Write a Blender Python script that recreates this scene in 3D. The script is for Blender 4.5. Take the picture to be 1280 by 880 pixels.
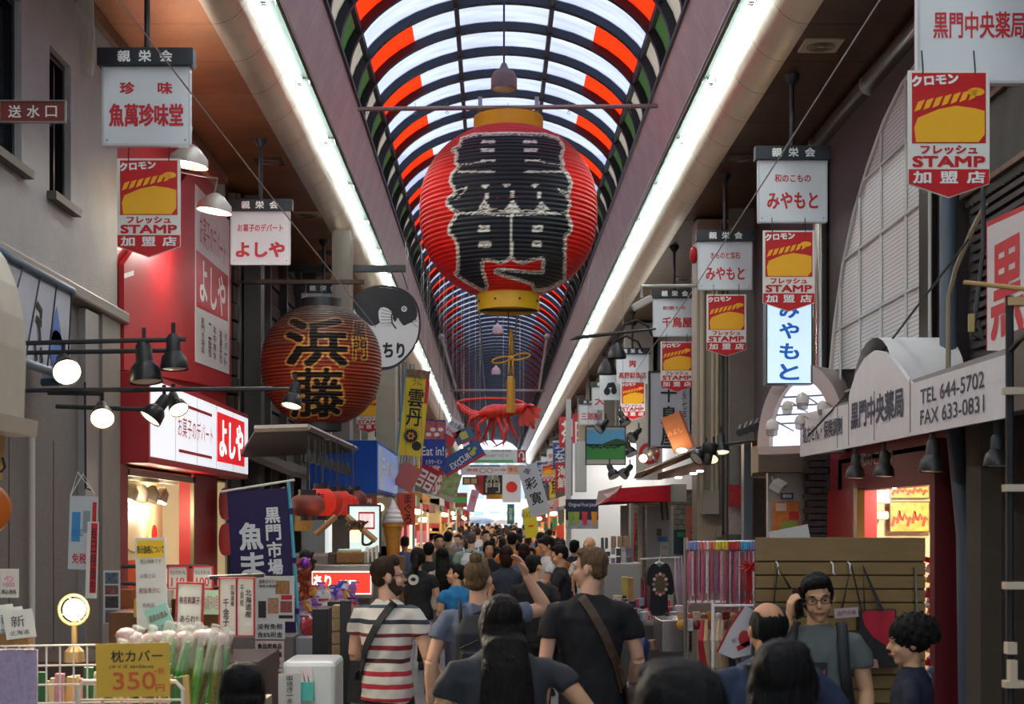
import bpy, bmesh, math, random
from math import pi, sin, cos, radians, sqrt, atan2
from mathutils import Vector, Matrix
from mathutils.bvhtree import BVHTree
from mathutils.geometry import tessellate_polygon

SC = bpy.context.scene
COL = SC.collection
for o in list(bpy.data.objects):
    bpy.data.objects.remove(o)
random.seed(7)

# ---------------------------------------------------------------- camera
CX, CY, FP, EYE = 618.0, 650.0, 1800.0, 2.0          # vanishing point, focal length in pixels, eye height
cam = bpy.data.cameras.new('camera')
cam.sensor_width = 36.0
cam.lens = FP / 1280 * 36
cam.shift_x = (640 - CX) / 1280
cam.shift_y = (CY - 440) / 1280
cam.clip_start = 0.1
cam.clip_end = 500
camo = bpy.data.objects.new('camera', cam)
COL.objects.link(camo)
camo.location = (0, 0, EYE)
camo.rotation_euler = (pi / 2, 0, 0)
cam.dof.use_dof = True
cam.dof.focus_distance = 13.0
cam.dof.aperture_fstop = 4.5
SC.camera = camo

# ---------------------------------------------------------------- world: bright overcast sky
w = bpy.data.worlds.new('world'); SC.world = w; w.use_nodes = True
nt = w.node_tree; bg = nt.nodes['Background']
bg.inputs[0].default_value = (0.86, 0.92, 1.0, 1); bg.inputs[1].default_value = 1.45

# ---------------------------------------------------------------- view
SC.view_settings.view_transform = 'Standard'
SC.view_settings.look = 'None'
SC.view_settings.exposure = 1.4
SC.view_settings.gamma = 1.0
SC.view_settings.use_curve_mapping = False
SC.cycles.max_bounces = 6
SC.cycles.diffuse_bounces = 3
SC.cycles.glossy_bounces = 3
SC.cycles.transparent_max_bounces = 8
SC.cycles.sample_clamp_indirect = 4.0
SC.cycles.caustics_reflective = False
SC.cycles.caustics_refractive = False
TUBE_POWER = 25.0

# ================================================================ library
def srgb(c):
    if isinstance(c, str):
        c = [int(c[i:i + 2], 16) for i in (0, 2, 4)]
    return tuple((x / 255 / 12.92) if x / 255 <= 0.04045 else ((x / 255 + 0.055) / 1.055) ** 2.4 for x in c)

MATS = {}
def M(col, rough=0.6, metal=0.0, noise=0.0, scale=6.0, bump=0.0, emit=0.0, alpha=1.0, trans=0.0, spec=0.5, bscale=None, coat=0.0, ecol=None, sx=(1, 1, 1)):
    key = (str(col), rough, metal, noise, scale, bump, emit, alpha, trans, spec, bscale, coat, str(ecol), sx)
    if key in MATS:
        return MATS[key]
    m = bpy.data.materials.new('mat_%s' % (col if isinstance(col, str) else '%d_%d_%d' % tuple(col)))
    m.use_nodes = True
    nt = m.node_tree; b = nt.nodes['Principled BSDF']
    c = srgb(col)
    b.inputs['Base Color'].default_value = (*c, 1)
    b.inputs['Roughness'].default_value = rough
    b.inputs['Metallic'].default_value = metal
    b.inputs['Specular IOR Level'].default_value = spec
    b.inputs['Coat Weight'].default_value = coat
    if emit:
        b.inputs['Emission Color'].default_value = (*(srgb(ecol) if ecol else c), 1)
        b.inputs['Emission Strength'].default_value = emit
    if alpha < 1: b.inputs['Alpha'].default_value = alpha
    if trans: b.inputs['Transmission Weight'].default_value = trans
    if noise or bump:
        tc = nt.nodes.new('ShaderNodeTexCoord'); mp = nt.nodes.new('ShaderNodeMapping')
        mp.inputs['Scale'].default_value = sx
        nt.links.new(tc.outputs['Object'], mp.inputs[0])
        n = nt.nodes.new('ShaderNodeTexNoise'); n.inputs['Scale'].default_value = scale
        n.inputs['Detail'].default_value = 5; n.inputs['Roughness'].default_value = 0.65
        nt.links.new(mp.outputs[0], n.inputs['Vector'])
        if noise:
            mr = nt.nodes.new('ShaderNodeMapRange')
            mr.inputs['From Min'].default_value = 0.3; mr.inputs['From Max'].default_value = 0.7
            mr.inputs['To Min'].default_value = 1 - noise; mr.inputs['To Max'].default_value = 1 + noise * 0.6
            nt.links.new(n.outputs['Fac'], mr.inputs['Value'])
            mx = nt.nodes.new('ShaderNodeVectorMath'); mx.operation = 'SCALE'
            mx.inputs[0].default_value = c
            nt.links.new(mr.outputs[0], mx.inputs['Scale'])
            nt.links.new(mx.outputs[0], b.inputs['Base Color'])
        if bump:
            n2 = nt.nodes.new('ShaderNodeTexNoise'); n2.inputs['Scale'].default_value = bscale or scale * 6
            n2.inputs['Detail'].default_value = 3
            nt.links.new(mp.outputs[0], n2.inputs['Vector'])
            bp = nt.nodes.new('ShaderNodeBump'); bp.inputs['Strength'].default_value = bump
            bp.inputs['Distance'].default_value = 0.01
            nt.links.new(n2.outputs['Fac'], bp.inputs['Height'])
            nt.links.new(bp.outputs[0], b.inputs['Normal'])
    MATS[key] = m
    return m

def at(px, py, Y):
    return Vector(((px - CX) * Y / FP, Y, EYE + (CY - py) * Y / FP))
def sz(p, Y):
    return p * Y / FP

def wloc(o):
    v = Vector((0, 0, 0))
    while o is not None:
        v += o.location; o = o.parent
    return v

def tag(o, label=None, cat=None, group=None, kind=None):
    if label: o['label'] = label
    if cat: o['category'] = cat
    if group: o['group'] = group
    if kind: o['kind'] = kind
    return o

def T(name, label, cat, loc=(0, 0, 0), group=None):
    o = bpy.data.objects.new(name, None); COL.objects.link(o)
    o.empty_display_size = 0.1
    o.location = loc
    return tag(o, label, cat, group)

def E(name, parent, loc=None):
    o = bpy.data.objects.new(name, None); COL.objects.link(o)
    o.parent = parent
    o.location = (Vector(loc) - wloc(parent)) if loc is not None else (0, 0, 0)
    return o

def dup(o, loc=None, rz=None, parent=None, label=None, group=None, cat=None, scale=None):
    c = o.copy(); COL.objects.link(c); c.parent = parent
    if loc is not None: c.location = loc
    if rz is not None: c.rotation_euler = (0, 0, rz)
    if scale is not None: c.scale = (scale,) * 3
    for ch in list(o.children):
        dup(ch, parent=c)
    return tag(c, label, cat, group)

class Fr:                                   # a drawing plane: origin, right, up, and the normal towards its viewer
    def __init__(s, o, r=(1, 0, 0), u=(0, 0, 1)):
        s.o = Vector(o); s.r = Vector(r).normalized(); s.u = Vector(u).normalized(); s.n = s.r.cross(s.u)
    def __call__(s, x, y, d=0.0):
        return s.o + s.r * x + s.u * y + s.n * d
def FC(o): return Fr(o)                                # faces the camera
def FL(o): return Fr(o, (0, 1, 0))                     # on the left wall, faces the lane
def FRt(o): return Fr(o, (0, -1, 0))                   # on the right wall, faces the lane
def tilt(F, a):                                        # turned in its own plane
    return Fr(F.o, F.r * cos(a) + F.u * sin(a), F.u * cos(a) - F.r * sin(a))

class MB:
    def __init__(s): s.v = []; s.f = []; s.m = []; s.k = 0
    def mat(s, k): s.k = k; return s
    def add(s, vs, fs):
        b = len(s.v); s.v += [Vector(q) for q in vs]
        s.f += [[b + i for i in f] for f in fs]; s.m += [s.k] * len(fs); return s
    def hexa(s, p):                          # 8 points: bottom ring 0-3 ccw from above, top ring 4-7
        return s.add(p, [(3, 2, 1, 0), (4, 5, 6, 7), (0, 1, 5, 4), (1, 2, 6, 5), (2, 3, 7, 6), (3, 0, 4, 7)])
    def box(s, x0, x1, y0, y1, z0, z1):
        if x0 > x1: x0, x1 = x1, x0
        if y0 > y1: y0, y1 = y1, y0
        if z0 > z1: z0, z1 = z1, z0
        return s.hexa([(x0, y0, z0), (x1, y0, z0), (x1, y1, z0), (x0, y1, z0), (x0, y0, z1), (x1, y0, z1), (x1, y1, z1), (x0, y1, z1)])
    def slab(s, F, x0, x1, y0, y1, d0, d1):  # box in a frame
        return s.hexa([F(x0, y0, d1), F(x1, y0, d1), F(x1, y0, d0), F(x0, y0, d0), F(x0, y1, d1), F(x1, y1, d1), F(x1, y1, d0), F(x0, y1, d0)])
    def cb(s, c, dx, dy, dz, rx=0, ry=0, rz=0):
        R = Matrix.Rotation(rz, 3, 'Z') @ Matrix.Rotation(ry, 3, 'Y') @ Matrix.Rotation(rx, 3, 'X')
        c = Vector(c); h = (dx / 2, dy / 2, dz / 2)
        q = [(-1, -1, -1), (1, -1, -1), (1, 1, -1), (-1, 1, -1), (-1, -1, 1), (1, -1, 1), (1, 1, 1), (-1, 1, 1)]
        return s.hexa([c + R @ Vector((a * h[0], b * h[1], e * h[2])) for a, b, e in q])
    def prism(s, pts, F, d0, d1):
        a = sum(pts[i][0] * pts[(i + 1) % len(pts)][1] - pts[(i + 1) % len(pts)][0] * pts[i][1] for i in range(len(pts)))
        if a < 0: pts = pts[::-1]
        n = len(pts)
        vs = [F(x, y, d1) for x, y in pts] + [F(x, y, d0) for x, y in pts]
        tr = tessellate_polygon([[Vector((x, y, 0)) for x, y in pts]])
        fs = []
        for t in tr:
            t = list(t)
            ar = sum(pts[t[i]][0] * pts[t[(i + 1) % 3]][1] - pts[t[(i + 1) % 3]][0] * pts[t[i]][1] for i in range(3))
            if ar < 0: t = t[::-1]
            fs.append(tuple(t))
            if d0 != d1: fs.append(tuple(n + i for i in t[::-1]))
        if d0 != d1:
            fs += [(i, n + i, n + (i + 1) % n, (i + 1) % n) for i in range(n)]
        return s.add(vs, fs)
    def tube(s, pts, r, n=8, cap=True, flat=1.0, up=None):
        pts = [Vector(p) for p in pts]; L = len(pts)
        rs = r if isinstance(r, (list, tuple)) else [r] * L
        vs = []; prev = None
        for i, p in enumerate(pts):
            t = (pts[min(i + 1, L - 1)] - pts[max(i - 1, 0)])
            if t.length < 1e-9: t = Vector((0, 0, 1))
            t.normalize()
            if prev is None:
                a = Vector(up) if up else (Vector((0, 0, 1)) if abs(t.z) < 0.9 else Vector((1, 0, 0)))
            else: a = prev
            b = t.cross(a)
            if b.length < 1e-6: b = t.cross(Vector((0, 1, 0)))
            b.normalize(); a = b.cross(t).normalized(); prev = a
            for k in range(n):
                q = 2 * pi * k / n
                vs.append(p + a * (cos(q) * rs[i] * flat) + b * (sin(q) * rs[i]))
        fs = [(i * n + k, (i + 1) * n + k, (i + 1) * n + (k + 1) % n, i * n + (k + 1) % n) for i in range(L - 1) for k in range(n)]
        if cap: fs += [tuple(range(n)), tuple((L - 1) * n + k for k in range(n - 1, -1, -1))]
        return s.add(vs, fs)
    def lathe(s, prof, c, n=24, axis=(0, 0, 1), a0=0, a1=2 * pi, sx=1.0, sy=1.0, o0=False, o1=False):
        c = Vector(c); ax = Vector(axis).normalized()
        e1 = ax.cross(Vector((0, 1, 0)))
        if e1.length < 1e-4: e1 = ax.cross(Vector((1, 0, 0)))
        e1.normalize(); e2 = ax.cross(e1)
        full = abs(a1 - a0 - 2 * pi) < 1e-6; N = n if full else n + 1
        vs = []
        for r, z in prof:
            for k in range(N):
                q = a0 + (a1 - a0) * k / n
                vs.append(c + ax * z + e1 * (r * cos(q) * sx) + e2 * (r * sin(q) * sy))
        fs = [(i * N + k, i * N + (k + 1) % N, (i + 1) * N + (k + 1) % N, (i + 1) * N + k) for i in range(len(prof) - 1) for k in range(n)]
        if full:
            if prof[0][0] > 1e-6 and not o0: fs.append(tuple(range(N - 1, -1, -1)))
            if prof[-1][0] > 1e-6 and not o1: fs.append(tuple((len(prof) - 1) * N + k for k in range(N)))
        return s.add(vs, fs)
    def ball(s, c, r, n=12, m=8, R=None):
        if not isinstance(r, (tuple, list)): r = (r, r, r)
        c = Vector(c); vs = []
        for i in range(m + 1):
            p = pi * i / m
            for k in range(n):
                q = 2 * pi * k / n
                d = Vector((sin(p) * cos(q) * r[0], sin(p) * sin(q) * r[1], cos(p) * r[2]))
                if R: d = R @ d
                vs.append(c + d)
        fs = [(i * n + k, (i + 1) * n + k, (i + 1) * n + (k + 1) % n, i * n + (k + 1) % n) for i in range(m) for k in range(n)]
        return s.add(vs, fs)
    def grid(s, fn, nu, nv):
        vs = [fn(i / nu, j / nv) for j in range(nv + 1) for i in range(nu + 1)]
        N = nu + 1
        return s.add(vs, [(j * N + i, j * N + i + 1, (j + 1) * N + i + 1, (j + 1) * N + i) for j in range(nv) for i in range(nu)])
    def split(s, name, mats, parent=None, **kw):      # every primitive laid down becomes an object of its own
        out = []; par = list(range(len(s.v)))
        def find(a):
            while par[a] != a: par[a] = par[par[a]]; a = par[a]
            return a
        for f in s.f:
            r = find(f[0])
            for i in f[1:]: par[find(i)] = r
        groups = {}
        for f in s.f: groups.setdefault(find(f[0]), []).append(f)
        for fs in groups.values():
            mb = MB(); ids = sorted({i for f in fs for i in f}); mp = {a: b for b, a in enumerate(ids)}
            mb.v = [s.v[i] for i in ids]; mb.f = [[mp[i] for i in f] for f in fs]; mb.m = [0] * len(fs)
            out.append(mb.build(name, mats, parent, **kw))
        return out
    def build(s, name, mats, parent=None, smooth=False, bevel=0.0, sub=0, solid=0.0):
        if not isinstance(mats, (list, tuple)): mats = [mats]
        if parent is not None: off = wloc(parent)
        else:
            mn = [min(v[i] for v in s.v) for i in range(3)]; mxx = [max(v[i] for v in s.v) for i in range(3)]
            off = Vector(((mn[0] + mxx[0]) / 2, (mn[1] + mxx[1]) / 2, mn[2]))
        me = bpy.data.meshes.new(name)
        me.from_pydata([v - off for v in s.v], [], s.f)
        for m in mats: me.materials.append(m)
        if len(mats) > 1: me.polygons.foreach_set('material_index', s.m)
        if smooth:
            if smooth is True: me.polygons.foreach_set('use_smooth', [True] * len(me.polygons))
            else:
                me.polygons.foreach_set('use_smooth', [True] * len(me.polygons))
        me.update()
        if smooth == 'auto':
            try: me.set_sharp_from_angle(angle=radians(40))
            except Exception: pass
        o = bpy.data.objects.new(name, me); COL.objects.link(o)
        if parent is not None: o.parent = parent
        else: o.location = off
        if solid:
            md = o.modifiers.new('solid', 'SOLIDIFY'); md.thickness = solid; md.offset = 0
        if bevel:
            md = o.modifiers.new('bevel', 'BEVEL'); md.width = bevel; md.segments = 2; md.limit_method = 'ANGLE'
        if sub:
            md = o.modifiers.new('sub', 'SUBSURF'); md.levels = sub; md.render_levels = sub
        return o

TS = bpy.data.scenes.new('scratch')         # scratch scene, removed at the end
def evald(o):
    TS.collection.objects.link(o); vl = TS.view_layers[0]; vl.update()
    me = bpy.data.meshes.new_from_object(o.evaluated_get(vl.depsgraph)); TS.collection.objects.unlink(o)
    return me
# ---- lettering: a line of text becomes flat printed geometry fitted to a box
_TX = {}
def _line(sx):
    if sx not in _TX:
        c = bpy.data.curves.new('t', 'FONT'); c.body = sx; c.resolution_u = 3
        o = bpy.data.objects.new('t', c)
        me = evald(o)
        vs = [(v.co.x, v.co.y) for v in me.vertices]; fs = [tuple(p.vertices) for p in me.polygons]
        bpy.data.objects.remove(o); bpy.data.curves.remove(c); bpy.data.meshes.remove(me)
        _TX[sx] = (vs, fs)
    return _TX[sx]
def text_mb(mb, sx, F, cx, cy, w, h, d=0.004, vert=False, bold=0.0, slant=0.0):
    if vert:
        n = len(sx); ch = h / n
        for i, c in enumerate(sx):
            if c == ' ': continue
            text_mb(mb, c, F, cx, cy + h / 2 - ch * (i + 0.5), w, ch * 0.92, d, bold=bold, slant=slant)
        return
    vs, fs = _line(sx)
    if not vs: return
    x0 = min(v[0] for v in vs); x1 = max(v[0] for v in vs); y0 = min(v[1] for v in vs); y1 = max(v[1] for v in vs)
    if len(sx) == 1:
        if x1 - x0 < 0.3: a = (0.45 - (x1 - x0)) / 2; x0 -= a; x1 += a
        if y1 - y0 < 0.3: a = (0.6 - (y1 - y0)) / 2; y0 -= a; y1 += a
    bx = bold * w / max(1, len(sx)) ; kx = (w - bx) / max(1e-6, x1 - x0); by = bold * min(h, w / len(sx)); ky = (h - by) / max(1e-6, y1 - y0)
    offs = [(0, 0)] if not bold else [(-.5, -.5), (.5, -.5), (.5, .5), (-.5, .5), (0, .5), (.5, 0), (-.5, 0), (0, -.5)]
    for i, (ox, oy) in enumerate(offs):
        P = []
        for x, y in vs:
            X = (x - (x0 + x1) / 2) * kx + ox * bx; Yy = (y - (y0 + y1) / 2) * ky + oy * by
            P.append(F(cx + X + Yy * slant, cy + Yy, d + i * 0.00002))
        mb.add(P, fs)
def text(sx, F, cx, cy, w, h, mat, parent, d=0.004, vert=False, bold=0.0, slant=0.0, name='lettering'):
    mb = MB(); text_mb(mb, sx, F, cx, cy, w, h, d, vert, bold, slant)
    return mb.build(name, mat, parent)

def ell(cx, cy, rx, ry, n=20, a0=0, a1=2 * pi):
    full = abs(a1 - a0 - 2 * pi) < 1e-6
    N = n if full else n + 1
    return [(cx + rx * cos(a0 + (a1 - a0) * i / n), cy + ry * sin(a0 + (a1 - a0) * i / n)) for i in range(N)]
def strip(mb, pts, w, F, d):
    """flat brush stroke; w may be a list"""
    n = len(pts); ws = w if isinstance(w, (list, tuple)) else [w] * n
    vs = []
    for i in range(n):
        a = pts[max(i - 1, 0)]; b = pts[min(i + 1, n - 1)]
        dx, dy = b[0] - a[0], b[1] - a[1]; L = sqrt(dx * dx + dy * dy) or 1
        nx, ny = -dy / L * ws[i] / 2, dx / L * ws[i] / 2
        vs += [F(pts[i][0] - nx, pts[i][1] - ny, d), F(pts[i][0] + nx, pts[i][1] + ny, d)]
    mb.add(vs, [(2 * i, 2 * i + 2, 2 * i + 3, 2 * i + 1) for i in range(n - 1)])

# common materials
BLACK = M('16171a', 0.5); DARK = M('26262a', 0.5); WHITE = M('e8e8e4', 0.5); STEEL = M('9a9a98', 0.35, 0.8)
REDP = M('b3121a', 0.45); INK = M('141414', 0.7); CREAM = M('e6dcc4', 0.6); SILVER = M('b8b8b4', 0.3, 0.9)
# ================================================================ the arcade: floor, soffits, fascias, barrel roof
Y0, Y1 = -16.0, 112.0                     # first run of the arcade
OFF = 0.12                             # the vault's centre line lies a little right of the lens
fl = MB(); fl.box(-5.0, 5.2, -16.0, 125.0, -0.2, -0.012)
floor = fl.build('floor', M('77777a', 0.55, noise=0.25, scale=3, bump=0.1)); floor['kind'] = 'structure'
pav = [M('76787c', 0.55, noise=0.2, scale=9, bump=0.15), M('85868a', 0.55, noise=0.2, scale=9, bump=0.15), M('66686c', 0.5, noise=0.2, scale=9, bump=0.15)]
sl = MB(); sl.cb((0, 0, 0), 0.592, 0.292, 0.05)
slabs = []
for m in pav: 
    q = sl.build('paving_slab', m, floor, bevel=0.004); slabs.append(q)
used = set(); cnt = 0
for j in range(52):
    for i in range(-2, 3):
        x = i * 0.6 + (0.3 if j % 2 else 0.0); y = 5.6 + j * 0.3
        k = random.choice([0, 0, 1, 2, 0, 1]); cnt += 1
        if cnt > 295: break
        if k not in used: used.add(k); o = slabs[k]
        else:
            o = slabs[k].copy(); COL.objects.link(o)
        o.parent = floor; o.location = Vector((x, y, -0.025 + random.uniform(-.001, .001))) - wloc(floor)

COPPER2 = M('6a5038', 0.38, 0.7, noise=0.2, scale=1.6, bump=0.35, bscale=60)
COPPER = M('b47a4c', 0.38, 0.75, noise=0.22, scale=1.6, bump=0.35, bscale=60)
NOSE = M('dccfb6', 0.36, 0.72, noise=0.12, scale=1.5, bump=0.35, bscale=70)
MAUVE = M('c2bab4', 0.4, 0.15, noise=0.22, scale=2.2, bump=0.25, bscale=45)
ZS = EYE + 4.2
def soffit(side, xin, xout, name):
    """flat soffit in metre-long panels, each running into its rounded nose piece towards the slot"""
    st = MB()
    st.box(xin - 0.05 * side, xout, -16, 112, ZS + 0.03, ZS + 0.12)
    root = st.build(name, M('2a211c', 0.7)); root['kind'] = 'structure'
    yy = 3.2; n = 0
    pm = MB(); L = 0.992
    xs0, xs1 = xin, xout
    pm.box(xs0, xs1, 0, L, ZS, ZS + 0.02)
    nm = MB(); R = 0.32; N = 10
    ring = [(xin - side * R * sin(a), ZS + R - R * cos(a)) for a in [pi / 2 * i / N for i in range(N + 1)]]
    vs = []
    for x, z in ring: vs += [(x, 0, z), (x, L, z)]
    nm.add(vs, [(2 * i, 2 * i + 1, 2 * i + 3, 2 * i + 2) if side > 0 else (2 * i, 2 * i + 2, 2 * i + 3, 2 * i + 1) for i in range(N)])
    bk = MB(); bv = []
    for i in range(N + 1):
        a = pi / 2 * i / N; bv += [(xin - side * (R - .012) * sin(a), -16, ZS + R - (R - .012) * cos(a)), (xin - side * (R - .012) * sin(a), 112, ZS + R - (R - .012) * cos(a))]
    bk.add(bv, [(2 * i, 2 * i + 1, 2 * i + 3, 2 * i + 2) for i in range(N)]); bk.build('edge_backing', M('2a211c', 0.7), root)
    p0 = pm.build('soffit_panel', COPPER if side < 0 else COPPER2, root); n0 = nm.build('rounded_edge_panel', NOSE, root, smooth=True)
    b0 = p0.location.copy()
    for k in range(105):
        if k == 0: a, b = p0, n0
        else:
            a = p0.copy(); b = n0.copy(); COL.objects.link(a); COL.objects.link(b)
        a.location = b0 + Vector((0, yy, 0)); b.location = b0 + Vector((0, yy, 0)); yy += 1.0
    return root
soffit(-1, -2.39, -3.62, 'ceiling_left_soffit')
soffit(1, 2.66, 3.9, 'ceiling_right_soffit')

def fascia(side, name):
    lo = (OFF + side * 2.0, EYE + 4.58); up = (OFF + side * 1.8, EYE + 5.10)
    root = MB(); d = 0.05 * side
    root.hexa([(lo[0] + d * .4, Y0, lo[1]), (lo[0] + d, Y0, lo[1]), (lo[0] + d, Y1, lo[1]), (lo[0] + d * .4, Y1, lo[1]),
               (up[0] + d * .4, Y0, up[1]), (up[0] + d, Y0, up[1]), (up[0] + d, Y1, up[1]), (up[0] + d * .4, Y1, up[1])])
    root = root.build(name, DARK); root['kind'] = 'structure'
    m = MB(); L = 0.99
    m.hexa([(lo[0], 0, lo[1]), (lo[0] + d * .35, 0, lo[1]), (lo[0] + d * .35, L, lo[1]), (lo[0], L, lo[1]),
            (up[0], 0, up[1]), (up[0] + d * .35, 0, up[1]), (up[0] + d * .35, L, up[1]), (up[0], L, up[1])])
    p = m.build('fascia_panel', MAUVE, root); b0 = p.location.copy(); y = Y0
    for k in range(128):
        q = p if k == 0 else p.copy()
        if k: COL.objects.link(q)
        q.location = b0 + Vector((0, y, 0)); y += 1.0
    # top lip
    l = MB(); l.box(up[0] - 0.03, up[0] + 0.03, Y0, Y1, up[1], up[1] + 0.05); l.build('lip', DARK, root)
    return root
fascia(-1, 'trim_1'); fascia(1, 'trim_2')

# ---- barrel roof
A, B, ZSP = 1.8, 1.17, EYE + 5.10
def arc(t, dr=0.0):      # t from 0 (left spring) to pi (right spring)
    return (OFF - (A + dr) * cos(t), ZSP + (B + dr) * sin(t))
RIBM = M('1c2430', 0.45, 0.2); PURL = M('3a3c3e', 0.45, 0.4)
rm = MB(); N = 36
vs = []
for i in range(N + 1):
    t = pi * i / N
    a = arc(t, -0.03); b = arc(t, 0.08)
    vs += [(a[0], -0.045, a[1]), (a[0], 0.045, a[1]), (b[0], 0.045, b[1]), (b[0], -0.045, b[1])]
fs = []
for i in range(N):
    for k in range(4):
        fs.append((4 * i + k, 4 * i + 4 + k, 4 * i + 4 + (k + 1) % 4, 4 * i + (k + 1) % 4))
rm.add(vs, fs)
ribroot = None
def panelmat(name, tint, opac, tr):
    m = bpy.data.materials.new(name); m.use_nodes = True; nt = m.node_tree
    for n in list(nt.nodes): nt.nodes.remove(n)
    out = nt.nodes.new('ShaderNodeOutputMaterial')
    tb = nt.nodes.new('ShaderNodeBsdfTransparent'); tl = nt.nodes.new('ShaderNodeBsdfTranslucent'); df = nt.nodes.new('ShaderNodeBsdfDiffuse')
    ms = nt.nodes.new('ShaderNodeMixShader'); ms2 = nt.nodes.new('ShaderNodeMixShader')
    tc = nt.nodes.new('ShaderNodeTexCoord'); mp = nt.nodes.new('ShaderNodeMapping'); mp.inputs['Scale'].default_value = (0.7, 3, 0.7)
    nz = nt.nodes.new('ShaderNodeTexNoise'); nz.inputs['Scale'].default_value = 2.0; nz.inputs['Detail'].default_value = 4
    mr = nt.nodes.new('ShaderNodeMapRange'); mr.inputs['From Min'].default_value = .3; mr.inputs['From Max'].default_value = .7
    mr.inputs['To Min'].default_value = .68; mr.inputs['To Max'].default_value = .96
    vm = nt.nodes.new('ShaderNodeVectorMath'); vm.operation = 'SCALE'; vm.inputs[0].default_value = srgb(tint)
    L = nt.links.new
    L(tc.outputs['Object'], mp.inputs[0]); L(mp.outputs[0], nz.inputs['Vector']); L(nz.outputs['Fac'], mr.inputs['Value']); L(mr.outputs[0], vm.inputs['Scale'])
    for s in (tb, tl, df): L(vm.outputs[0], s.inputs['Color'])
    ms.inputs[0].default_value = tr; L(tl.outputs[0], ms.inputs[1]); L(tb.outputs[0], ms.inputs[2])
    ms2.inputs[0].default_value = opac; L(ms.outputs[0], ms2.inputs[1]); L(df.outputs[0], ms2.inputs[2])
    L(ms2.outputs[0], out.inputs[0])
    return m
PW = panelmat('roof_white', 'a0a4ba', 0.15, 0.42); PO = panelmat('roof_orange', 'ee2a0c', 0.1, 0.35)
PG = panelmat('roof_green', '4a6a3c', 0.75, 0.2); PB = panelmat('roof_beige', 'c8beaa', 0.75, 0.2)
PITCH = 0.955
T0 = 0.42; T1 = 0.42 + 0.50; TC0 = pi / 2 - 0.325
rz = MB(); rz.box(OFF - 1.99, OFF - 1.93, Y0, Y1, ZSP - .02, ZSP + .08); rz.box(OFF + 1.93, OFF + 1.99, Y0, Y1, ZSP - .02, ZSP + .08)
roof = rz.build('ceiling_barrel_roof', RIBM); roof['kind'] = 'structure'
m = MB(); v = []
for i in range(15):
    a = arc(pi * i / 14, .09); v += [(a[0], -16, a[1]), (a[0], YR0, a[1])] if False else [(a[0], -16, a[1]), (a[0], 4.0, a[1])]
m.add(v, [(2 * i, 2 * i + 1, 2 * i + 3, 2 * i + 2) for i in range(14)]); m.build('roof_skin_behind_viewer', PW, roof)
def pane_mesh(t0, t1, mat):
    m = MB(); n = max(2, int((t1 - t0) / 0.12)); v = []
    for i in range(n + 1):
        t = t0 + (t1 - t0) * i / n; a = arc(t, 0.07); b = arc(t, 0.08)
        v += [(a[0], 0.03, a[1]), (a[0], PITCH - 0.03, a[1])]
    m.add(v, [(2 * i, 2 * i + 1, 2 * i + 3, 2 * i + 2) for i in range(n)])
    return m.build('roof_pane', mat, roof)
protos = {}
def pane(t0, t1, mat, y):
    k = (round(t0, 3), round(t1, 3), mat.name)
    if k not in protos:
        o = pane_mesh(t0, t1, mat); protos[k] = (o, o.location.copy())
    else:
        o = protos[k][0].copy(); COL.objects.link(o)
    o.location = protos[k][1] + Vector((0, y, 0))
r0 = rm.build('roof_rib', RIBM, roof, smooth='auto'); rb = r0.location.copy()
nr = int((Y1 - 3.6) / PITCH)
ys = 17.4 - 14 * PITCH
k = 0
YR = [17.4 + (i - 14) * PITCH for i in range(0, 114)]
for i, y in enumerate(YR):
    if y > Y1 + .3: break
    o = r0 if i == 0 else r0.copy()
    if i: COL.objects.link(o)
    o.location = rb + Vector((0, y, 0))
    odd = (i % 2 == 0)
    side = PG if odd else PB
    pane(0.02, T0, side, y); pane(pi - T0, pi - 0.02, side, y)
    pane(TC0, pi - TC0, PW, y)
    if odd:
        pane(T0, T1, PO, y); pane(pi - T1, pi - T0, PO, y); pane(T1, TC0, PW, y); pane(pi - TC0, pi - T1, PW, y)
    else:
        pane(T0, TC0, PW, y); pane(pi - TC0, pi - T0, PW, y)
for t in (T0, TC0, pi - TC0, pi - T0):
    a = arc(t, 0.02); m = MB(); m.box(a[0] - 0.028, a[0] + 0.028, -16, Y1, a[1] - 0.04, a[1] + 0.05); m.build('purlin', PURL, roof)
# tie beams and diagonal struts across the far vault
m = MB(); m.tube([(OFF - 1.95, 56, EYE + 5.03), (OFF + 1.95, 56, EYE + 5.03)], 0.05, 6); m.build('tie_beam', STEEL, roof)
# ---- fluorescent strip lights under the fascia
TUBE = M('f4fff8', 0.4, emit=TUBE_POWER, ecol='f2fffa')
def strip_fixture(xc):
    t = T('strip_light', 'twin-tube fluorescent strip light in the run under the fascia', 'light', (xc, 0, EYE + 4.60))
    m = MB(); m.box(xc - .11, xc + .11, 0.0, 2.36, EYE + 4.66, EYE + 4.70); m.build('tray', M('1a221e', 0.7, spec=.1), t)
    m = MB(); m.box(xc - .115, xc - .11, 0.0, 2.36, EYE + 4.58, EYE + 4.70); m.box(xc + .11, xc + .115, 0, 2.36, EYE + 4.58, EYE + 4.70); m.split('tray_lip', M('aab0ac', .4, .5), t)
    for s in (-1, 1):
        m = MB(); m.tube([(xc + s * .065, .06, EYE + 4.62), (xc + s * .065, 2.30, EYE + 4.62)], 0.019, 8); m.build('tube', TUBE, t, smooth=True)
        m = MB(); m.cb((xc + s * .065, .03, EYE + 4.63), .05, .045, .07); m.cb((xc + s * .065, 2.33, EYE + 4.63), .05, .045, .07); m.split('lamp_holder', M('e4e4de', .5), t)
    return t
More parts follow.
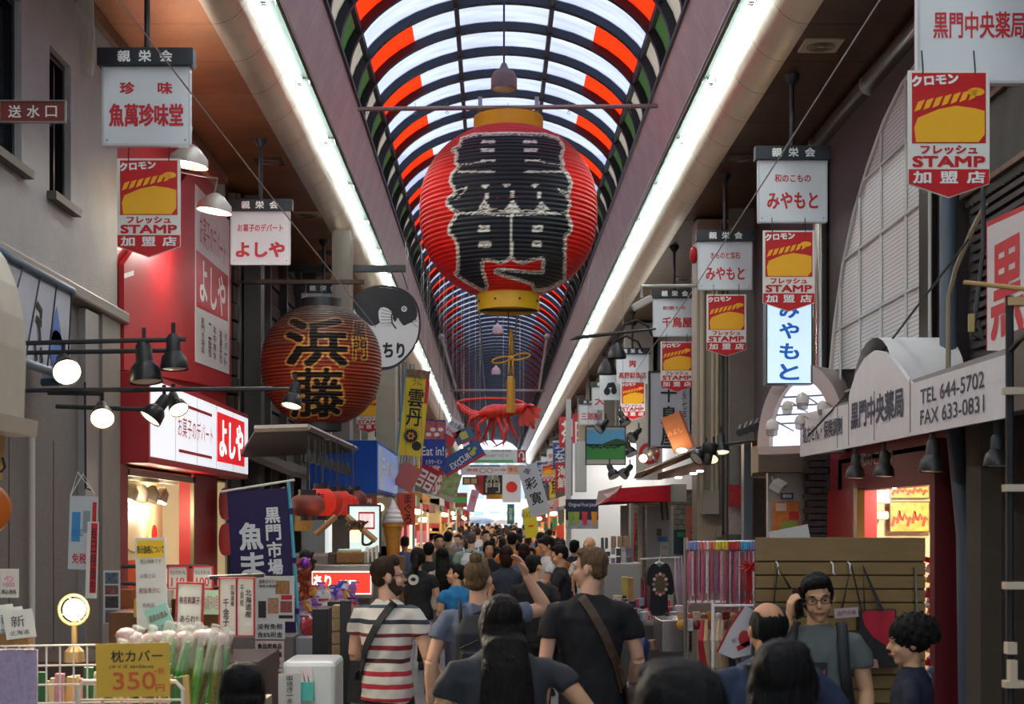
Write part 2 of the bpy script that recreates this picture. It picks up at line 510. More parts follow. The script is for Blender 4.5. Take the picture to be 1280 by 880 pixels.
for side, xc in (('left', -1.99), ('right', 2.22)):
    p = strip_fixture(xc); z = p.location.z
    p['label'] = 'twin-tube fluorescent strip light in the %s-hand run beside the vault' % side
    p['group'] = '%s-hand run of fluorescent strips' % side
    for k in range(52):
        if k == 0: p.location.y = 3.3
        elif k > 44: dup(p, (xc, 3.3 - 2.38 * (k - 44), z))
        else: dup(p, (xc, 3.3 + 2.38 * k, z))

# ---- side walls, upper storeys and ground floor backing
def seg(name, mat, x0, x1, y0, y1, z0, z1, kind='structure', parent=None, bevel=0):
    m = MB(); m.box(x0, x1, y0, y1, z0, z1); o = m.build(name, mat, parent, bevel=bevel)
    if parent is None: o['kind'] = kind
    return o
STUC = M('aaa8a5', 0.75, noise=0.14, scale=1.4, bump=0.7, bscale=90)
GRAN = M('74706e', 0.6, noise=0.25, scale=60, bump=0.1)
m = MB()
m.box(-3.7, -3.3, -16, 9.30, 3.82, 6.35); m.box(-3.7, -3.3, 9.30, 10.05, 3.82, 4.45); m.box(-3.7, -3.3, 9.30, 10.05, 5.62, 6.35)
m.box(-3.7, -3.3, 10.05, 10.68, 3.82, 6.35); m.box(-3.7, -3.3, 10.68, 11.22, 3.82, 4.43); m.box(-3.7, -3.3, 10.68, 11.22, 5.53, 6.35)
m.box(-3.7, -3.3, 11.22, 12.6, 3.82, 6.35)
wl = m.build('wall_left', STUC); wl['kind'] = 'structure'
m = MB(); m.box(-3.7, -3.34, -16, 12.55, 0, 3.80); m.build('ground_floor_wall', GRAN, wl)
for y in (9.9, 10.9, 11.9):
    m = MB(); m.box(-3.343, -3.337, y, y + .012, 0, 2.6); m.build('granite_joint', DARK, wl)
seg('trim_3', M('8c8880', .5, .3), -3.42, -3.22, 4, 12.72, 3.72, 3.83, bevel=.02)
for i, (px_, py_, l) in enumerate(((1026, 56, 'cream square ceiling vent nearest on the right soffit'), (925, 197, 'dark square ceiling vent above the second right-hand sign rod'), (855, 348, 'pale ceiling vent far down the right soffit'), (337, 201, 'dark square ceiling vent beside the second left sign rod'), (384, 268, 'pale ceiling vent beyond the second left sign'), (413, 316, 'dark ceiling vent above the brown lantern'))):
    Yv = 4.2 * FP / (CY - py_); p = Vector(((px_ - CX) * Yv / FP, Yv, ZS)); t = T('ceiling_vent', l, 'vent', p - Vector((0, 0, .02)))
    c_ = ('b4a488', '3a2c22')[('dark' in l)]; m = MB(); m.box(p.x - .17, p.x + .17, Yv - .17, Yv + .17, ZS - .018, ZS + .005); m.build('plate', M(c_, .5), t, bevel=.004)
    m = MB()
    for k in range(5): m.tube([(p.x + (.04 + .02 * k) * cos(a * pi / 8), Yv + (.04 + .02 * k) * sin(a * pi / 8), ZS - .02) for a in range(17)], .005, 4)
    m.split('ring_louvre', M('6e5c48', .5), t)
seg('wall_left_far', M('4a4440', 0.8, noise=0.2), -3.9, -3.35, 17.9, 112, 0, 6.35)
seg('wall_right', M('453c3e', 0.75, noise=0.15, scale=2, bump=.3), 3.5, 3.9, 11.0, 20.2, 2.5, 6.35)
seg('wall_right_far', M('5a5450', 0.8, noise=0.2), 3.45, 3.9, 20.2, 112, 0, 6.35)
seg('wall_right_near', M('3a3532', 0.8, noise=0.2), 3.62, 3.9, -16, 11.0, 0, 6.35)
seg('wall_right_ground', M('3a3532', 0.8, noise=0.2), 3.6, 4.3, 14.85, 20.2, 0, 2.7)
# chrome cornice down the right soffit edge
m = MB(); m.tube([(3.50, 5, EYE + 4.06), (3.50, 16.6, EYE + 4.06)], 0.10, 16, flat=1.0); q = m.build('trim_4', M('c0bcb8', .14, 1.0), smooth=True); q['kind'] = 'structure'
m = MB()
for y0 in (6.5, 8.8, 11.1, 13.4, 15.6):
    m.tube([(3.50, y0, EYE + 4.06), (3.50, y0 + .03, EYE + 4.06)], 0.104, 16)
m.build('cornice_joint', STEEL, q)
# dark rail down the left soffit edge
seg('trim_5', M('6a4630', .5, .3), -3.36, -3.24, 5, 17.5, EYE + 4.08, EYE + 4.19)
# windows in the stucco wall
GLASSD = M('20262c', 0.06, 0.0, spec=0.9, coat=0.6)
for n, (ya, yb, za, zb) in enumerate(((9.30, 10.05, 4.45, 5.62), (10.68, 11.22, 4.43, 5.53))):
    F = FL((-3.42, ya, za)); W = yb - ya; H = zb - za
    m = MB(); m.slab(F, 0, W, 0, .05, 0, .07); m.slab(F, 0, W, H - .05, H, 0, .07); m.slab(F, 0, .05, .05, H - .05, 0, .07); m.slab(F, W - .05, W, .05, H - .05, 0, .07)
    root = m.build('window_%d' % (n + 1), M('17181b', .35, .5)); root['kind'] = 'structure'
    m = MB(); m.slab(F, W * .60, W * .66, .05, H - .05, .01, .05); m.slab(F, .05, W * .66, H * .52, H * .55, .01, .04); m.build('sash', M('17181b', .35, .5), root)
    m = MB(); m.slab(F, .05, W - .05, .05, H - .05, .005, .012); m.build('glass_pane', GLASSD, root)
    m = MB(); m.slab(F, -.06, W + .06, -.06, -.0, .02, .19); m.build('sill', M('4c4a46', .5, .3), root)
# far end of the arcade: daylight street, pale building beyond
bf = T('far_building', 'pale tall building standing in daylight beyond the far end of the arcade', 'building', (0, 150, 0))
m = MB(); m.box(-14, 14, 150, 158, 0, 40); m.build('wall', M('b8bcc4', .7), bf)
m = MB()
for i in range(-8, 9):
    for j in range(12):
        m.box(i * 1.6 - .5, i * 1.6 + .5, 149.9, 150.0, 1.2 + j * 3.0, 2.9 + j * 3.0)
m.split('window_pane', M('7c8aa0', .2), bf)
# ================================================================ association signs hung from the soffits
HDR = M('1d2229', 0.45); PANEL = M('d9dde0', 0.35, noise=.03); SIGNRED = M('c2262c', 0.5); STRED = M('c01018', 0.4); STYEL = M('f0b018', 0.45)
STWH = M('e2e0d8', 0.45, noise=.05)
def assoc_sign(X, Y, ztop, lines, label, w=.70, ph=.58, rod=True, hdr='親栄会', group='shop name signs hung from the soffit', rods=ZS):
    t = T('hanging_shop_sign', label, 'sign', (X, Y, ztop - .13 - ph), group)
    F = FC((X, Y, ztop - .13))
    m = MB(); m.slab(F, -w / 2 - .005, w / 2 + .005, 0, .13, -.05, .07); h = m.build('header', HDR, t, bevel=.004)
    if hdr: 
        for i, c in enumerate(hdr): text(c, F, (i - 1) * .155, .065, .095, .085, WHITE, h, .073, bold=.05)
    m = MB(); m.slab(F, -w / 2 + .03, w / 2 - .03, -ph, 0, -.015, .03); p = m.build('panel', PANEL, t, bevel=.003)
    m = MB()
    for sx in (-1, 1): m.slab(F, sx * (w / 2 - .03) - .008, sx * (w / 2 - .03) + .008, -ph, 0, -.02, .036)
    m.slab(F, -w / 2 + .03, w / 2 - .03, -ph - .008, -ph + .008, -.02, .036); m.split('frame_strip', M('c8cccc', .35, .4), t)
    m = MB()
    for sx in (-1, 1): m.tube([F(sx * (w / 2 - .06), -ph + .035, .03), F(sx * (w / 2 - .06), -ph + .035, .036)], .008, 8)
    m.split('bolt', STEEL, t)
    if rod:
        m = MB(); m.tube([(X, Y, ztop), (X, Y, rods - .02)], .022, 10); m.lathe([(.03, -.09), (.07, -.03), (.075, 0)], (X, Y, rods), 12); m.build('rod', HDR, t, smooth='auto')
    for (sx, cx, cy, tw, th, b, vert) in lines:
        text(sx, F, cx, cy, tw, th, SIGNRED, p, .033, bold=b, vert=vert)
    return t

def make_stamp():
    t = T('stamp_sign', 'x', 'sign', (0, 0, 0), 'red and white stamp signs')
    F = FC((0, 0, 0))
    m = MB(); m.prism([(-.235, 0), (.235, 0), (.235, -.655), (0, -.735), (-.235, -.655)], F, -.012, .0); p = m.build('board', STWH, t)
    m = MB(); m.prism([(-.213, -.015), (.213, -.015), (.213, -.42), (-.213, -.42)], F, 0, .003); m.build('red_field', STRED, t)
    m = MB(); m.prism([(-.232, -.570), (.232, -.570), (.232, -.652), (0, -.73), (-.232, -.652)], F, 0, .003); m.build('red_band', STRED, t)
    # plain yellow shapes in place of the printed figure
    m = MB()
    pts = [(-.19, -.415), (.17, -.415), (.205, -.37), (.205, -.235), (.15, -.22), (.04, -.205), (-.06, -.225), (-.18, -.275), (-.20, -.33)]
    m.prism(pts, F, 0.003, .006)
    for i in range(7):
        x = -.20 + i * .052; y = -.205 + i * .011
        m.prism([(x, y - .035), (x + .035, y - .02), (x + .06, y + .035), (x + .022, y + .022)], F, .003, .006)
    m.prism(ell(.155, -.125, .05, .024, 12), F, .003, .006)
    m.build('yellow_shape', STYEL, t)
    text('クロモン', tilt(F, .07), -.085, -.05, .27, .062, WHITE, t, .007, bold=.1)
    text('フレッシュ', F, 0, -.458, .33, .052, STRED, t, .003, bold=.08)
    text('STAMP', F, 0, -.526, .42, .066, STRED, t, .003, bold=.1)
    for i, c in enumerate('加盟店'): text(c, F, (i - 1) * .155, -.617, .105, .070, WHITE, t, .006, bold=.06)
    m = MB()
    for sx in (-1, 1):
        m.tube([(sx * .15, 0, -.02), (sx * .15, -.01, .0), (sx * .15, .02, .12)], .004, 5)
    m.split('hook', INK, t)
    return t
stamp = make_stamp(); _st_used = [False]
def put_stamp(px, py, Y, label, scale=1.0):
    p = at(px, py, Y)
    if not _st_used[0]:
        stamp.location = p; stamp['label'] = label; stamp.scale = (scale,) * 3; _st_used[0] = True; return stamp
    return dup(stamp, p, label=label, scale=scale)

assoc_sign(-2.58, 10.7, 5.49, [('珍', -.14, -.16, .11, .09, .06, 0), ('味', .14, -.16, .11, .09, .06, 0), ('魚萬珍味堂', 0, -.36, .55, .17, .08, 0)], 'nearest left-hand hanging sign, black header over white panel with five large red characters')
assoc_sign(-2.58, 15.9, 5.53, [('お菓子のデパート', 0, -.18, .5, .085, .04, 0), ('よしや', .0, -.42, .54, .17, .08, 0)], 'second left-hand hanging sign with three large red kana, left of the brown lantern')
assoc_sign(-2.56, 21.6, 5.53, [('八百', 0, -.3, .4, .2, .06, 0)], 'left-hand hanging sign mostly hidden behind the brown lantern')
assoc_sign(-2.62, 33.6, 5.50, [('パン', 0, -.15, .2, .1, .06, 0), ('パン晴', .0, -.38, .5, .18, .08, 0)], 'small hanging white sign between brown lantern and yellow banner', ph=.65)
assoc_sign(2.80, 8.35, 5.35, [('黒門中央薬局', -.0, -.36, .53, .155, .05, 0)], 'nearest right-hand hanging sign with six bold red characters, cut by the top edge', w=.76, ph=.69)
assoc_sign(2.81, 13.6, 5.52, [('和のこもの', 0, -.17, .34, .075, .04, 0), ('みやもと', 0, -.38, .48, .16, .06, 0)], 'right-hand white sign with red kana above the lit blue lettered sign')
assoc_sign(2.80, 17.5, 5.51, [('きものと宝石', 0, -.17, .36, .08, .04, 0), ('みやもと', 0, -.39, .47, .16, .06, 0)], 'white sign with two red lines hung before the beige pillar')
assoc_sign(2.76, 22.1, 5.53, [('創業七年', 0, -.15, .36, .06, .02, 0), ('千鳥屋', 0.04, -.37, .46, .16, .05, 0)], 'white sign with thin red brush characters left of the beige pillar')
assoc_sign(2.78, 29.0, 5.46, [('丙', 0, -.19, .14, .13, .1, 0), ('高野鮮魚店', 0, -.42, .56, .13, .05, 0)], 'white sign with red circled emblem above a stamp sign')
k = [('大国', 36.5), ('三郎屋', 42.0), ('魚', 48.0), ('森', 54.0), ('山市', 61.0), ('伊勢', 68.0), ('丸', 76.0)]
for i, (s_, y) in enumerate(k):
    assoc_sign(2.80, y, 5.50, [(s_, 0, -.35, .26 * len(s_) if len(s_) < 3 else .56, .22, .05, 0)], 'small white hanging sign with red characters far down the right side', rod=True, hdr='親栄会' if y < 50 else '', group='far right-hand hanging signs')
for i, y in enumerate((45, 52, 60, 68)):
    assoc_sign(-2.60, y, 5.50, [('食', 0, -.35, .3, .25, .05, 0)], 'small white hanging sign far down the left side', hdr='', group='far left-hand hanging signs')
put_stamp(186, 198, 10.7, 'stamp sign hung under the nearest left-hand hanging sign', 1.0)
put_stamp(477, 495, 33.5, 'small stamp sign between brown lantern and yellow banner', 1.0)
put_stamp(461, 493, 27.5, 'stamp sign half hidden behind the right edge of the brown lantern', 1.0)
put_stamp(1186, 88, 8.30, 'nearest stamp sign, top right under the pharmacy name sign', 1.0)
put_stamp(986, 288, 13.55, 'stamp sign right of the beige pillar, above the lit blue lettering', 1.04)
put_stamp(908, 368, 17.4, 'stamp sign hung in front of the beige pillar', 1.02)
put_stamp(846, 427, 22.0, 'stamp sign over the tall framed vertical sign', 1.05)
put_stamp(791, 477, 28.9, 'stamp sign above the picture of grazing cattle', 1.05)
put_stamp(765, 501, 36.5, 'small stamp sign just left of the one above the cattle picture', 1.0)
put_stamp(685, 580, 62.0, 'tiny far stamp sign above the white slanted banner', 1.1)
# white picture sign with a dark motif, right row
t = T('picture_sign', 'small white hanging sign with a dark motif beside the gooseneck lamps', 'sign', at(762, 500, 34))
F = FC(at(762, 500, 34)); m = MB(); m.slab(F, -.24, .24, 0, .62, -.02, .02); p = m.build('panel', PANEL, t)
m = MB(); m.prism(ell(-.06, .2, .08, .09), F, .02, .024); m.prism(ell(.1, .22, .07, .09), F, .02, .024); m.prism([(-.1, .28), (.16, .3), (.1, .42), (-.04, .4)], F, .02, .024); m.build('motif', INK, t)
m = MB(); m.tube([F(0, .62, 0), (F(0, .62, 0).x, F(0, 0, 0).y, ZS)], .02, 8); m.build('rod', HDR, t)

# ================================================================ the two big lanterns
def in_layers(): pass
def poly_bvh(polys):
    vs = []; fs = []
    for pts in polys:
        b = len(vs); vs += [Vector((x, y, 0)) for x, y in pts]
        fs += [[b + i for i in t] for t in tessellate_polygon([[Vector((x, y, 0)) for x, y in pts]])]
    return BVHTree.FromPolygons(vs, fs)
def edge_bvh(polys, closed=True):
    vs = []; fs = []
    for pts in polys:
        n = len(pts)
        for i in range(n if closed else n - 1):
            a = pts[i]; c = pts[(i + 1) % n]; b = len(vs)
            vs += [Vector((a[0], a[1], 0)), Vector((c[0], c[1], 0)), Vector((c[0], c[1], .01)), Vector((a[0], a[1], .01))]
            fs.append([b, b + 1, b + 2]); fs.append([b, b + 2, b + 3])
    return BVHTree.FromPolygons(vs, fs)
def inside(bv, x, y):
    q = bv.find_nearest(Vector((x, y, 0)))
    return q[3] if q[3] is not None else 1e9
def paper_mat(name, bump=0.15):
    m = bpy.data.materials.new(name); m.use_nodes = True; nt = m.node_tree; b = nt.nodes['Principled BSDF']
    a = nt.nodes.new('ShaderNodeVertexColor'); a.layer_name = 'paint'
    n = nt.nodes.new('ShaderNodeTexNoise'); n.inputs['Scale'].default_value = 7; n.inputs['Detail'].default_value = 5
    mr = nt.nodes.new('ShaderNodeMapRange'); mr.inputs['From Min'].default_value = .3; mr.inputs['From Max'].default_value = .7; mr.inputs['To Min'].default_value = .82; mr.inputs['To Max'].default_value = 1.12
    v = nt.nodes.new('ShaderNodeVectorMath'); v.operation = 'SCALE'
    nt.links.new(a.outputs[0], v.inputs[0]); nt.links.new(n.outputs['Fac'], mr.inputs['Value']); nt.links.new(mr.outputs[0], v.inputs['Scale']); nt.links.new(v.outputs[0], b.inputs['Base Color'])
    b.inputs['Roughness'].default_value = 0.5; b.inputs['Specular IOR Level'].default_value = .25
    return m
def lantern(name, label, px, py, Y, a, c, rtop, rbot, nrib, amp, colour, parts, nu=300, nv=260, power=2.3):
    o0 = at(px, py, Y); t = T(name, label, 'lantern', (o0.x, Y, o0.z - c - .15))
    def prof(t_):   # t_ -1..1 -> (r, z)
        z = c * sin(t_ * pi / 2); r = a * max(0.0, 1 - abs(z / c) ** power) ** (1 / 2.05)
        return r, z
    # clip where the radius falls to the rings
    lo = -1.0
    while prof(lo)[0] < rbot: lo += .002
    hi = 1.0
    while prof(hi)[0] < rtop: hi -= .002
    vs = []; cols = []
    for j in range(nv + 1):
        tt = lo + (hi - lo) * j / nv; r, z = prof(tt)
        ph = j / nv * nrib
        rr = r + amp * (abs(sin(ph * pi)) - .5)
        for i in range(nu):
            q = 2 * pi * i / nu - pi / 2 - pi
            x = rr * cos(q); y = rr * sin(q)
            vs.append((x, y, z)); P = o0 + Vector((x, y, z))
            cols.append(colour(P, y < 0.15 * a, z / c, abs(sin(ph * pi))))
    fs = [(j * nu + i, j * nu + (i + 1) % nu, (j + 1) * nu + (i + 1) % nu, (j + 1) * nu + i) for j in range(nv) for i in range(nu)]
    me = bpy.data.meshes.new('paper_shade'); off = o0 - t.location
    me.from_pydata([Vector(v) + off for v in vs], [], fs)
    ca = me.color_attributes.new('paint', 'FLOAT_COLOR', 'POINT')
    ca.data.foreach_set('color', [k for cc in cols for k in (*cc, 1.0)])
    me.polygons.foreach_set('use_smooth', [True] * len(me.polygons)); me.materials.append(paper_mat(name + '_paper'))
    o = bpy.data.objects.new('paper_shade', me); COL.objects.link(o); o.parent = t
    return t, o0, prof(lo)[1], prof(hi)[1]

K = 3.144
OUT = [(180,660),(182,675),(225,705),(285,738),(312,735),(318,715),(305,670),(297,640),(300,620),(330,622),(360,632),(385,625),(405,612),(425,625),(455,632),(480,622),(525,612),(525,655),(480,655),(400,646),(350,643),(337,653),(340,668),(385,685),(440,698),(485,715),(490,735),(520,740),(560,730),(622,695),(622,600),(625,520),(645,505),(648,480),(638,445),(628,428),(642,405),(640,375),(630,362),(640,345),(648,310),(632,270),(612,250),(618,235),(608,205),(618,180),(612,155),(592,128),(540,113),(400,108),(260,113),(205,130),(198,160),(172,172),(168,188),(185,195),(180,235),(192,245),(165,275),(160,310),(180,345),(150,370),(146,395),(165,415),(185,430),(155,480),(155,510),(180,535),(188,560),(190,620),(188,655)]
def bxp(x, y, w, h): return [(x - w / 2, y - h / 2), (x + w / 2, y - h / 2), (x + w / 2, y + h / 2), (x - w / 2, y + h / 2)]
def tri(x, y, w, h): return [(x - w / 2, y - h / 2), (x + w / 2, y - h / 2), (x, y + h / 2)]
DET = [bxp(315,148,52,12), bxp(480,148,52,12), bxp(313,181,56,13), bxp(483,181,56,13), bxp(315,222,52,7), bxp(490,222,56,7), bxp(270,266,148,7), bxp(532,266,148,7),
       tri(303,325,38,18), tri(388,322,40,16), tri(497,323,34,16), bxp(308,362,12,26), bxp(410,355,18,26), bxp(516,358,16,24),
       [(300,375),(328,415),(308,424),(275,415)], [(410,375),(440,412),(410,440),(380,414)], [(522,380),(555,415),(525,424),(500,415)],
       bxp(407,520,9,175), bxp(300,490,46,26), bxp(508,490,42,26), bxp(302,552,46,24), bxp(506,550,38,24), bxp(345,428,110,5), bxp(470,428,110,5)]
LINES = [[(195,240),(260,232),(318,222)], [(610,240),(545,232),(500,222)], [(180,345),(235,325),(215,350),(190,375)], [(632,355),(585,330),(610,352)], [(170,415),(225,430),(300,420),(345,412),(405,430),(470,415),(530,425),(590,428),(640,420)], [(190,432),(300,432),(400,440),(520,432),(600,432)]]
bO = poly_bvh([OUT]); bE = edge_bvh([OUT]); bD = poly_bvh(DET); bDE = edge_bvh(DET); bL = edge_bvh(LINES, False)
RED1 = srgb('d81a16'); RED1b = srgb('a31016'); BLK1 = srgb('20242a'); WHT1 = srgb('dcdccf'); SPK = srgb('4c4c48')
rnd = random.Random(3)
def col1(P, front, z, rib):
    if front:
        u = (CX + FP * P.x / P.y - 510) * K; v = (CY - FP * (P.z - EYE) / P.y - 130) * K
        if inside(bO, u, v) < .01:
            d = inside(bE, u, v)
            if d < 5: return WHT1
            if d < 14: return WHT1 if rnd.random() < .55 else SPK
            if inside(bD, u, v) < .01: return WHT1 if inside(bDE, u, v) < 4 or rnd.random() < .75 else SPK
            if inside(bL, u, v) < 2.6: return WHT1 if rnd.random() < .7 else SPK
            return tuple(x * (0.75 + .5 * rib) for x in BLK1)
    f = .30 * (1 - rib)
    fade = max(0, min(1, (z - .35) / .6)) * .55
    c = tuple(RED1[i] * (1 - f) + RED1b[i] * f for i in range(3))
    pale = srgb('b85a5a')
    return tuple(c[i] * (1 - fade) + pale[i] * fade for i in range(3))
YEL = M('e0b020', 0.45, noise=.12, scale=4)
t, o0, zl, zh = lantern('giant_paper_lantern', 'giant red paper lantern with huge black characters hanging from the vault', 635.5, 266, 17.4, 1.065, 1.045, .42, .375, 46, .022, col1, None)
BL = o0
m = MB(); m.lathe([(.42, zh - .04), (.42, zh + .17), (.40, zh + .17), (.40, zh - .02)], o0, 40); m.build('top_ring', YEL, t, smooth='auto')
m = MB(); m.lathe([(.375, zl + .03), (.375, zl - .20), (.355, zl - .20), (.355, zl), (0, zl)], o0, 40); m.build('bottom_ring', YEL, t, smooth='auto')
m = MB()
for q in range(8):
    an = q * pi / 4 + .35; m.tube([o0 + Vector((.37 * cos(an), .37 * sin(an), zl - .1)), o0 + Vector((.385 * cos(an), .385 * sin(an), zl - .1))], .014, 8)
m.split('bolt', DARK, t)
for sx in (-.34, .34):
    m = MB(); m.cb(o0 + Vector((sx, -.1, zh + .25)), .05, .012, .3); m.build('hanger_bracket', STEEL, t)
m = MB(); m.cb(o0 + Vector((0, 0, zl - .19)), .70, .06, .03); m.tube([o0 + Vector((0, 0, zl - .2)), o0 + Vector((0, 0, zl - .5))], .008, 6); m.build('hook', DARK, t)
# knotted gold cord with tassel
tz = o0 + Vector((.03, 0, zl - .45)); GOLD = M('b8862a', 0.65, noise=.2, scale=60)
tt = T('tassel', 'gold knotted cord and long tassel hanging under the giant lantern', 'tassel', tz + Vector((0, 0, -.66)))
m = MB(); m.tube([tz + Vector((-.01, 0, .02)), tz + Vector((-.015, 0, -.30))], .013, 8); m.tube([tz + Vector((.012, 0, .02)), tz + Vector((.015, 0, -.30))], .013, 8); m.tube([tz + Vector((-.02, 0, -.34)), tz + Vector((-.03, 0, -.52))], .012, 8); m.tube([tz + Vector((.02, 0, -.34)), tz + Vector((.03, 0, -.52))], .012, 8); m.build('cord', GOLD, tt, smooth=True)
m = MB()
for sx, dz in ((-1, -.03), (1, .03)):
    pts = [tz + Vector((sx * (.02 + .2 * sin(a_)), 0, -.32 + dz + .035 * sin(2 * a_) + .02 * cos(a_) * 0 + (.03 if sx > 0 else -.02) * sin(a_))) for a_ in [pi * i / 12 for i in range(13)]]
    pts = [tz + Vector((sx * .23 * (1 - cos(2 * pi * i / 16)) / 2, 0, -.32 + .035 * sin(2 * pi * i / 16) + sx * .04 * (1 - cos(2 * pi * i / 16)) / 2)) for i in range(17)]
    m.tube(pts, .012, 6)
m.ball(tz + Vector((0, 0, -.32)), .035, 10, 8); m.build('bow_knot', GOLD, tt, smooth=True)
m = MB(); m.lathe([(.0, -.53), (.03, -.535), (.045, -.57), (.05, -.6), (.056, -.98), (.0, -.98)], tz, 16); m.build('tassel_skirt', GOLD, tt, smooth='auto')
# bar the lantern hangs on
t = T('lantern_bar', 'thin steel tube spanning the vault above the giant lantern', 'bar', at(635, 134, 17.25))
m = MB(); m.tube([at(447, 136.5, 17.25), at(822, 132.5, 17.25)], .028, 10); m.build('tube', M('8c8480', .4, .6), t, smooth='auto')
m = MB()
for px_ in (458, 519, 559, 635, 711, 787):
    p = at(px_, 141, 17.22); pts = [p + Vector((.016 * cos(a_ * pi / 5), 0, .016 * sin(a_ * pi / 5))) for a_ in range(11)]; m.tube(pts, .003, 5); m.tube([p + Vector((0, 0, .016)), p + Vector((0, 0, .12))], .003, 4)
m.build('ring', STEEL, t)

# brown lantern
def tri2(sx, cx, cy, w, h, bold):
    mb = MB(); text_mb(mb, sx, Fr((0, 0, 0), (1, 0, 0), (0, 1, 0)), cx, cy, w, h, 0, bold=bold)
    v = [Vector((p.x, p.y, 0)) for p in mb.v]
    return v, mb.f
V, Fc = [], []
for a_ in (('浜', 396, -428, 78, 60, .05), ('藤', 397, -491, 66, 62, .04), ('黒', 449, -413, 16, 22, .03), ('門', 450, -437, 16, 24, .03)):
    v, f = tri2(*a_); b = len(V); V += v; Fc += [[b + i for i in q] for q in f]
bT = BVHTree.FromPolygons(V, Fc)
C_BR = srgb('7c2818'); C_DK = srgb('453830'); C_GO = srgb('d8a050'); C_BK = srgb('181412')
def col2(P, front, z, rib):
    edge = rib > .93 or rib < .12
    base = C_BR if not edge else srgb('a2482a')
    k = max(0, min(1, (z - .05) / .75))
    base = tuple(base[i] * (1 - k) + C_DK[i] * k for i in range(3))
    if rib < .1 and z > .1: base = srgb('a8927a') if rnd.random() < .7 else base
    if front:
        u = CX + FP * P.x / P.y; v = CY - FP * (P.z - EYE) / P.y
        d = inside(bT, u, -v)
        if d < .01: return C_BK if z < .45 or rnd.random() < .8 else C_DK
        if d < 2.0: return C_GO if z < .4 else srgb('8a6a4a')
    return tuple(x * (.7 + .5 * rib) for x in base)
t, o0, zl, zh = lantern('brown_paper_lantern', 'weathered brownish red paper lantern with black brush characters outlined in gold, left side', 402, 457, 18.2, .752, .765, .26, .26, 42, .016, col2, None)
m = MB(); m.lathe([(.26, zh - .02), (.255, zh + .11), (.235, zh + .11), (.235, zh)], o0, 30); m.build('top_ring', DARK, t, smooth='auto')
m = MB(); m.lathe([(0, zl), (.26, zl + .02), (.26, zl - .10), (.24, zl - .10), (.24, zl)], o0, 30); m.build('bottom_ring', DARK, t, smooth='auto')
m = MB()
for x_ in (-.2, 0, .2): m.tube([o0 + Vector((x_, 0, zh + .1)), o0 + Vector((x_, 0, zh + .32))], .006, 5)
m.build('hanging_wire', STEEL, t)
t = T('carrying_beam', 'brown wooden arm carrying the brown lantern', 'beam', at(388, 352, 18.2)); tp = at(388, 352, 18.2)
m = MB(); m.slab(FC(tp), -.68, .68, -.03, .02, -.04, .04); m.build('beam', M('4a3a2c', .7, noise=.3), t)
m = MB(); m.slab(FC(tp), -1.05, -.68, -.02, .01, -.02, .02); m.build('bracket', DARK, t)

# puffer fish sign
yF = 22.5; s = FP / yF
t = T('pufferfish_sign', 'round black and white pufferfish signboard behind the brown lantern', 'sign', at(484, 462, yF)); F = Fr(at(484, 409, yF), (.985, .17, 0))
def fp(pts): return [((x - 484) / s, (409 - y) / s) for x, y in pts]
outl = fp([(441,372),(456,361),(475,356),(497,358),(513,366),(522,378),(526,394),(526,415),(520,433),(508,448),(495,459),(480,463),(462,460),(448,450),(440,430),(438,400)])
def smooth_poly(p, it=2):
    for _ in range(it):
        q = []
        for i in range(len(p)):
            a = p[i]; b = p[(i + 1) % len(p)]
            q += [(a[0] * .75 + b[0] * .25, a[1] * .75 + b[1] * .25), (a[0] * .25 + b[0] * .75, a[1] * .25 + b[1] * .75)]
        p = q
    return p
def sc(p, k): 
    cx = sum(a for a, b in p) / len(p); cy = sum(b for a, b in p) / len(p)
    return [(cx + (a - cx) * k, cy + (b - cy) * k) for a, b in p]
outl = smooth_poly(outl)
m = MB(); m.prism(outl, F, -.12, .02); m.build('casing', BLACK, t)
m = MB(); m.prism(sc(outl, .94), F, .02, .026); m.build('white_face', M('d8dad8', .4), t)
m = MB(); m.prism(sc(smooth_poly(fp([(441,390),(441,374),(456,363),(475,359),(497,361),(512,368),(520,380),(523,392),(519,402),(511,404),(505,408),(500,402),(497,396),(494,404),(490,397),(480,400),(466,410),(458,405)]), 1), .985), F, .026, .03); m.build('black_back', BLACK, t)
m = MB(); m.prism(smooth_poly(fp([(473,386),(482,384),(492,392),(488,406),(478,408),(473,400)]), 1), F, .03, .033); m.build('pectoral_fin', M('d8dad8', .4), t)
m = MB()
for i in range(5): strip(m, fp([(490, 391 + i * 3), (476, 387 + i * 4.5)]), .008, F, .035)
strip(m, fp([(492,386),(489,396),(490,404),(495,411)]), .02, F, .035)
m.prism(ell(*fp([(505, 386)])[0], .025, .025, 12), F, .036, .037); m.build('fin_lines', BLACK, t)
m = MB(); c_ = fp([(505, 386)])[0]; m.prism(ell(*c_, .045, .045, 16), F, .031, .033); m.prism(ell(*c_, .012, .012, 10), F, .038, .04); m.build('eye_ring', M('d8dad8', .4), t)
m = MB(); strip(m, fp([(516,402),(521,400),(524,401)]), .03, F, .034); strip(m, fp([(516,404),(520,407),(523,408)]), .025, F, .034); m.build('lips', M('b8bab8', .4), t)
text('ちり', F, *fp([(492, 438)])[0], .34, .24, BLACK, t, .03, bold=.1)
t = T('sign_beam', 'black beam carrying the pufferfish sign', 'beam', at(430, 336, 22.4))
p = at(427, 336, 22.4); m = MB(); m.slab(FC(p), -1.02, 1.0, -.05, .05, -.05, .05); m.build('beam', BLACK, t)
m = MB(); m.tube([at(503, 341, 22.4), at(510, 362, 22.4)], .01, 5); m.build('chain', DARK, t)

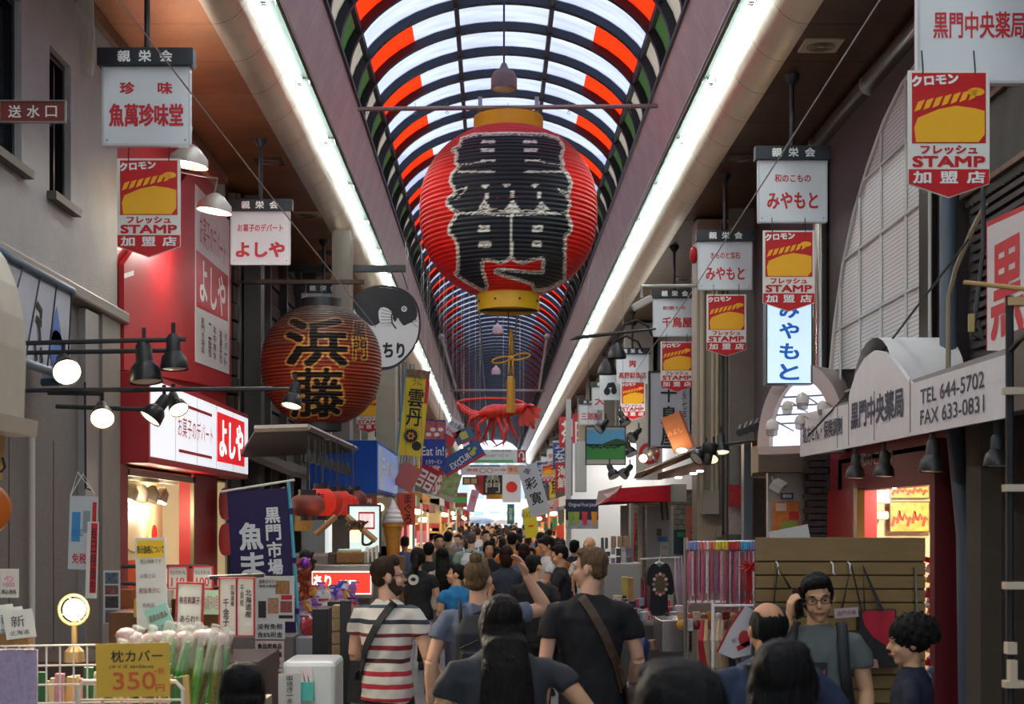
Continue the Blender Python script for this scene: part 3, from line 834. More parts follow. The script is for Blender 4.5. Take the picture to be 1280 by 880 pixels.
# pendant lamps in the vault
def pendant(px, py, Y, r, label, up, col='6a6260', lit=False):
    p = at(px, py, Y); t = T('pendant_lamp', label, 'lamp', p, 'pendant lamps in the vault')
    m = MB(); m.lathe([(r, 0), (r * .99, r * .9), (r * .75, r * 1.35), (r * .35, r * 1.6), (r * .18, r * 2.0), (.0, r * 2.0), ], p, 24, o0=True); m.build('shade', M(col, .55, noise=.15), t, smooth='auto')
    m = MB(); m.lathe([(0, r * .5), (r * .8, r * .45), (r * .96, r * .02)], p, 24); m.build('reflector', M('cfc8bc', .5), t, smooth=True)
    m = MB(); m.tube([p + Vector((0, 0, r * 2)), Vector((p.x, p.y, EYE + 6.24))], .012, 6); m.cb(Vector((p.x, p.y, EYE + 6.2)), r * .5, r * .5, r * .35); m.build('stem', DARK, t)
pendant(630, 112, 17.0, .155, 'grey bell-shaped pendant lamp right above the giant lantern', 1.2)
pendant(622, 417, 38, .14, 'white pendant lamp just below the giant lantern ring', .9, 'cfc4c4')
pendant(620, 468, 45, .14, 'white pendant lamp left of the gold bow', .9, 'cfc4c4')

# lobster
LR = M('d02818', 0.4, noise=.25, scale=9, bump=.3, bscale=40)
Yl = 34.0
def lp(x, y, d=0): return at(x, y, Yl + d)
t = T('lobster_model', 'huge red lobster model hanging above the lane behind the gold tassel', 'lobster', lp(622, 535))
m = MB(); q = [lp(x, y) for x, y in [(600,520),(608,516),(618,514),(628,514),(638,513),(648,511),(656,509)]]
m.tube(q, [.12, .2, .23, .22, .2, .17, .13], 12, flat=.75); 
for i in range(7):
    a = i / 6; c_ = lp(622 + 30 * a, 515 - 4 * a); m.ball(c_, (.10, .25 - .09 * a, .17 - .05 * a), 12, 8)
m.build('shell', LR, t, smooth=True)
m = MB()
for i in range(-2, 3):
    p0 = lp(655, 510); m.tube([p0, lp(665 - abs(i) * .8, 516 + i * 5, i * .05), lp(670 - abs(i) * 1.5, 522 + i * 7, i * .08)], [.05, .11, .06], 8, flat=.35)
for i in range(5):
    m.prism(smooth_poly([(0, 0), (.25, -.06), (.42, -.0), (.42, .09), (.25, .1)], 1), Fr(lp(655, 511, -.1 + i * .03), (cos(-.2 - i * .42), 0, sin(-.2 - i * .42)), (-sin(-.2 - i * .42), 0, cos(-.2 - i * .42))), -.015, .015)
m.build('tail_fan', LR, t)
for i, (a, b, c_, e) in enumerate([((603,520),(590,525),(600,540),(594,554)), ((608,522),(598,530),(597,548),(607,556)), ((614,523),(610,535),(604,548),(610,557)), ((622,522),(628,540),(631,552),(617,559)), ((618,522),(617,536),(615,550),(622,558)), ((628,522),(634,535),(630,548),(629,558)), ((634,520),(638,532),(645,545),(648,549)), ((600,518),(588,522),(584,532),(595,538))]):
    m = MB(); dy = .12 * (-1) ** i; m.tube([lp(*a, dy), lp(*b, dy * 2), lp(*c_, dy * 2), lp(*e, dy * 1.5)], [.045, .04, .032, .012], 6); m.build('leg', LR, t, smooth=True)
for dy in (-.15, .15):
    m = MB(); m.tube([lp(600, 518, dy), lp(588, 515, dy), lp(578, 508, dy), lp(572, 502, dy), lp(582, 500, dy), lp(610, 498, dy), lp(640, 499, dy), lp(652, 502, dy), lp(660, 508, dy)] if dy > 0 else [lp(600, 518, dy), lp(590, 520, dy), lp(580, 514, dy), lp(574, 508, dy), lp(571, 503, dy)], [.07, .065, .06, .05, .035, .03, .03, .025, .02] if dy > 0 else [.09, .08, .07, .06, .03], 6); m.build('antenna', LR, t, smooth=True)
m = MB()
for i in range(20):
    x = 608 + 2.2 * i; p = lp(x, 513.5 - i * .15, -.1 + .02 * (i % 3)); m.lathe([(.018, 0), (0, .07)], p, 5)
m.build('spines', LR, t)
m = MB()
for x in (600, 650): m.tube([lp(x, 512), (lp(x, 512).x, Yl, EYE + 5.1)], .006, 4)
m.build('hanging_wire', STEEL, t)
for px_ in (562, 668):   # steel stays of the tie beam
    s_ = 1 if px_ > 618 else -1
    t = T('roof_stay', 'slanting white roof stay on the %s side of the vault' % ('right' if s_ > 0 else 'left'), 'rod', (OFF + s_ * 1.6, 44, EYE + 4.9)); m = MB(); m.tube([at(618 + s_ * 66, 421, 40), at(618 + s_ * 52 + 4, 486, 55)], .045, 6); m.ball(at(618 + s_ * 66, 421, 40), .09, 8, 6); m.build('rod', M('a0a2a6', .4, .3), t)
# ================================================================ helpers for things standing or hanging in the lane
def card(name, label, cat, x0, y0, x1, y1, Y, mat, lines=(), rot=0, yaw=0, th=.01, frame=None, fw=.02, group=None, parts=()):
    """a flat board, sheet or banner: pixel box at distance Y; lines = (text, cx, cy, w, h, material, vertical, bold) in fractions of the board"""
    c = at((x0 + x1) / 2, (y0 + y1) / 2, Y); W = sz(x1 - x0, Y); H = sz(y1 - y0, Y)
    t = T(name, label, cat, c - Vector((0, 0, H / 2)), group)
    F = tilt(Fr(c, (cos(yaw), sin(yaw), 0)), rot)
    m = MB(); m.slab(F, -W / 2, W / 2, -H / 2, H / 2, -th, 0); m.build('board', mat, t)
    for (a0, b0, a1, b1, mt, nm) in parts:      # coloured fields printed on it, fractions from top-left
        m = MB(); m.slab(F, (a0 - .5) * W, (a1 - .5) * W, (.5 - b1) * H, (.5 - b0) * H, 0, .002); m.build(nm, mt, t)
    if abs(c.x) < 2.3 and c.z - H / 2 > 2.35 and Y > 20:
        m = MB()
        for sx in (-.45, .45): q = F(sx * W, H / 2, -th / 2); m.tube([q, (q.x, q.y, EYE + 4.62)], .004, 4)
        m.split('cord', STEEL, t)
    if frame:
        m = MB()
        for q in ((-W / 2 - fw, W / 2 + fw, H / 2, H / 2 + fw), (-W / 2 - fw, W / 2 + fw, -H / 2 - fw, -H / 2), (-W / 2 - fw, -W / 2, -H / 2, H / 2), (W / 2, W / 2 + fw, -H / 2, H / 2)):
            m.slab(F, q[0], q[1], q[2], q[3], -th - .01, .012)
        m.build('frame', frame, t)
    for L in lines:
        sx, cx, cy, w_, h_, mt = L[:6]; vert = L[6] if len(L) > 6 else 0; b = L[7] if len(L) > 7 else .03
        text(sx, F, (cx - .5) * W, (.5 - cy) * H, w_ * W, h_ * H, mt, t, .004, vert=vert, bold=b)
    return t, F, W, H
INKB = M('1c1a1a', .6); INKR = M('c8202a', .5); PAPER = M('d8d8d2', .6); LBLUE = M('3c78b8', .5); YELP = M('e4c024', .5)
GLOWW = M('fff0d0', .5, emit=9, ecol='ffe0a8')
def spotlight(px, py, Y, d, r, label, lit=3.0, body='1b1b1d', group='clamp spotlights on black arms', warm='ffe6b8'):
    p = at(px, py, Y); d = Vector(d).normalized()
    t = T('spotlight', label, 'lamp', p - Vector((0, 0, r)), group)
    m = MB(); m.lathe([(r * .98, 0), (r, -.01), (r * .85, -r * .9), (r * .55, -r * 1.25), (.0, -r * 1.3)], p, 20, axis=d, o0=True)
    m.build('shade', M(body, .4, .2), t, smooth='auto')
    m = MB(); m.lathe([(r * .52, -r * 1.2), (r * .5, -r * 2.2), (r * .3, -r * 2.5), (0, -r * 2.5)], p, 14, axis=d); m.build('housing', M(body, .5), t, smooth='auto')
    m = MB(); m.lathe([(0, .0), (r * .8, -.004), (r * .93, -.01)], p, 20, axis=d)
    if lit: m.build('lens', M('fff4dc', .4, emit=lit, ecol=warm), t)
    else: m.build('lens', M('cfccc4', .3), t)
    if lit >= 2:
        l = bpy.data.lights.new('lamp_beam', 'SPOT'); l.energy = 9 * lit; l.spot_size = 1.7; l.spot_blend = .6; l.color = (1, .86, .66); l.shadow_soft_size = .04
        lo = bpy.data.objects.new('lamp_beam', l); COL.objects.link(lo); lo.location = p + d * .03; lo.rotation_euler = d.to_track_quat('-Z', 'Y').to_euler()
    b = p - d * r * 2.0
    m = MB(); m.tube([b, b + Vector((0, .0, r * 1.3))], .012, 6); m.build('knuckle', BLACK, t)
    return t
def rod(name, label, pts, r, mat, cat='rod', n=8, group=None):
    m = MB(); m.tube(pts, r, n); o = m.build(name, mat, smooth='auto'); return tag(o, label, cat, group)
def boxthing(name, label, cat, c, dx, dy, dz, mat, bevel=.005, group=None, rz=0):
    m = MB(); m.cb((c[0], c[1], c[2] + dz / 2), dx, dy, dz, rz=rz); o = m.build(name, mat, bevel=bevel); return tag(o, label, cat, group)
def point(loc, power, col=(1, .82, .6), r=.08):
    l = bpy.data.lights.new('lamp_light', 'POINT'); l.energy = power; l.color = col; l.shadow_soft_size = r
    o = bpy.data.objects.new('lamp_light', l); COL.objects.link(o); o.location = loc; return o

# ================================================================ LEFT SIDE, nearest first
# cream rounded stall canopy cut by the left edge
t = T('stall_canopy', 'cream rounded canopy box cut by the left picture edge', 'canopy', at(0, 540, 6.0))
F = FC((0, 6.0, 0)); P = lambda x, y: ((x - CX) * 6 / FP, EYE + (CY - y) * 6 / FP)
m = MB(); m.prism([P(-60, 526), P(30, 526), P(33, 440), P(30, 400), P(22, 360), P(8, 325), P(-10, 300), P(-60, 290)], F, 0, .5); m.build('shell', M('cfc4ae', .6, noise=.08), t)
m = MB(); m.prism([P(-60, 546), P(44, 546), P(46, 526), P(-60, 526)], F, -.02, .5); m.build('metal_band', M('a8a49c', .35, .6), t)
m = MB(); m.prism([P(-60, 610), P(8, 600), P(12, 546), P(-60, 546)], F, .05, .3); m.build('warm_panel', M('c89850', .6), t)
m = MB(); m.tube([at(3, 572, 5.9), at(6, 584, 5.9), at(2, 590, 5.9), at(-3, 586, 5.9)], .006, 6); m.build('hook', BLACK, t)
t = T('orange_dish', 'orange round hanging dish cut by the left edge', 'dish', at(-4, 672, 5.9)); m = MB(); m.lathe([(0, -.03), (.10, -.02), (.115, .0), (.10, .015), (0, .02)], at(-22, 636, 5.9), 24, axis=(0.3, -1, 0)); m.build('dish', M('d06a24', .35), t, smooth=True)
# curved illuminated shop sign with blue trim
t = T('curved_shop_sign', 'curved pale signboard with blue teardrop and black brush marks under the grey wall', 'sign', (-3.15, 9.8, 3.0))
def cv(a, z, d=0):  # path along the sign: straight then rounding into the wall
    if a < 1: return Vector((-3.0 + d, 8.6 + a * 1.55, z))
    q = (a - 1) * pi / 2; return Vector((-3.28 + (.28 + d) * cos(q), 10.15 + (.28 + d) * sin(q), z))
m = MB(); A_ = [i / 6 for i in range(6)] + [1 + i / 8 for i in range(9)]
def ribbon(mb, z0, z1, d):
    vs = [];
    for a in A_: vs += [cv(a, z0, d), cv(a, z1, d)]
    mb.add(vs, [(2 * i, 2 * i + 2, 2 * i + 3, 2 * i + 1) for i in range(len(A_) - 1)])
ribbon(m, 3.02, 3.62, 0); m.build('face', M('b8bec8', .35, noise=.06), t, smooth=True)
m = MB()
for z in (3.62, 3.0):
    m.tube([cv(a, z, .01) for a in A_], .03, 8)
m.build('blue_trim', M('4e6a80', .4, .3), t, smooth=True)
F = FL((-2.995, 9.0, 3.02))
m = MB(); m.prism(ell(.85, .14, .15, .14, 16), F, 0, .003); m.prism([(.71, .18), (.99, .18), (.85, .44)], F, 0, .003); m.build('blue_drop', M('5078c0', .5), t)
m = MB()
for a in ([(.42, .4), (.52, .36), (.5, .3)], [(.4, .3), (.52, .27)], [(.47, .26), (.49, .16)], [(.38, .12), (.42, .02)], [(.5, .12), (.53, .02)]): strip(m, a, .045, F, .003)
m.build('brush_marks', INKB, t)
m = MB()
for k_ in range(4): m.tube([(-2.98, 8.7 + k_ * .45, 3.02), (-2.98, 9.1 + k_ * .35, 3.6)], .006, 5)
m.build('wire', DARK, t)
# vertical tracks, pillar and conduit on the ground-floor wall
m = MB(); m.box(-3.345, -3.28, 11.55, 11.95, 0, 3.7); q = m.build('trim_6', M('a4a29e', .35, .7)); q['kind'] = 'structure'
m = MB(); m.box(-3.36, -3.26, 11.98, 12.55, 0, 3.72); q = m.build('trim_7', M('8a847c', .7, noise=.1)); q['kind'] = 'structure'
rod('conduit', 'white conduit running down the granite wall at far left', [(-3.30, 10.28, 2.62), (-3.30, 10.28, .2)], .022, M('c8c4bc', .5))
rod('black_cable', 'black cable hanging down beside the aluminium track', [(-3.27, 11.5, 3.1), (-3.26, 11.48, 2.6), (-3.25, 11.45, 2.25), (-3.2, 11.45, 2.24)], .009, BLACK)
# small red fire sign
card('inlet_sign', 'small dark red sign with white characters reading water inlet, on the grey wall', 'sign', 1, 127, 81, 152, 9.4, M('6e2420', .5), [('送', .22, .5, .2, .62, PAPER), ('水', .51, .5, .2, .62, PAPER), ('口', .79, .5, .18, .56, PAPER)], frame=M('8a847c', .4, .5), fw=.008)
# coiled rope at the top left
t = T('rope_hank', 'hank of white rope hanging beside the soffit at top left', 'rope', at(108, 100, 10.4)); m = MB()
for i in range(7):
    x = 96 + i * 3.2; m.tube([at(x, -20, 10.4), at(x + 2, 20 + i * 5, 10.4 - .01 * i), at(101 + i * 2.6, 60 + i * 3, 10.38), at(103 + i * 2, 92, 10.38), at(106 + i * 1.5, 97 - (i % 3), 10.38)], .008, 5)
m.build('strands', M('a89e8c', .8), t)
# hanging notice bag, strips, leaflets
card('plastic_notice', 'clear plastic notice folder hung from white strings on the wall at left', 'notice', 86, 620, 121, 712, 9.6, M('c4ccd0', .3), [('DRUG', .3, .5, .4, .1, LBLUE), ('免税', .4, .85, .5, .14, INKR)], rot=-.03, parts=[(.1, .22, .4, .62, M('3a8cc8', .5), 'blue_print'), (.82, .08, .97, .97, INKR, 'red_strip'), (.5, .2, .75, .5, M('8a9aa0', .5), 'photo')])
rod('hanging_string', 'white string tied above the plastic notice folder', [at(88, 620, 9.6), at(104, 592, 9.6), at(119, 618, 9.6), at(97, 590, 9.6), at(88, 620, 9.6)], .004, WHITE)
card('red_strip_notice', 'narrow notice with black characters on a red strip', 'notice', 108, 652, 122, 748, 9.5, PAPER, [('毎日特価市', .62, .5, .5, .86, INKB, 1)], rot=-.03, parts=[(.35, .02, .92, .93, INKR, 'red_field')])
card('photo_sheet', 'sheet of four crowd photographs hung in plastic', 'poster', 129, 713, 150, 780, 9.7, M('b8bcc0', .4), parts=[(.12, .04, .9, .25, M('50606e', .6, noise=.8, scale=40), 'photo'), (.12, .28, .9, .45, M('7a4a44', .6, noise=.8, scale=40), 'photo'), (.12, .48, .9, .7, M('3c3436', .6, noise=.8, scale=40), 'photo'), (.12, .74, .9, .97, M('6a5e62', .6, noise=.8, scale=40), 'photo')])
card('price_sheet', 'white sheet with pink writing clipped to the granite wall', 'notice', 0, 711, 23, 747, 8.5, PAPER, [('ペン', .5, .35, .5, .22, M('e06a8a', .5)), ('1000', .5, .55, .6, .15, M('e06a8a', .5)), ('税込価格', .5, .8, .8, .16, INKB)])
# magazine rack at far left
t = T('brochure_rack', 'wall rack of folded brochures at the left picture edge', 'rack', at(14, 812, 7.6))
for i in range(3):
    m = MB(); F = Fr(at(-6 + i * 12, 776 + i * 3, 7.6 - i * .03), (.93, .2, .1), (-.2, .1, 1)); m.slab(F, -.05, .10, -.07, .08, -.012, 0); b = m.build('brochure', M('c6c8c6', .4), t)
    text('新', F, 0.02, .02, .07, .06, INKB, b, .003); text('北海道', F, .02, -.04, .1, .025, INKB, b, .003)
m = MB(); m.cb(at(15, 798, 7.6), .2, .10, .06); m.build('tray', M('8c6a40', .6), t); m = MB(); m.cb(at(14, 815, 7.6), .18, .12, .05); m.build('lower_tray', M('c0b8a8', .6), t)

# ---- red confectionery shop
RW = M('a8141c', .5, noise=.05); RW2 = M('7e0e16', .55)
m = MB(); m.box(-3.9, -3.32, 12.6, 17.85, 3.25, 5.95); u = m.build('wall_left_red_shop', RW); u['kind'] = 'structure'
m = MB(); m.box(-5.2, -5.0, 12.6, 17.9, 0, 3.3); m.box(-5.2, -3.32, 17.75, 17.9, 0, 3.3); m.box(-5.2, -3.32, 12.5, 12.62, 0, 3.3); m.build('shop_inner_wall', CREAM, u)
m = MB(); m.box(-3.9, -3.32, 12.6, 17.85, 2.48, 3.25); m.build('shop_lintel', RW2, u)
m = MB(); m.box(-3.42, -3.27, 12.6, 12.85, 0, 2.5); m.build('red_post', M('8e3034', .5), u); m = MB(); m.box(-3.45, -3.27, 15.75, 17.0, 0, 2.5); m.build('red_pier', RW, u)
m = MB(); m.box(-5.0, -3.32, 12.6, 17.8, 2.46, 2.5); m.build('shop_ceiling', CREAM, u)
t = T('shop_billboard', 'tall red billboard with white field and red kana square above the sweet shop', 'billboard', (-3.3, 15.2, 3.3))
F = FL((-3.30, 0, 0)); yz = lambda x, y: ((-3.30 * FP / (x - CX)), EYE + (CY - y) * (-3.30 / (x - CX)))
m = MB(); m.prism([yz(148, 330), yz(237, 205), yz(284, 285), yz(284, 488), yz(237, 478), yz(148, 462)], F, .0, .05); m.build('red_board', RW, t)
m = MB(); m.prism([yz(238, 230), yz(281, 276), yz(281, 468), yz(238, 452)], F, .05, .055); m.build('white_field', M('dcdad4', .35), t)
m = MB(); m.prism([yz(239, 312), yz(279, 345), yz(279, 402), yz(239, 383)], F, .055, .058); m.build('red_square', STRED, t)
text('よしや', F, (yz(240, 0)[0] + yz(278, 0)[0]) / 2, 4.66, 1.5, .48, WHITE, t, .06, bold=.04)
text('お菓子のデパート', F, (yz(240, 0)[0] + yz(278, 0)[0]) / 2 - .0, 5.22, 1.5, .34, STRED, t, .06)
for i, (xx, s_) in enumerate(((247, '黒門市場店'), (256, '二階'), (262, '年中無休'), (270, 'お菓子の'), (276, 'デパート'))): text(s_, F, yz(xx, 0)[0], 4.05, .17, .40, INKB, t, .06, vert=1)
m = MB()
for (xx, yy, a, b, c_) in ((176, 330, .0, .0, 0),): m.prism([yz(148, 342), yz(160, 338), yz(160, 344), yz(148, 348)], F, .05, .053)
m.build('white_sliver', WHITE, t)
# billboard floodlights
for i, (px_, py_) in enumerate(((268, 262), (236, 204))):
    p = at(px_, py_, 14.0 - i * 1.6); t = T('billboard_floodlight', ('white dish floodlight beside the second hanging sign', 'white dish floodlight behind the nearest stamp sign')[i], 'lamp', p, 'floodlights on the red billboard')
    m = MB(); m.lathe([(.17, -.02), (.16, .05), (.08, .13), (.03, .16), (0, .16)], p, 20, axis=(.15, 0, 1), o0=True); m.build('shade', M('b8b4ac', .4, .3), t, smooth='auto')
    m = MB(); m.lathe([(.15, -.0), (.0, -.01)], p, 16, axis=(.15, 0, 1)); m.build('lamp_face', GLOWW, t)
    m = MB(); m.tube([p + Vector((0, 0, .15)), p + Vector((.03, 0, .3)), (-3.32, p.y, p.z + .42)], .012, 6); m.build('arm', STEEL, t)
point((-2.95, 14.0, 4.7), 14, (1, .93, .85))
# illuminated fascia sign box
t = T('illuminated_sign_box', 'red-framed illuminated white sign box of the sweet shop', 'sign', (-3.15, 15.2, 2.5))
m = MB(); m.box(-3.30, -3.03, 12.62, 17.7, 2.50, 3.30); m.build('red_casing', RW, t, bevel=.01)
F = FL((-3.03, 12.62, 2.5)); W_ = 5.08; m = MB(); m.slab(F, .06, W_ - .06, .06, .74, 0, .012); fc = m.build('glowing_face', M('eef2f6', .4, emit=.26, ecol='f4f8ff'), t)
m = MB(); m.slab(F, 3.05, 4.75, .14, .68, .012, .016); m.build('red_square', M('d01018', .4, emit=.35), t)
text('よしや', F, 3.9, .41, 1.45, .42, M('ffffff', .4, emit=.8), t, .02, bold=.04); text('お菓子のデパート', F, 1.95, .40, 1.7, .2, STRED, t, .016)
m = MB(); m.slab(F, 1.15, 2.75, .60, .63, .012, .016); m.slab(F, 1.15, 2.75, .15, .18, .012, .016); m.build('red_line', STRED, t)
m = MB()
for k_ in range(1, 5): m.slab(F, k_ * 1.0, k_ * 1.0 + .01, .06, .74, .012, .014)
m.build('panel_joint', M('b0b4b8', .5), t)
# window with plain warm picture panel and small track lights
t = T('shop_window_picture', 'warm-lit cream picture panel with orange and brown shapes in the shop window', 'panel', (-3.7, 14.3, .6))
F = FL((-3.62, 0, 0)); m = MB(); m.prism([(12.9, .6), (15.7, .6), (15.7, 2.46), (12.9, 2.46)], F, -.03, 0); m.build('panel', M('d8c8a0', .5), t)
m = MB(); m.prism(ell(14.6, 2.02, .62, .3, 20), F, 0, .004); m.build('tan_shape', M('c08a58', .5), t); m = MB(); m.prism(ell(14.45, 1.9, .45, .22, 20), F, .004, .008); m.build('pale_shape', M('e8d0a8', .5), t)
m = MB(); m.prism([(14.0, .8), (15.2, .8), (15.0, 1.6), (14.2, 1.6)], F, 0, .004); m.build('orange_shape', M('d85a24', .5), t)
m = MB(); m.prism(ell(15.3, 1.85, .12, .1, 12), F, .004, .01); m.build('red_shape', M('d03020', .5), t)
m = MB(); m.slab(FL((-3.28, 0, 0)), 15.62, 15.72, .3, 2.46, -.02, .02); m.slab(FL((-3.28, 0, 0)), 12.88, 15.72, 2.40, 2.46, -.02, .02); m.build('window_frame', M('6a5a44', .4, .5), t)
t = T('track_light_rail', 'white rail with small spot heads in the sweet shop window', 'light', (-3.45, 14, 2.3)); m = MB(); m.box(-3.47, -3.43, 12.95, 15.6, 2.38, 2.42); m.build('rail', WHITE, t)
for i in range(5):
    c_ = Vector((-3.42, 13.15 + i * .42, 2.30)); m = MB(); m.lathe([(.085, -.12), (.08, -.02), (.03, .04), (0, .05)], c_, 14, axis=(.3, .3, 1)); m.build('spot_head', M('c8c0b0', .4, .2), t, smooth='auto')
point((-3.4, 13.6, 2.1), 8, (1, .85, .62)); point((-3.45, 15.0, 2.1), 10, (1, .85, .62)); point((-4.4, 15.5, 2.2), 25, (1, .85, .62))
for i, py_ in enumerate((630, 675)):
    p = at(284, py_, 16.8); t = T('red_round_sign', 'red rounded box sign stacked beside the sweet shop pier, %s one' % ('upper', 'lower')[i], 'sign'); m = MB(); m.prism(smooth_poly([(-.1, -.2), (.08, -.16), (.1, 0), (.08, .18), (-.1, .2)], 2), FC(p), -.2, 0); t.location = p; m.build('shell', M('b81c20', .4), t)

# spotlight clusters
for a in (((30, 429), (232, 424), 8.6), ((30, 441), (212, 438), 8.8), ((22, 488), (340, 486), 8.7), ((60, 491), (130, 492), 8.9), ((70, 508), (190, 512), 9.0)):
    rod('lamp_boom', 'thin black horizontal lamp arm above the left stall', [at(*a[0], a[2]), at(*a[1], a[2])], .014, BLACK, 'arm', 6, group='black lamp arms on the left')
rod('lamp_boom', 'long thin black arm reaching the spotlight before the brown lantern', [at(150, 489, 8.7), at(260, 486, 8.7), at(372, 486, 8.7)], .010, BLACK, 'arm', 6)
spotlight(84, 466, 8.6, (.35, -.75, -.5), .085, 'lit spotlight at left aimed at the viewer, below the upper arm', 9)
spotlight(183, 478, 8.6, (.1, -.1, -1), .10, 'black dish lamp between two arms, not glowing toward the viewer', 0)
spotlight(218, 462, 8.6, (.05, -.05, -1), .085, 'black drum lamp at the right end of the upper arm', 0)
spotlight(128, 524, 8.9, (.2, -.7, -.5), .075, 'lit spotlight with amber bulb below the middle arm', 5, warm='ffc888')
spotlight(187, 524, 8.9, (-.5, -.3, -.75), .075, 'caged spotlight tilted left under the middle arm', 1.2)
spotlight(224, 513, 8.7, (.4, -.5, -.7), .06, 'small lit spotlight near the white sign box', 5)
spotlight(364, 508, 8.6, (-.15, -.25, -.9), .062, 'spotlight at the arm tip in front of the brown lantern', 2.5)
# clamp bulb on the rack
t = T('clamp_lamp', 'glowing round bulb in a wire ring clamped to the white rack', 'lamp', at(93, 826, 6.9)); p = at(93, 762, 6.9)
m = MB(); m.ball(p, .052, 18, 12); m.build('bulb', M('fff2cc', .4, emit=7, ecol='ffe2a0'), t, smooth=True)
m = MB(); m.tube([p + Vector((.072 * cos(a), -.01, .072 * sin(a))) for a in [2 * pi * i / 24 for i in range(25)]], .007, 6)
for a in range(4): m.tube([p + Vector((.072 * cos(a * pi / 2 + .4), -.01, .072 * sin(a * pi / 2 + .4))), p + Vector((.045 * cos(a * pi / 2 + .4), 0.02, .045 * sin(a * pi / 2 + .4)))], .003, 4)
m.build('wire_guard', M('d8b878', .4, .4), t); m = MB(); m.tube([p - Vector((0, 0, .05)), p - Vector((0, 0, .2))], .014, 8); m.lathe([(.05, -.25), (.045, -.2), (.02, -.17), (0, -.17)], p, 14); m.build('stem', M('b09468', .4, .4), t)
point(p + Vector((.0, -.12, .02)), 1.2, (1, .8, .5), .05)

# ---- front-left stall: wire rack, price sign, packets
CW = M('ddd6cc', .45)
t = T('wire_rack', 'white wire display rack along the bottom left edge', 'rack', at(60, 890, 6.8))
m = MB(); Yr = 6.8
for i in range(14): m.tube([at(-10 + i * 17, 808, Yr), at(-10 + i * 17, 900, Yr)], .0045, 5)
for y in (808, 833, 857, 880): m.tube([at(-12, y, Yr), at(214, y - 3, Yr)], .005, 5)
m.build('grid', CW, t)
m = MB(); m.tube([at(98, 900, 6.7), at(98, 862, 6.7), at(104, 852, 6.7), at(220, 852, 6.7), at(229, 862, 6.7), at(229, 900, 6.7)], .011, 8)
for x in (128, 152, 176, 200): m.tube([at(x, 853, 6.72), at(x, 900, 6.72)], .006, 5)
m.tube([at(98, 875, 6.7), at(229, 875, 6.7)], .006, 5)
m.build('hoop', CW, t)
card('price_card', 'yellow handwritten pillow cover price card reading 350 yen', 'sign', 120, 804, 212, 871, 6.6, M('e0b23c', .55, noise=.06), [('枕カバー', .56, .24, .70, .22, INKB, 0, .02), ('(サイズ 35×50cm)', .48, .44, .60, .08, INKB), ('350', .52, .70, .58, .33, M('d8602c', .5), 0, .03), ('+税', .86, .53, .14, .12, M('d8602c', .5)), ('円', .87, .84, .12, .14, M('d8602c', .5))], rot=.02, th=.006)
card('lilac_cloth', 'pale lilac flowered cloth hanging over the wire rack', 'cloth', -6, 812, 46, 900, 6.7, M('b8a8c4', .7, noise=.2, scale=30, bump=.6, bscale=35), th=.02)
for i in range(26):
    x = 52 + i * 7.2 + random.uniform(-2, 2); c_ = at(x, random.uniform(858, 876), 7.0 + random.uniform(0, .5))
    m = MB(); m.cb(c_, .045, .03, .2, ry=random.uniform(-.1, .1)); o = m.build('boxed_snack', [M('286a3c', .4), M('c8a868', .4), M('d8d0b8', .4), M('c88a9a', .4)][i % 4], bevel=.003); tag(o, 'narrow boxed snack standing behind the white wire rack', 'box', 'boxed snacks behind the wire rack')
# leek-like green vegetable packets
for i in range(22):
    x = 142 + i * 6.6 + random.uniform(-3, 3); Yp = 7.2 + (i % 4) * .18; b = at(x - 6, 880, Yp); a = at(x + random.uniform(2, 14), 800 + random.uniform(-8, 14) - abs(i - 15) * -.5, Yp)
    t = T('vegetable_packet', 'clear packet of green leaved pickles standing in the front stall', 'food', b, 'green vegetable packets'); mid = b.lerp(a, .55)
    m = MB(); m.tube([b, mid, a], [.035, .05, .016], 8, flat=.5); m.build('green_leaves', [M('2f8a34', .35, noise=.4, scale=30), M('6fae4c', .35, noise=.4, scale=30), M('7a7444', .4, noise=.5, scale=30)][i % 3], t)
    m = MB(); m.tube([mid, a + Vector((0, -.02, .02)), a + Vector((.02, -.02, .08))], [.05, .035, .045], 7, flat=.5); m.build('plastic_film', M('e4eae8', .15, alpha=.28, spec=.8), t)
for i in range(12):
    c_ = at(158 + i * 10.5, 800 + random.uniform(-6, 6), 7.6); m = MB(); m.ball(c_, (.06, .05, .045), 10, 6); o = m.build('pink_sweet_bag', M('d8b4b4', .3, noise=.3, scale=30, bump=.8), smooth=True); tag(o, 'pale pink crinkled sweet bag heaped behind the green packets', 'food', 'pink sweet bags')
# hanging price signs on the bar
rod('display_bar', 'thin dark bar carrying notices behind the green packets', [at(152, 708, 9.0), at(262, 708, 9.0)], .012, DARK, 'bar')
rod('display_bar', 'thin dark bar carrying the two red-edged notices', [at(262, 722, 8.0), at(330, 719, 8.0)], .012, DARK, 'bar')
rod('display_bar', 'lower shelf bar behind the notices', [at(152, 729, 9.1), at(275, 735, 9.1)], .012, DARK, 'bar')
TEAL = M('8cc8c0', .5)
card('tax_notice', 'long hanging notice with yellow heading about displayed prices', 'notice', 170, 672, 208, 786, 8.2, M('ccd2d0', .4), [('表示価格について', .5, .13, .9, .09, INKB, 0, .05), ('税込価格です', .5, .26, .7, .05, M('8a7a6a', .5)), ('お買上は', .4, .42, .5, .05, M('a08a8a', .5)), ('税抜表示に', .45, .58, .7, .06, M('8a5a5a', .5)), ('免税品', .4, .74, .4, .05, M('a08a8a', .5))], rot=.02, parts=[(.06, .03, .94, .22, YELP, 'yellow_heading')])
card('tilted_flyer', 'teal edged flyer tilted below the yellow headed notice', 'notice', 186, 757, 216, 800, 8.1, TEAL, [('品目お読み', .5, .3, .8, .2, M('7a2a2c', .5)), ('下さい', .5, .65, .5, .2, M('7a2a2c', .5))], rot=.35)
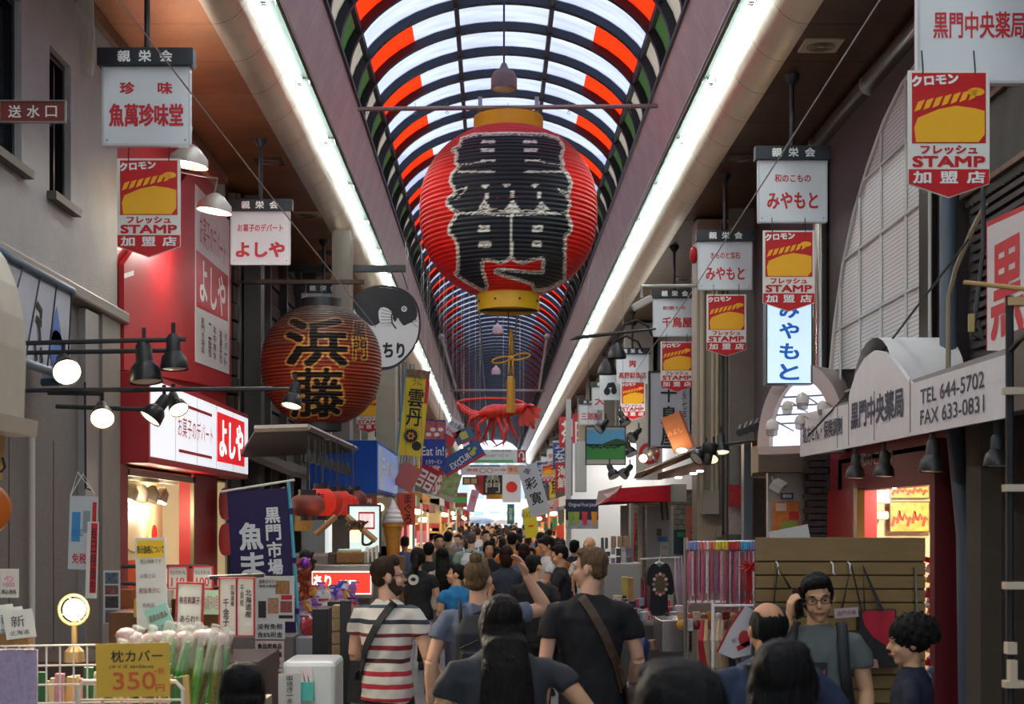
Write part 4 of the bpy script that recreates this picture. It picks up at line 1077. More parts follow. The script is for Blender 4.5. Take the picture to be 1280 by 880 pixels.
card('maroon_sign', 'white arched notice with maroon writing in a dark red frame', 'notice', 222, 730, 252, 788, 8.3, PAPER, [('有名和菓子', .5, .35, .85, .16, M('5a1a1c', .5), 0, .05), ('あられ!!', .5, .75, .75, .15, M('5a1a1c', .5), 0, .05)], rot=-.03, frame=M('a02a2c', .5), fw=.01)
for i, (x, s_) in enumerate(((211, '110'), (242, '100'))):
    card('price_tag', ('red edged price tag reading 110, left one behind the maroon notice', 'red edged price tag reading 100, right one before the red pier')[i], 'sign', x, 709, x + 23, 735, 8.9, PAPER, [('むらさきいも', .5, .25, .8, .18, INKB), (s_, .5, .7, .7, .42, INKR, 0, .05)], frame=INKR, fw=.006)
card('teal_notice', 'small pale notice with pink handwriting on a green card', 'notice', 253, 738, 275, 768, 8.8, M('a8c8a8', .5), [('お菓子の里', .5, .5, .8, .6, M('b07a8a', .5))])
for i, (x, a_, b_) in enumerate(((275, '北海道産', '千金子'), (297, '干貝柱', '北海道産'))):
    card('seafood_notice', ('upright white notice reading Hokkaido 千金子, nearer the green packets', 'upright white notice reading Hokkaido scallop, beside the purple banner')[i], 'notice', x, 723, x + 20, 794, 7.9, M('dcd8cc', .5), [(a_, .78 - i * .5, .3, .24, .38, INKB, 1), (b_, .38 + i * .3, .6 - i * .16, .4, .5, INKB, 1, .03)], frame=INKR, fw=.006)
for i in range(7):
    m = MB(); c_ = at(160 + i * 16, 748 + (i % 3) * 12, 9.3); m.cb(c_, .08, .06, .12, rz=random.uniform(-.3, .3)); o = m.build('packet', M(['8a4a28', 'd8b060', 'c04030', 'd8d4c8', '4a2c1c', 'b87840', 'c89a5a'][i], .45), bevel=.006); tag(o, 'snack packet on the shelf behind the notices', 'food', 'packets on the shelf behind notices')
boxthing('shelf_stand', 'brown wooden snack shelf under the hanging notices', 'shelf', at(215, 880, 9.6), .75, .35, .62, M('7a5230', .6, noise=.2))
boxthing('stall_table', 'cloth covered stall table under the front packets', 'table', (-2.2, 7.6, 0), 1.9, 1.0, 1.02, M('9a8a78', .7))
boxthing('snack_counter', 'long dark snack counter behind the front stall at left', 'counter', (-2.3, 9.6, 0), 1.6, .9, 1.1, M('4a3a34', .7))
# purple nobori banner
t, F, W, H = card('purple_banner', 'tall purple banner with white market lettering on a light blue pole', 'banner', 290, 612, 366, 830, 11.5, M('2c1c50', .7, noise=.1), rot=.06, th=.008)
text('黒門市場', F, .11, .28, .12, .55, WHITE, t, .006, vert=1, bold=.06); text('魚まる', F, -.07, .09, .19, .72, WHITE, t, .006, vert=1, bold=.07)
m = MB(); m.tube([F(W / 2 + .01, H / 2 + .05, 0), F(W / 2 + .03, -H / 2 - .1, 0), (F(W / 2 + .03, 0, 0).x, 11.5, 0)], .014, 8); m.build('pole', M('58b0c8', .4), t)
m = MB(); m.tube([F(-W / 2 - .05, H / 2 + .0, 0), F(W / 2 + .06, H / 2 + .06, 0)], .010, 6); m.build('cross_rod', M('d8d4c8', .4), t)
m = MB()
for z in (.44, .1, -.25, -.58): m.cb(F(W / 2 + .01, z * H / 1.2, 0), .05, .03, .045)
m.build('tab', M('2c1c50', .7), t)
# notices in front of the banner
card('menu_board', 'large white food flyer with small photos on the purple banner', 'poster', 319, 720, 368, 777, 10.8, M('d8d4cc', .5), [('国産白えび', .3, .12, .4, .08, INKB), ('海老の唐揚げ', .35, .22, .5, .06, INKB)], parts=[(.52, .1, .88, .4, M('b07a44', .5, noise=.5, scale=60), 'photo'), (.08, .55, .28, .92, M('3a302c', .5, noise=.5, scale=60), 'photo'), (.32, .48, .6, .82, M('c08a6a', .5, noise=.5, scale=60), 'photo'), (.64, .55, .94, .8, M('a05048', .5, noise=.5, scale=60), 'photo'), (.66, .42, .94, .52, INKR, 'red_label'), (.6, .86, .96, .93, INKB, 'black_label')])
card('tax_note', 'handwritten white note about eight percent tax', 'notice', 319, 777, 356, 799, 10.7, PAPER, [('没有免税', .5, .28, .85, .32, INKB), ('含8%税金', .5, .74, .85, .32, INKB)])
card('touch_note', 'handwritten pink bordered note asking not to touch', 'notice', 319, 801, 355, 834, 10.7, M('e0c4bc', .5), [('食品类商品', .5, .2, .85, .2, INKB, 0, .06), ('请不要触摸', .5, .52, .85, .2, INKB, 0, .06), ('SEE だけ', .5, .85, .8, .14, INKR)])
card('food_leaflet', 'leaflet of fried food photos hanging above the white cooler', 'poster', 322, 836, 354, 872, 10.0, M('d8d0c0', .5), parts=[(.1, .1, .45, .9, M('c89a5a', .5, noise=.5, scale=60), 'photo'), (.52, .1, .92, .9, M('c87a3a', .5, noise=.5, scale=60), 'photo')])
# snack bags, boxes and cases up to the striped man
SB = ['c8c4cc', '8a3a8c', 'c03a4a', 'd89a3a', '3a5ac0', 'd8d4c8', 'a86ab0', 'b8342c', '7a4a9a']
for i in range(54):
    r_ = i // 9; c_ = at(372 + (i % 9) * 8.5 + random.uniform(-3, 3) + r_ * 2, 742 + r_ * 9 + random.uniform(-4, 4), 12.6 - r_ * .22)
    m = MB(); R = Matrix.Rotation(random.uniform(-.5, .5), 3, 'Y') @ Matrix.Rotation(random.uniform(-.6, .6), 3, 'Z')
    m.ball(c_, (.055, .022, .085), 8, 6, R); 
    m.cb(c_ + R @ Vector((0, 0, .088)), .08, .006, .02, rz=0); o = m.build('snack_bag', M(SB[(i * 5 + i // 4) % 9], .22, noise=.3, scale=25, spec=.9)); tag(o, 'small shiny snack bag piled on the stall beside the blue pole', 'food', 'shiny snack bags')
t = T('autumn_garland', 'orange tinsel leaf garland with a purple foil ball beside the blue pole', 'decoration', at(382, 745, 12.0)); m = MB()
for i in range(60):
    c_ = at(378 + random.uniform(-5, 8) + i * .06, 700 + i * .8, 12.0 + random.uniform(-.05, .05)); m.cb(c_, .05, .008, .03, random.uniform(-1, 1), random.uniform(-1, 1), random.uniform(-1, 1))
m.build('leaves', M('b4481c', .4, noise=.4, scale=30), t); m = MB(); m.ball(at(381, 704, 11.9), (.045, .04, .05), 12, 8); m.build('purple_ball', M('8a3aa8', .25, .4), t, smooth=True)
t = T('black_plush', 'small black plush figure hanging above the orange garland', 'toy', at(384, 710, 12.4)); m = MB(); m.ball(at(382, 694, 12.4), (.06, .05, .05), 12, 8); m.ball(at(388, 706, 12.4), (.04, .04, .06), 10, 8)
for q in ((375, 700), (396, 702), (384, 716), (392, 690)): m.tube([at(385, 700, 12.4), at(*q, 12.38)], [.03, .012], 8)
m.build('body', M('1c1a1c', .8), t, smooth=True)
BX = [(376, 760, 20, 12, 'b82c24', 'red plastic basket on the snack stall'), (400, 756, 24, 10, 'b82c24', 'second red plastic tray beside the basket'), (388, 752, 16, 10, 'b8864c', 'brown cardboard snack box on the stall')]
for i, (x, y, w_, h_, c_, l_) in enumerate([(390, 792, 42, 12, 'c02c24', 'red ribbed plastic basket in front of the grey case'), (402, 778, 26, 10, 'c83a30', 'smaller red tray behind the ribbed basket'), (384, 778, 18, 12, 'b88a50', 'brown cardboard carton left of the red trays'), (424, 778, 20, 26, 'a0704a', 'stack of brown wafer boxes behind the black post')]):
    boxthing('tray_box', l_, 'box', at(x, y + h_, 11.9 - i * .05), sz(w_, 11.9), .16, sz(h_, 11.9), M(c_, .45, noise=.15, scale=40), .006)
DKB = M('1e1c1e', .5)
boxthing('cash_case', 'grey metal case with label slots under the red trays', 'case', at(386, 836, 11.4), .18, .3, .26, M('a4a6a4', .4, .3), .006)
boxthing('black_case', 'black upright display case in the left stall row', 'case', (at(404, 0, 11.2).x, 11.2, 0), .12, .4, 1.32, DKB, .006)
boxthing('black_post', 'tall black post standing left of the striped shirt man', 'post', (at(432, 0, 10.4).x, 10.4, 0), .07, .12, 1.42, DKB, .004)
boxthing('black_case', 'black case behind the cardboard gift boxes', 'case', (at(412, 0, 11.0).x, 11.6, 0), .14, .3, 1.35, DKB, .006)
for i in range(8):
    boxthing('gift_box', 'patterned brown gift box in a stack left of the black post', 'box', (at(423, 0, 10.6).x, 10.6, .62 + i * .095), .075, .2, .09, M('b09060', .5, noise=.35, scale=50), .003, 'stacked gift boxes')
boxthing('white_cooler', 'white plastic cooler case with sloping clear lid at bottom left of the lane', 'cooler', (at(392, 0, 9.4).x, 9.4, 0), .34, .5, 1.10, M('cfd4d2', .35), .03)
t = T('leaflet_holder', 'turquoise leaflet holder on the white cooler', 'holder', at(382, 876, 9.1)); m = MB(); m.cb(at(384, 864, 9.1), .085, .05, .12); m.build('pocket', M('4cb0a4', .4), t); m = MB()
for i in range(3): m.cb(at(378 + i * 5, 848, 9.1), .03, .012, .14, ry=-.3 + i * .1)
m.build('leaflets', M('d8c8c8', .5), t)
boxthing('counter_block', 'pale wooden counter block behind the cooler', 'counter', (-2.0, 11.9, 0), .9, 1.6, 1.10, M('8a8078', .6))
t = T('fan_sign', 'tall grey sheet of handwriting leaning on the white cooler', 'notice', at(362, 880, 9.0)); m = MB(); m.slab(Fr(at(362, 862, 9.0), (.9, .3, 0)), -.07, .07, -.1, .1, -.01, 0); b = m.build('board', M('b8bab8', .5), t); text('串焼き一本', Fr(at(362, 862, 9.0), (.9, .3, 0)), 0, 0, .04, .18, INKB, b, .003, vert=1)

# ---- sushi counter shop with the little red lanterns
t = T('counter_sign_box', 'steel-framed glowing red counter sign with white characters', 'sign', at(427, 750, 13.6)); F = FC(at(428, 728, 13.6)); k_ = FP / 13.6
m = MB(); m.slab(F, -43 / k_, 40 / k_, -21 / k_, 22 / k_, -.35, -.01); m.build('steel_case', M('8c8880', .35, .7), t, bevel=.01)
m = MB(); m.slab(F, -38 / k_, 36 / k_, -15 / k_, 14 / k_, -.01, .004); m.build('white_edge', M('f0d8d0', .4, emit=.8), t); m = MB(); m.slab(F, -37 / k_, 35 / k_, -13.5 / k_, 12.5 / k_, .004, .008); m.build('red_face', M('e02818', .4, emit=.95), t)
text('あり', F, -25 / k_, 1 / k_, 22 / k_, 16 / k_, M('fff4f0', .4, emit=1.2), t, .011, bold=.05); text('浜藤', F, 7 / k_, -2 / k_, 21 / k_, 10 / k_, M('fff4f0', .4, emit=1.2), t, .011, bold=.04)
boxthing('sushi_counter', 'steel topped sushi counter behind the red glowing sign', 'counter', (-1.70, 14.4, 0), 1.0, 1.0, 1.66, M('8a8078', .35, .4), .01)
boxthing('wicker_basket', 'low wicker basket on the sushi counter', 'basket', at(439, 704, 13.9), .26, .22, .11, M('8a6438', .7, noise=.4, scale=80, bump=.8, bscale=120), .01)
boxthing('plastic_bags', 'folded turquoise and white plastic bags in the wicker basket', 'bag', at(437, 690, 13.9), .22, .14, .03, M('a8ccc8', .3), .01)
boxthing('dark_jar', 'dark round jar left of the wicker basket', 'jar', at(416, 707, 13.9), .09, .09, .13, M('4a3428', .5), .02)
for i in range(4): boxthing('menu_book', 'white menu folder standing at the right end of the sushi counter', 'book', at(456 + i * 5, 704 - i, 13.95), .022, .14, .12 + .01 * i, M('d0ccc0', .5), .002, 'menu folders')
t = T('paper_lamp', 'small glowing yellow paper lamp over the sushi counter', 'lamp', at(443, 679, 13.8)); m = MB(); m.cb(at(444, 670, 13.8), .09, .08, .11); m.build('shade', M('ffd890', .5, emit=1.6, ecol='ffc870'), t, bevel=.01)
m = MB()
for i in range(5): m.tube([at(438 + i * 3, 664, 13.8), at(434 + i * 5, 655 - (i % 2) * 3, 13.75), at(440 + i * 5, 652, 13.7)], [.014, .02, .01], 6)
m.build('leaves', M('4a3a34', .7), t)
card('crab_sign', 'pale illuminated sign with a red drawn square and black brush hook', 'sign', 437, 633, 474, 690, 14.6, M('c8dcd8', .5, emit=.35), parts=[(.3, .12, .85, .50, INKR, 'red_outline'), (.34, .16, .81, .46, M('e0e8e4', .5, emit=.5), 'white_field')], lines=[('し', .6, .72, .4, .3, INKB, 0, .08), ('浜藤', .7, .93, .35, .08, INKB)], frame=DARK, fw=.02)
# row of little glowing lanterns
def mini_lantern(px_, py_, Y, r, hgt, lit, label):
    c_ = at(px_, py_, Y); t = T('small_paper_lantern', label, 'lantern', c_ - Vector((0, 0, hgt / 2 + .03)), 'little red lanterns over the sushi counter'); m = MB()
    pr = []
    for i in range(25):
        a = -1 + 2 * i / 24; pr.append((r * (1 - abs(a) ** 2.5 * .45) + (.006 if i % 2 else 0), a * hgt / 2))
    m.lathe(pr, c_, 20); m.build('paper_shade', M('981c12', .6, emit=lit * .07, ecol='ff3010') if lit else M('6a2c24', .55), t, smooth=True)
    m = MB(); m.lathe([(0, hgt / 2), (r * .5, hgt / 2), (r * .5, hgt / 2 + .05), (0, hgt / 2 + .05)], c_, 14); m.lathe([(0, -hgt / 2 - .04), (r * .5, -hgt / 2 - .04), (r * .5, -hgt / 2), (0, -hgt / 2)], c_, 14); m.build('cap', BLACK, t)
    m = MB(); m.tube([c_ + Vector((0, 0, hgt / 2)), c_ + Vector((0, 0, hgt / 2 + .45))], .006, 5); m.build('wire', BLACK, t)
    if lit:
        F = FC(c_ + Vector((0, -r - .012, 0))); mb = MB(); text_mb(mb, 'まつ', F, 0, 0, r * .8, hgt * .7, 0, vert=True, bold=.05); mb.build('lettering', INKB, t)
mini_lantern(384, 632, 13.6, .17, .2, 0, 'unlit dark paper lantern at the left end of the row')
mini_lantern(401, 628, 13.9, .14, .26, 1.6, 'brightly glowing red lantern with gold writing, first in the row')
mini_lantern(413, 630, 14.3, .13, .25, .5, 'glowing red lantern second in the row')
mini_lantern(424, 629, 14.8, .13, .25, 1.2, 'glowing red lantern third in the row')
mini_lantern(434, 631, 15.4, .12, .22, 1.0, 'small glowing red lantern near the end of the row')
mini_lantern(442, 628, 15.9, .15, .26, 0, 'unlit brown lantern at the right end of the row')
point(at(408, 640, 13.3), 0.5, (1, .35, .15))
for a in ((420, 645, 395, 668), (433, 645, 470, 676), (368, 640, 352, 610)):
    rod('wooden_strut', 'pale wooden strut under the little lanterns', [at(a[0], a[1], 14.1), at(a[2], a[3], 14.1)], .03, M('9a805c', .7), 'strut', 4, 'struts under the little lanterns')
card('bamboo_screen', 'streaked yellowish wooden panel under the unlit lantern', 'panel', 368, 640, 390, 664, 14.2, M('b08a4c', .7, noise=.4, scale=20, sx=(6, 1, .6)))
# eave, rafters, hooks above the counter
t = T('eave_awning', 'grey sloping awning frame with hanging hooks left of the blue box sign', 'awning', at(390, 560, 15.0))
m = MB(); m.tube([at(318, 536, 14.5), at(385, 534, 14.5)], .035, 4); m.tube([at(385, 534, 14.5), at(445, 561, 17.4)], .035, 4); m.tube([at(325, 545, 15.5), at(412, 548, 15.6)], .02, 4); m.split('edge_bar', M('908880', .5, noise=.15), t)
m = MB(); m.hexa([at(318, 541, 14.6), at(383, 540, 14.6), at(440, 566, 17.4), at(300, 572, 17.4), at(318, 538, 14.6), at(383, 537, 14.6), at(440, 562, 17.4), at(300, 568, 17.4)]); m.build('dark_underside', M('2c2826', .7, noise=.3), t)
m = MB()
for i in range(8):
    p = at(386 + i * 7, 545 + i * 3, 14.7 + i * .3); m.tube([p, p - Vector((0, 0, .14))], .008, 5); m.lathe([(.04, -.26), (.035, -.2), (.012, -.13), (0, -.13)], p, 8)
m.build('hooks', DARK, t)
m = MB()
for i, x in enumerate((387, 395, 404, 413, 421, 442)): m.tube([at(x, 550, 14.8), at(x, 620, 14.8)], .006, 4)
m.build('suspension_rods', DARK, t)
# upper facade of the dark wooden shop
t = T('wooden_shopfront', 'dark wooden upper storey behind the brown lantern', 'building', (-3.3, 21, 0))
DW = M('3e322a', .75, noise=.3, scale=8, sx=(1, .3, 6))
for i in range(14):
    m = MB(); m.box(-3.34, -3.26 + (i % 2) * .02, 18.0, 24.0, 2.9 + i * .23, 3.1 + i * .23); m.build('weatherboard', DW, t)
m = MB(); m.hexa([(-3.3, 18, 2.85), (-2.55, 18, 2.55), (-2.55, 24, 2.55), (-3.3, 24, 2.85), (-3.3, 18, 2.95), (-2.55, 18, 2.62), (-2.55, 24, 2.62), (-3.3, 24, 2.95)]); m.build('eave', M('4a4038', .7, noise=.3), t)
m = MB()
for y in (18.6, 20.2, 21.8, 23.4): m.box(-3.26, -3.14, y, y + .12, 0, 6.1)
m.build('post', M('4e4842', .6), t)
for i, (x0, x1, Y, c_) in enumerate(((284, 300, 18.3, '6a6a66'), (305, 326, 18.4, '3a3836'))):
    seg('trim_%d' % (8 + i), M(c_, .6), at(x0, 0, Y).x, at(x1, 0, Y).x, Y, Y + .3, 0, 6.15)
# pilasters, downpipes further on
for i, (x0, x1, Y, c_) in enumerate(((415, 437, 20.6, '7c7466'), (470, 494, 26.0, '948c7c'))):
    seg('trim_%d' % (10 + i), M(c_, .7, noise=.1), at(x0, 0, Y).x, at(x1, 0, Y).x, Y, Y + .5, 0, 6.15)
for i in range(6): rod('downpipe', 'thin grey vertical pipe beside the yellow banner', [at(496 + i * 4.4, 330 if i < 0 else 455, 29 + i * .3), at(496 + i * 4.4, 600, 29 + i * .3)], .028, M('8a8884', .4, .5), 'pipe', 8, 'vertical pipes beside the yellow banner')
# blue box sign
t = T('blue_box_sign', 'big blue box sign projecting into the lane left of the banners', 'sign', (-1.83, 22, 2.38))
m = MB(); m.box(-2.6, -1.63, 20, 24.2, 2.38, 3.11); m.build('box', M('0848a8', .5, spec=.2), t, bevel=.01)
F = FL((-1.63, 20, 2.38)); m = MB(); m.slab(F, .1, 4.1, .05, .68, 0, .01); m.build('pale_face', M('7c9cd8', .4, emit=.1), t); text('日本海', F, 1.9, .40, 2.4, .3, WHITE, t, .014, bold=.05); m = MB(); m.slab(F, .25, .6, .05, .66, .01, .014); m.build('white_strip', WHITE, t)
card('red_strip_board', 'red board strip just under the blue box sign', 'sign', 436, 620, 471, 632, 20.2, M('b82820', .5), [('海鮮丼', .5, .5, .7, .6, WHITE)])
# ice cream cone model
yi = 21.0; ci = at(491, 695, yi); ki = yi / FP
t = T('ice_cream_model', 'giant soft ice cream cone model standing over the left stalls', 'model', ci)
m = MB(); m.lathe([(7.5 * ki, 0), (8.5 * ki, 14 * ki), (9.5 * ki, 24 * ki), (10.5 * ki, 24.5 * ki), (11.5 * ki, 36 * ki), (13.5 * ki, 36.5 * ki), (13.5 * ki, 40 * ki), (11 * ki, 41 * ki), (0, 41 * ki)], ci, 28); m.build('cone', M('d09038', .6, noise=.2, scale=30, bump=.5), t, smooth='auto')
m = MB(); pr = []
for i in range(49):
    a = i / 48; rr = (12.5 * (1 - a ** 1.5) + 0.6) * (1 + .10 * abs(sin(a * 5.2 * pi)) - .05); pr.append((max(0, rr * ki), (41 + 30 * a) * ki))
m.lathe(pr, ci, 28); m.build('soft_ice', M('e4e0dc', .45), t, smooth=True)
boxthing('model_stand', 'narrow wooden stand under the ice cream model', 'stand', (ci.x, yi, 0), .35, .35, ci.z, M('7a5a3c', .6))
# ================================================================ RIGHT SIDE
XR = 3.5
def yr(x, y, X=XR): Y = X * FP / (x - CX); return (-Y, EYE + (CY - y) * Y / FP)     # coordinates in a right-wall frame (its right = toward the viewer)
# arched mesh screen
t = T('arched_mesh_screen', 'tall arched screen of white perforated mesh and white bars on the right wall', 'screen', (3.4, 13, 3.2)); F = Fr((3.44, 0, 0), (0, -1, 0))
g = lambda x, y: yr(x, y, 3.44)
edge = [g(1040, 462), g(1046, 400), g(1056, 330), g(1070, 265), g(1088, 205), g(1108, 150), g(1130, 105), g(1150, 78), g(1164, 66)]
poly = edge + [g(1164, 458)]
mm = bpy.data.materials.new('mesh_sheet'); mm.use_nodes = True; nt = mm.node_tree; b = nt.nodes['Principled BSDF']; b.inputs['Base Color'].default_value = (*srgb('a8a8a4'), 1); b.inputs['Roughness'].default_value = .45
tc = nt.nodes.new('ShaderNodeTexCoord'); mp = nt.nodes.new('ShaderNodeMapping'); mp.inputs['Rotation'].default_value = (radians(45), 0, 0); wv = nt.nodes.new('ShaderNodeTexChecker'); wv.inputs['Scale'].default_value = 38
wv.inputs['Color1'].default_value = (*srgb('dadad6'), 1); wv.inputs['Color2'].default_value = (*srgb('a0a09e'), 1)
nt.links.new(tc.outputs['Object'], mp.inputs[0]); nt.links.new(mp.outputs[0], wv.inputs['Vector']); nt.links.new(wv.outputs[0], b.inputs['Base Color'])
m = MB(); m.prism(poly, F, -.02, 0); m.build('mesh_sheet', mm, t)
WB = M('c8c8c4', .4, .2)
m = MB()
m.tube([F(x, z, .01) for x, z in edge], .025, 6)
m.build('arched_frame', WB, t)
m = MB()
xs = [1164, 1134, 1103, 1076, 1052]
import bisect
def top_at(x):
    pts = [(1040, 462), (1046, 400), (1056, 330), (1070, 265), (1088, 205), (1108, 150), (1130, 105), (1150, 78), (1164, 66)]
    for a, b in zip(pts, pts[1:]):
        if a[0] <= x <= b[0]: return a[1] + (b[1] - a[1]) * (x - a[0]) / (b[0] - a[0])
for x in xs[:]:
    a = g(x, top_at(x)); b = g(x, 460); b = (a[0], EYE + 1.2 if b[1] > 3.2 else b[1]); m.tube([F(a[0], a[1], .012), F(a[0], 3.2, .012)], .015, 5)
for z in (3.25, 3.9, 4.55, 5.15):
    # where the curve reaches this height
    c = None
    for p, q in zip(edge, edge[1:]):
        if p[1] <= z <= q[1]: c = p[0] + (q[0] - p[0]) * (z - p[1]) / (q[1] - p[1])
    if c is None: c = edge[0][0]
    m.tube([F(c, z, .012), F(g(1164, 0)[0], z, .012)], .015, 5)
m.split('bar', WB, t)
# chrome column, downpipe, hose
rod('chrome_column', 'mirror-bright square steel column right of the mesh screen', [(3.44, 11.4, 2.9), (3.44, 11.4, 5.6)], .08, M('b0a8a0', .15, 1.0), 'column', 4)
m = MB(); m.tube([(3.42, 15.1, 2.9), (3.42, 15.1, 5.9)], .08, 14); q = m.build('trim_20', M('a8a29c', .18, .95), smooth='auto'); q['kind'] = 'structure'
rod('downpipe', 'blue-grey plastic downpipe beside the chrome column', [(3.42, 10.85, 5.6), (3.42, 10.85, 3.2), (3.40, 10.4, 1.9), (3.38, 10.25, 0)], .065, M('4e5866', .45), 'pipe', 14)
rod('hose', 'thin bent beige hose running down beside the downpipe', [at(1232, 255, 9.9), at(1214, 290, 10.1), at(1195, 335, 10.3), at(1186, 370, 10.4), at(1185, 470, 10.4)], .018, M('8c8068', .5), 'pipe', 6)
# corrugated cladding top right and dark louvres
t = T('corrugated_cladding', 'rusty corrugated metal cladding at top right behind the stamp sign', 'cladding', (3.6, 9.2, 4)); F = Fr((3.58, 0, 0), (0, -1, 0)); m = MB()
n = 90; vs = []
for i in range(n + 1):
    y = 10.9 - i * .04; d = .03 * (i % 2); vs += [F(-y, 4.35 - .0 * i, d), F(-y, 6.4, d)]
m.add(vs, [(2 * i, 2 * i + 2, 2 * i + 3, 2 * i + 1) for i in range(n)]); m.build('sheet', M('4c4844', .45, .5, noise=.3, scale=3), t)
m = MB()
for z in (4.42, 5.0, 5.5): m.slab(F, -10.9, -7.3, z, z + .04, .03, .06)
m.split('rail', M('6a4c38', .6, noise=.3), t)
t = T('wall_louvre', 'dark slatted louvres behind the hose on the right wall', 'louvre', (3.6, 10, 3)); m = MB(); F = Fr((3.6, 0, 0), (0, -1, 0))
for i in range(18): m.slab(F, -10.75, -8.0, 3.05 + i * .072, 3.09 + i * .072, 0, .05)
m.split('slat', M('2e2a28', .6), t)
rod('black_chain', 'twisted black cable with a yellow plug before the louvres', [at(1229, 220, 8.8), at(1229, 310, 8.8), at(1222, 370, 8.8), at(1215, 420, 8.8), at(1228, 425, 8.8), at(1222, 400, 8.8)], .014, BLACK, 'cable', 5)
boxthing('yellow_plug', 'small dirty yellow plug on the black cable', 'plug', at(1214, 415, 8.75), .035, .03, .11, M('a89860', .5))
# white and red sign at the right edge
t = T('pharmacy_wall_sign', 'white red-edged wall sign with a huge red character, cut by the right edge', 'sign', (3.5, 9.3, 3)); F = Fr((3.52, 0, 0), (0, -1, 0)); h = lambda x, y: yr(x, y, 3.52)
m = MB(); m.prism([h(1240, 278), h(1300, 250), h(1300, 440), h(1240, 438)], F, 0, .04); m.build('red_edge', M('c02028', .5), t)
m = MB(); m.prism([h(1242, 284), h(1300, 258), h(1300, 440), h(1242, 438)], F, .04, .045); m.build('white_face', M('d4d2d0', .4), t)
a = h(1250, 300); b_ = h(1285, 415); text('黒', F, (a[0] + b_[0]) / 2, (a[1] + b_[1]) / 2 - .02, 0.62, .66, M('c8202a', .5), t, .048, bold=.05)
# pharmacy fascia awning
XA = 2.95; ga = lambda x, y: yr(x, y, XA)
t = T('pharmacy_awning', 'grey pharmacy awning board with shop name, telephone and fax numbers', 'awning', (XA, 11, 2.6)); F = Fr((XA, 0, 0), (0, -1, 0))
AW = M('dcdad8', .55, noise=.06)
p = [ga(1000, 518), ga(1060, 505), ga(1062, 490), ga(1070, 466), ga(1080, 448), ga(1093, 438), ga(1105, 440), ga(1118, 452), ga(1128, 466), ga(1138, 480), ga(1258, 443), ga(1258, 522), ga(1000, 571)]
m = MB(); m.prism(p, F, -.03, 0); m.build('face_board', AW, t)
m = MB()
yA0, zA0 = -ga(1258, 443)[0], ga(1258, 443)[1]; yA1 = -ga(1000, 518)[0]
m.hexa([(XA + .03, yA0, 2.62), (3.5, yA0, 2.70), (3.5, yA1, 2.70), (XA + .03, yA1, 2.62), (XA + .03, yA0, 3.0), (3.5, yA0, 3.16), (3.5, yA1, 3.16), (XA + .03, yA1, 3.0)]); m.build('canopy_body', M('8a8884', .55, noise=.1), t)
m = MB(); m.lathe([(.42, 0), (.42, .02)], (XA + .02, 11.2, 2.98), 24, axis=(1, 0, 0), a0=0, a1=2 * pi); 
vs = []
for i in range(13):
    q = pi * i / 12; vs += [(XA, 11.25 - .62 * cos(q), 3.0 + .42 * sin(q)), (3.48, 11.25 - .62 * cos(q), 3.0 + .42 * sin(q))]
m = MB(); m.add(vs, [(2 * i, 2 * i + 1, 2 * i + 3, 2 * i + 2) for i in range(12)]); m.build('barrel_dome', AW, t, smooth=True)
m = MB()
for x in (1047, 1061, 1093, 1138): a = ga(x, 500); m.slab(F, a[0] - .006, a[0] + .006, 2.62, 3.0, 0, .004)
m.split('panel_seam', M('6e6c6a', .5), t)
LT = M('3e4150', .6)
def ftext(s_, x0, x1, yc0, hpx, vert=0, bold=.04):
    a = ga(x0, 0)[0]; b = ga(x1, 0)[0]; xm = (x0 + x1) / 2; zc = ga(xm, yc0)[1]; hh = hpx * XA / (xm - CX)
    text(s_, F, (a + b) / 2, zc, abs(b - a), hh, LT, t, .004, bold=bold)
ftext('処方せん・保険調剤', 1004, 1053, 538, 22); ftext('黒門中央薬局', 1064, 1130, 511, 36, bold=.06)
ftext('TEL 644-5702', 1151, 1231, 485, 20, bold=.03); ftext('FAX 633-0831', 1151, 1231, 513, 20, bold=.03)
m = MB(); m.slab(F, ga(1258, 0)[0], ga(1330, 0)[0] + 0, 2.62, 3.08, -.06, -.02); m.build('end_panel', M('5a5046', .6), t)
for i, (x, y) in enumerate(((1069, 598), (1105, 596), (1165, 590), (1246, 583))):
    Yq = (12.0, 11.2, 9.8, 8.7)[i]
    spotlight(x, y, Yq, (-.05, -.05, -1), (.082, .082, .09, .08)[i], ('dark spotlight under the pharmacy awning, farthest left', 'dark spotlight under the pharmacy awning, second from left', 'dark spotlight under the awning right of the telephone number', 'dark spotlight under the awning beside the taped pole')[i], 0, body='2c2826', group='spotlights under the pharmacy awning')
    rod('lamp_drop_rod', 'short stem above an awning spotlight', [at(x, y - 20, Yq), (at(x, y, Yq).x, Yq, 2.64)], .02, DARK, 'rod', 6, 'awning lamp stems')
# lower right: pillars, pipe, shutter, taped pole
m = MB(); m.box(at(1226, 0, 9.6).x, at(1252, 0, 9.6).x, 9.6, 9.9, 0, 2.7); q = m.build('trim_21', M('4a4034', .8, noise=.15)); q['kind'] = 'structure'
t = T('rolling_shutter', 'dark rolling shutter at the right picture edge', 'shutter', (3.55, 8.5, 0)); m = MB(); F = Fr((3.56, 0, 0), (0, -1, 0))
for i in range(34): m.slab(F, -9.6, -7.0, .05 + i * .075, .11 + i * .075, 0, .03)
m.split('slat', M('242220', .5), t)
t = T('taped_pole', 'black pole wrapped with cream tape bands at the right edge', 'pole', (at(1263, 0, 6.2).x, 6.2, 0)); px0 = at(1262, 0, 6.2).x
m = MB(); m.tube([(px0, 6.2, 0), (px0, 6.2, at(0, 370, 6.2).z)], .018, 10); m.build('pole', BLACK, t)
m = MB()
for y in (489, 610, 732, 855): m.cb(at(1267, y, 6.17), .085, .05, .03)
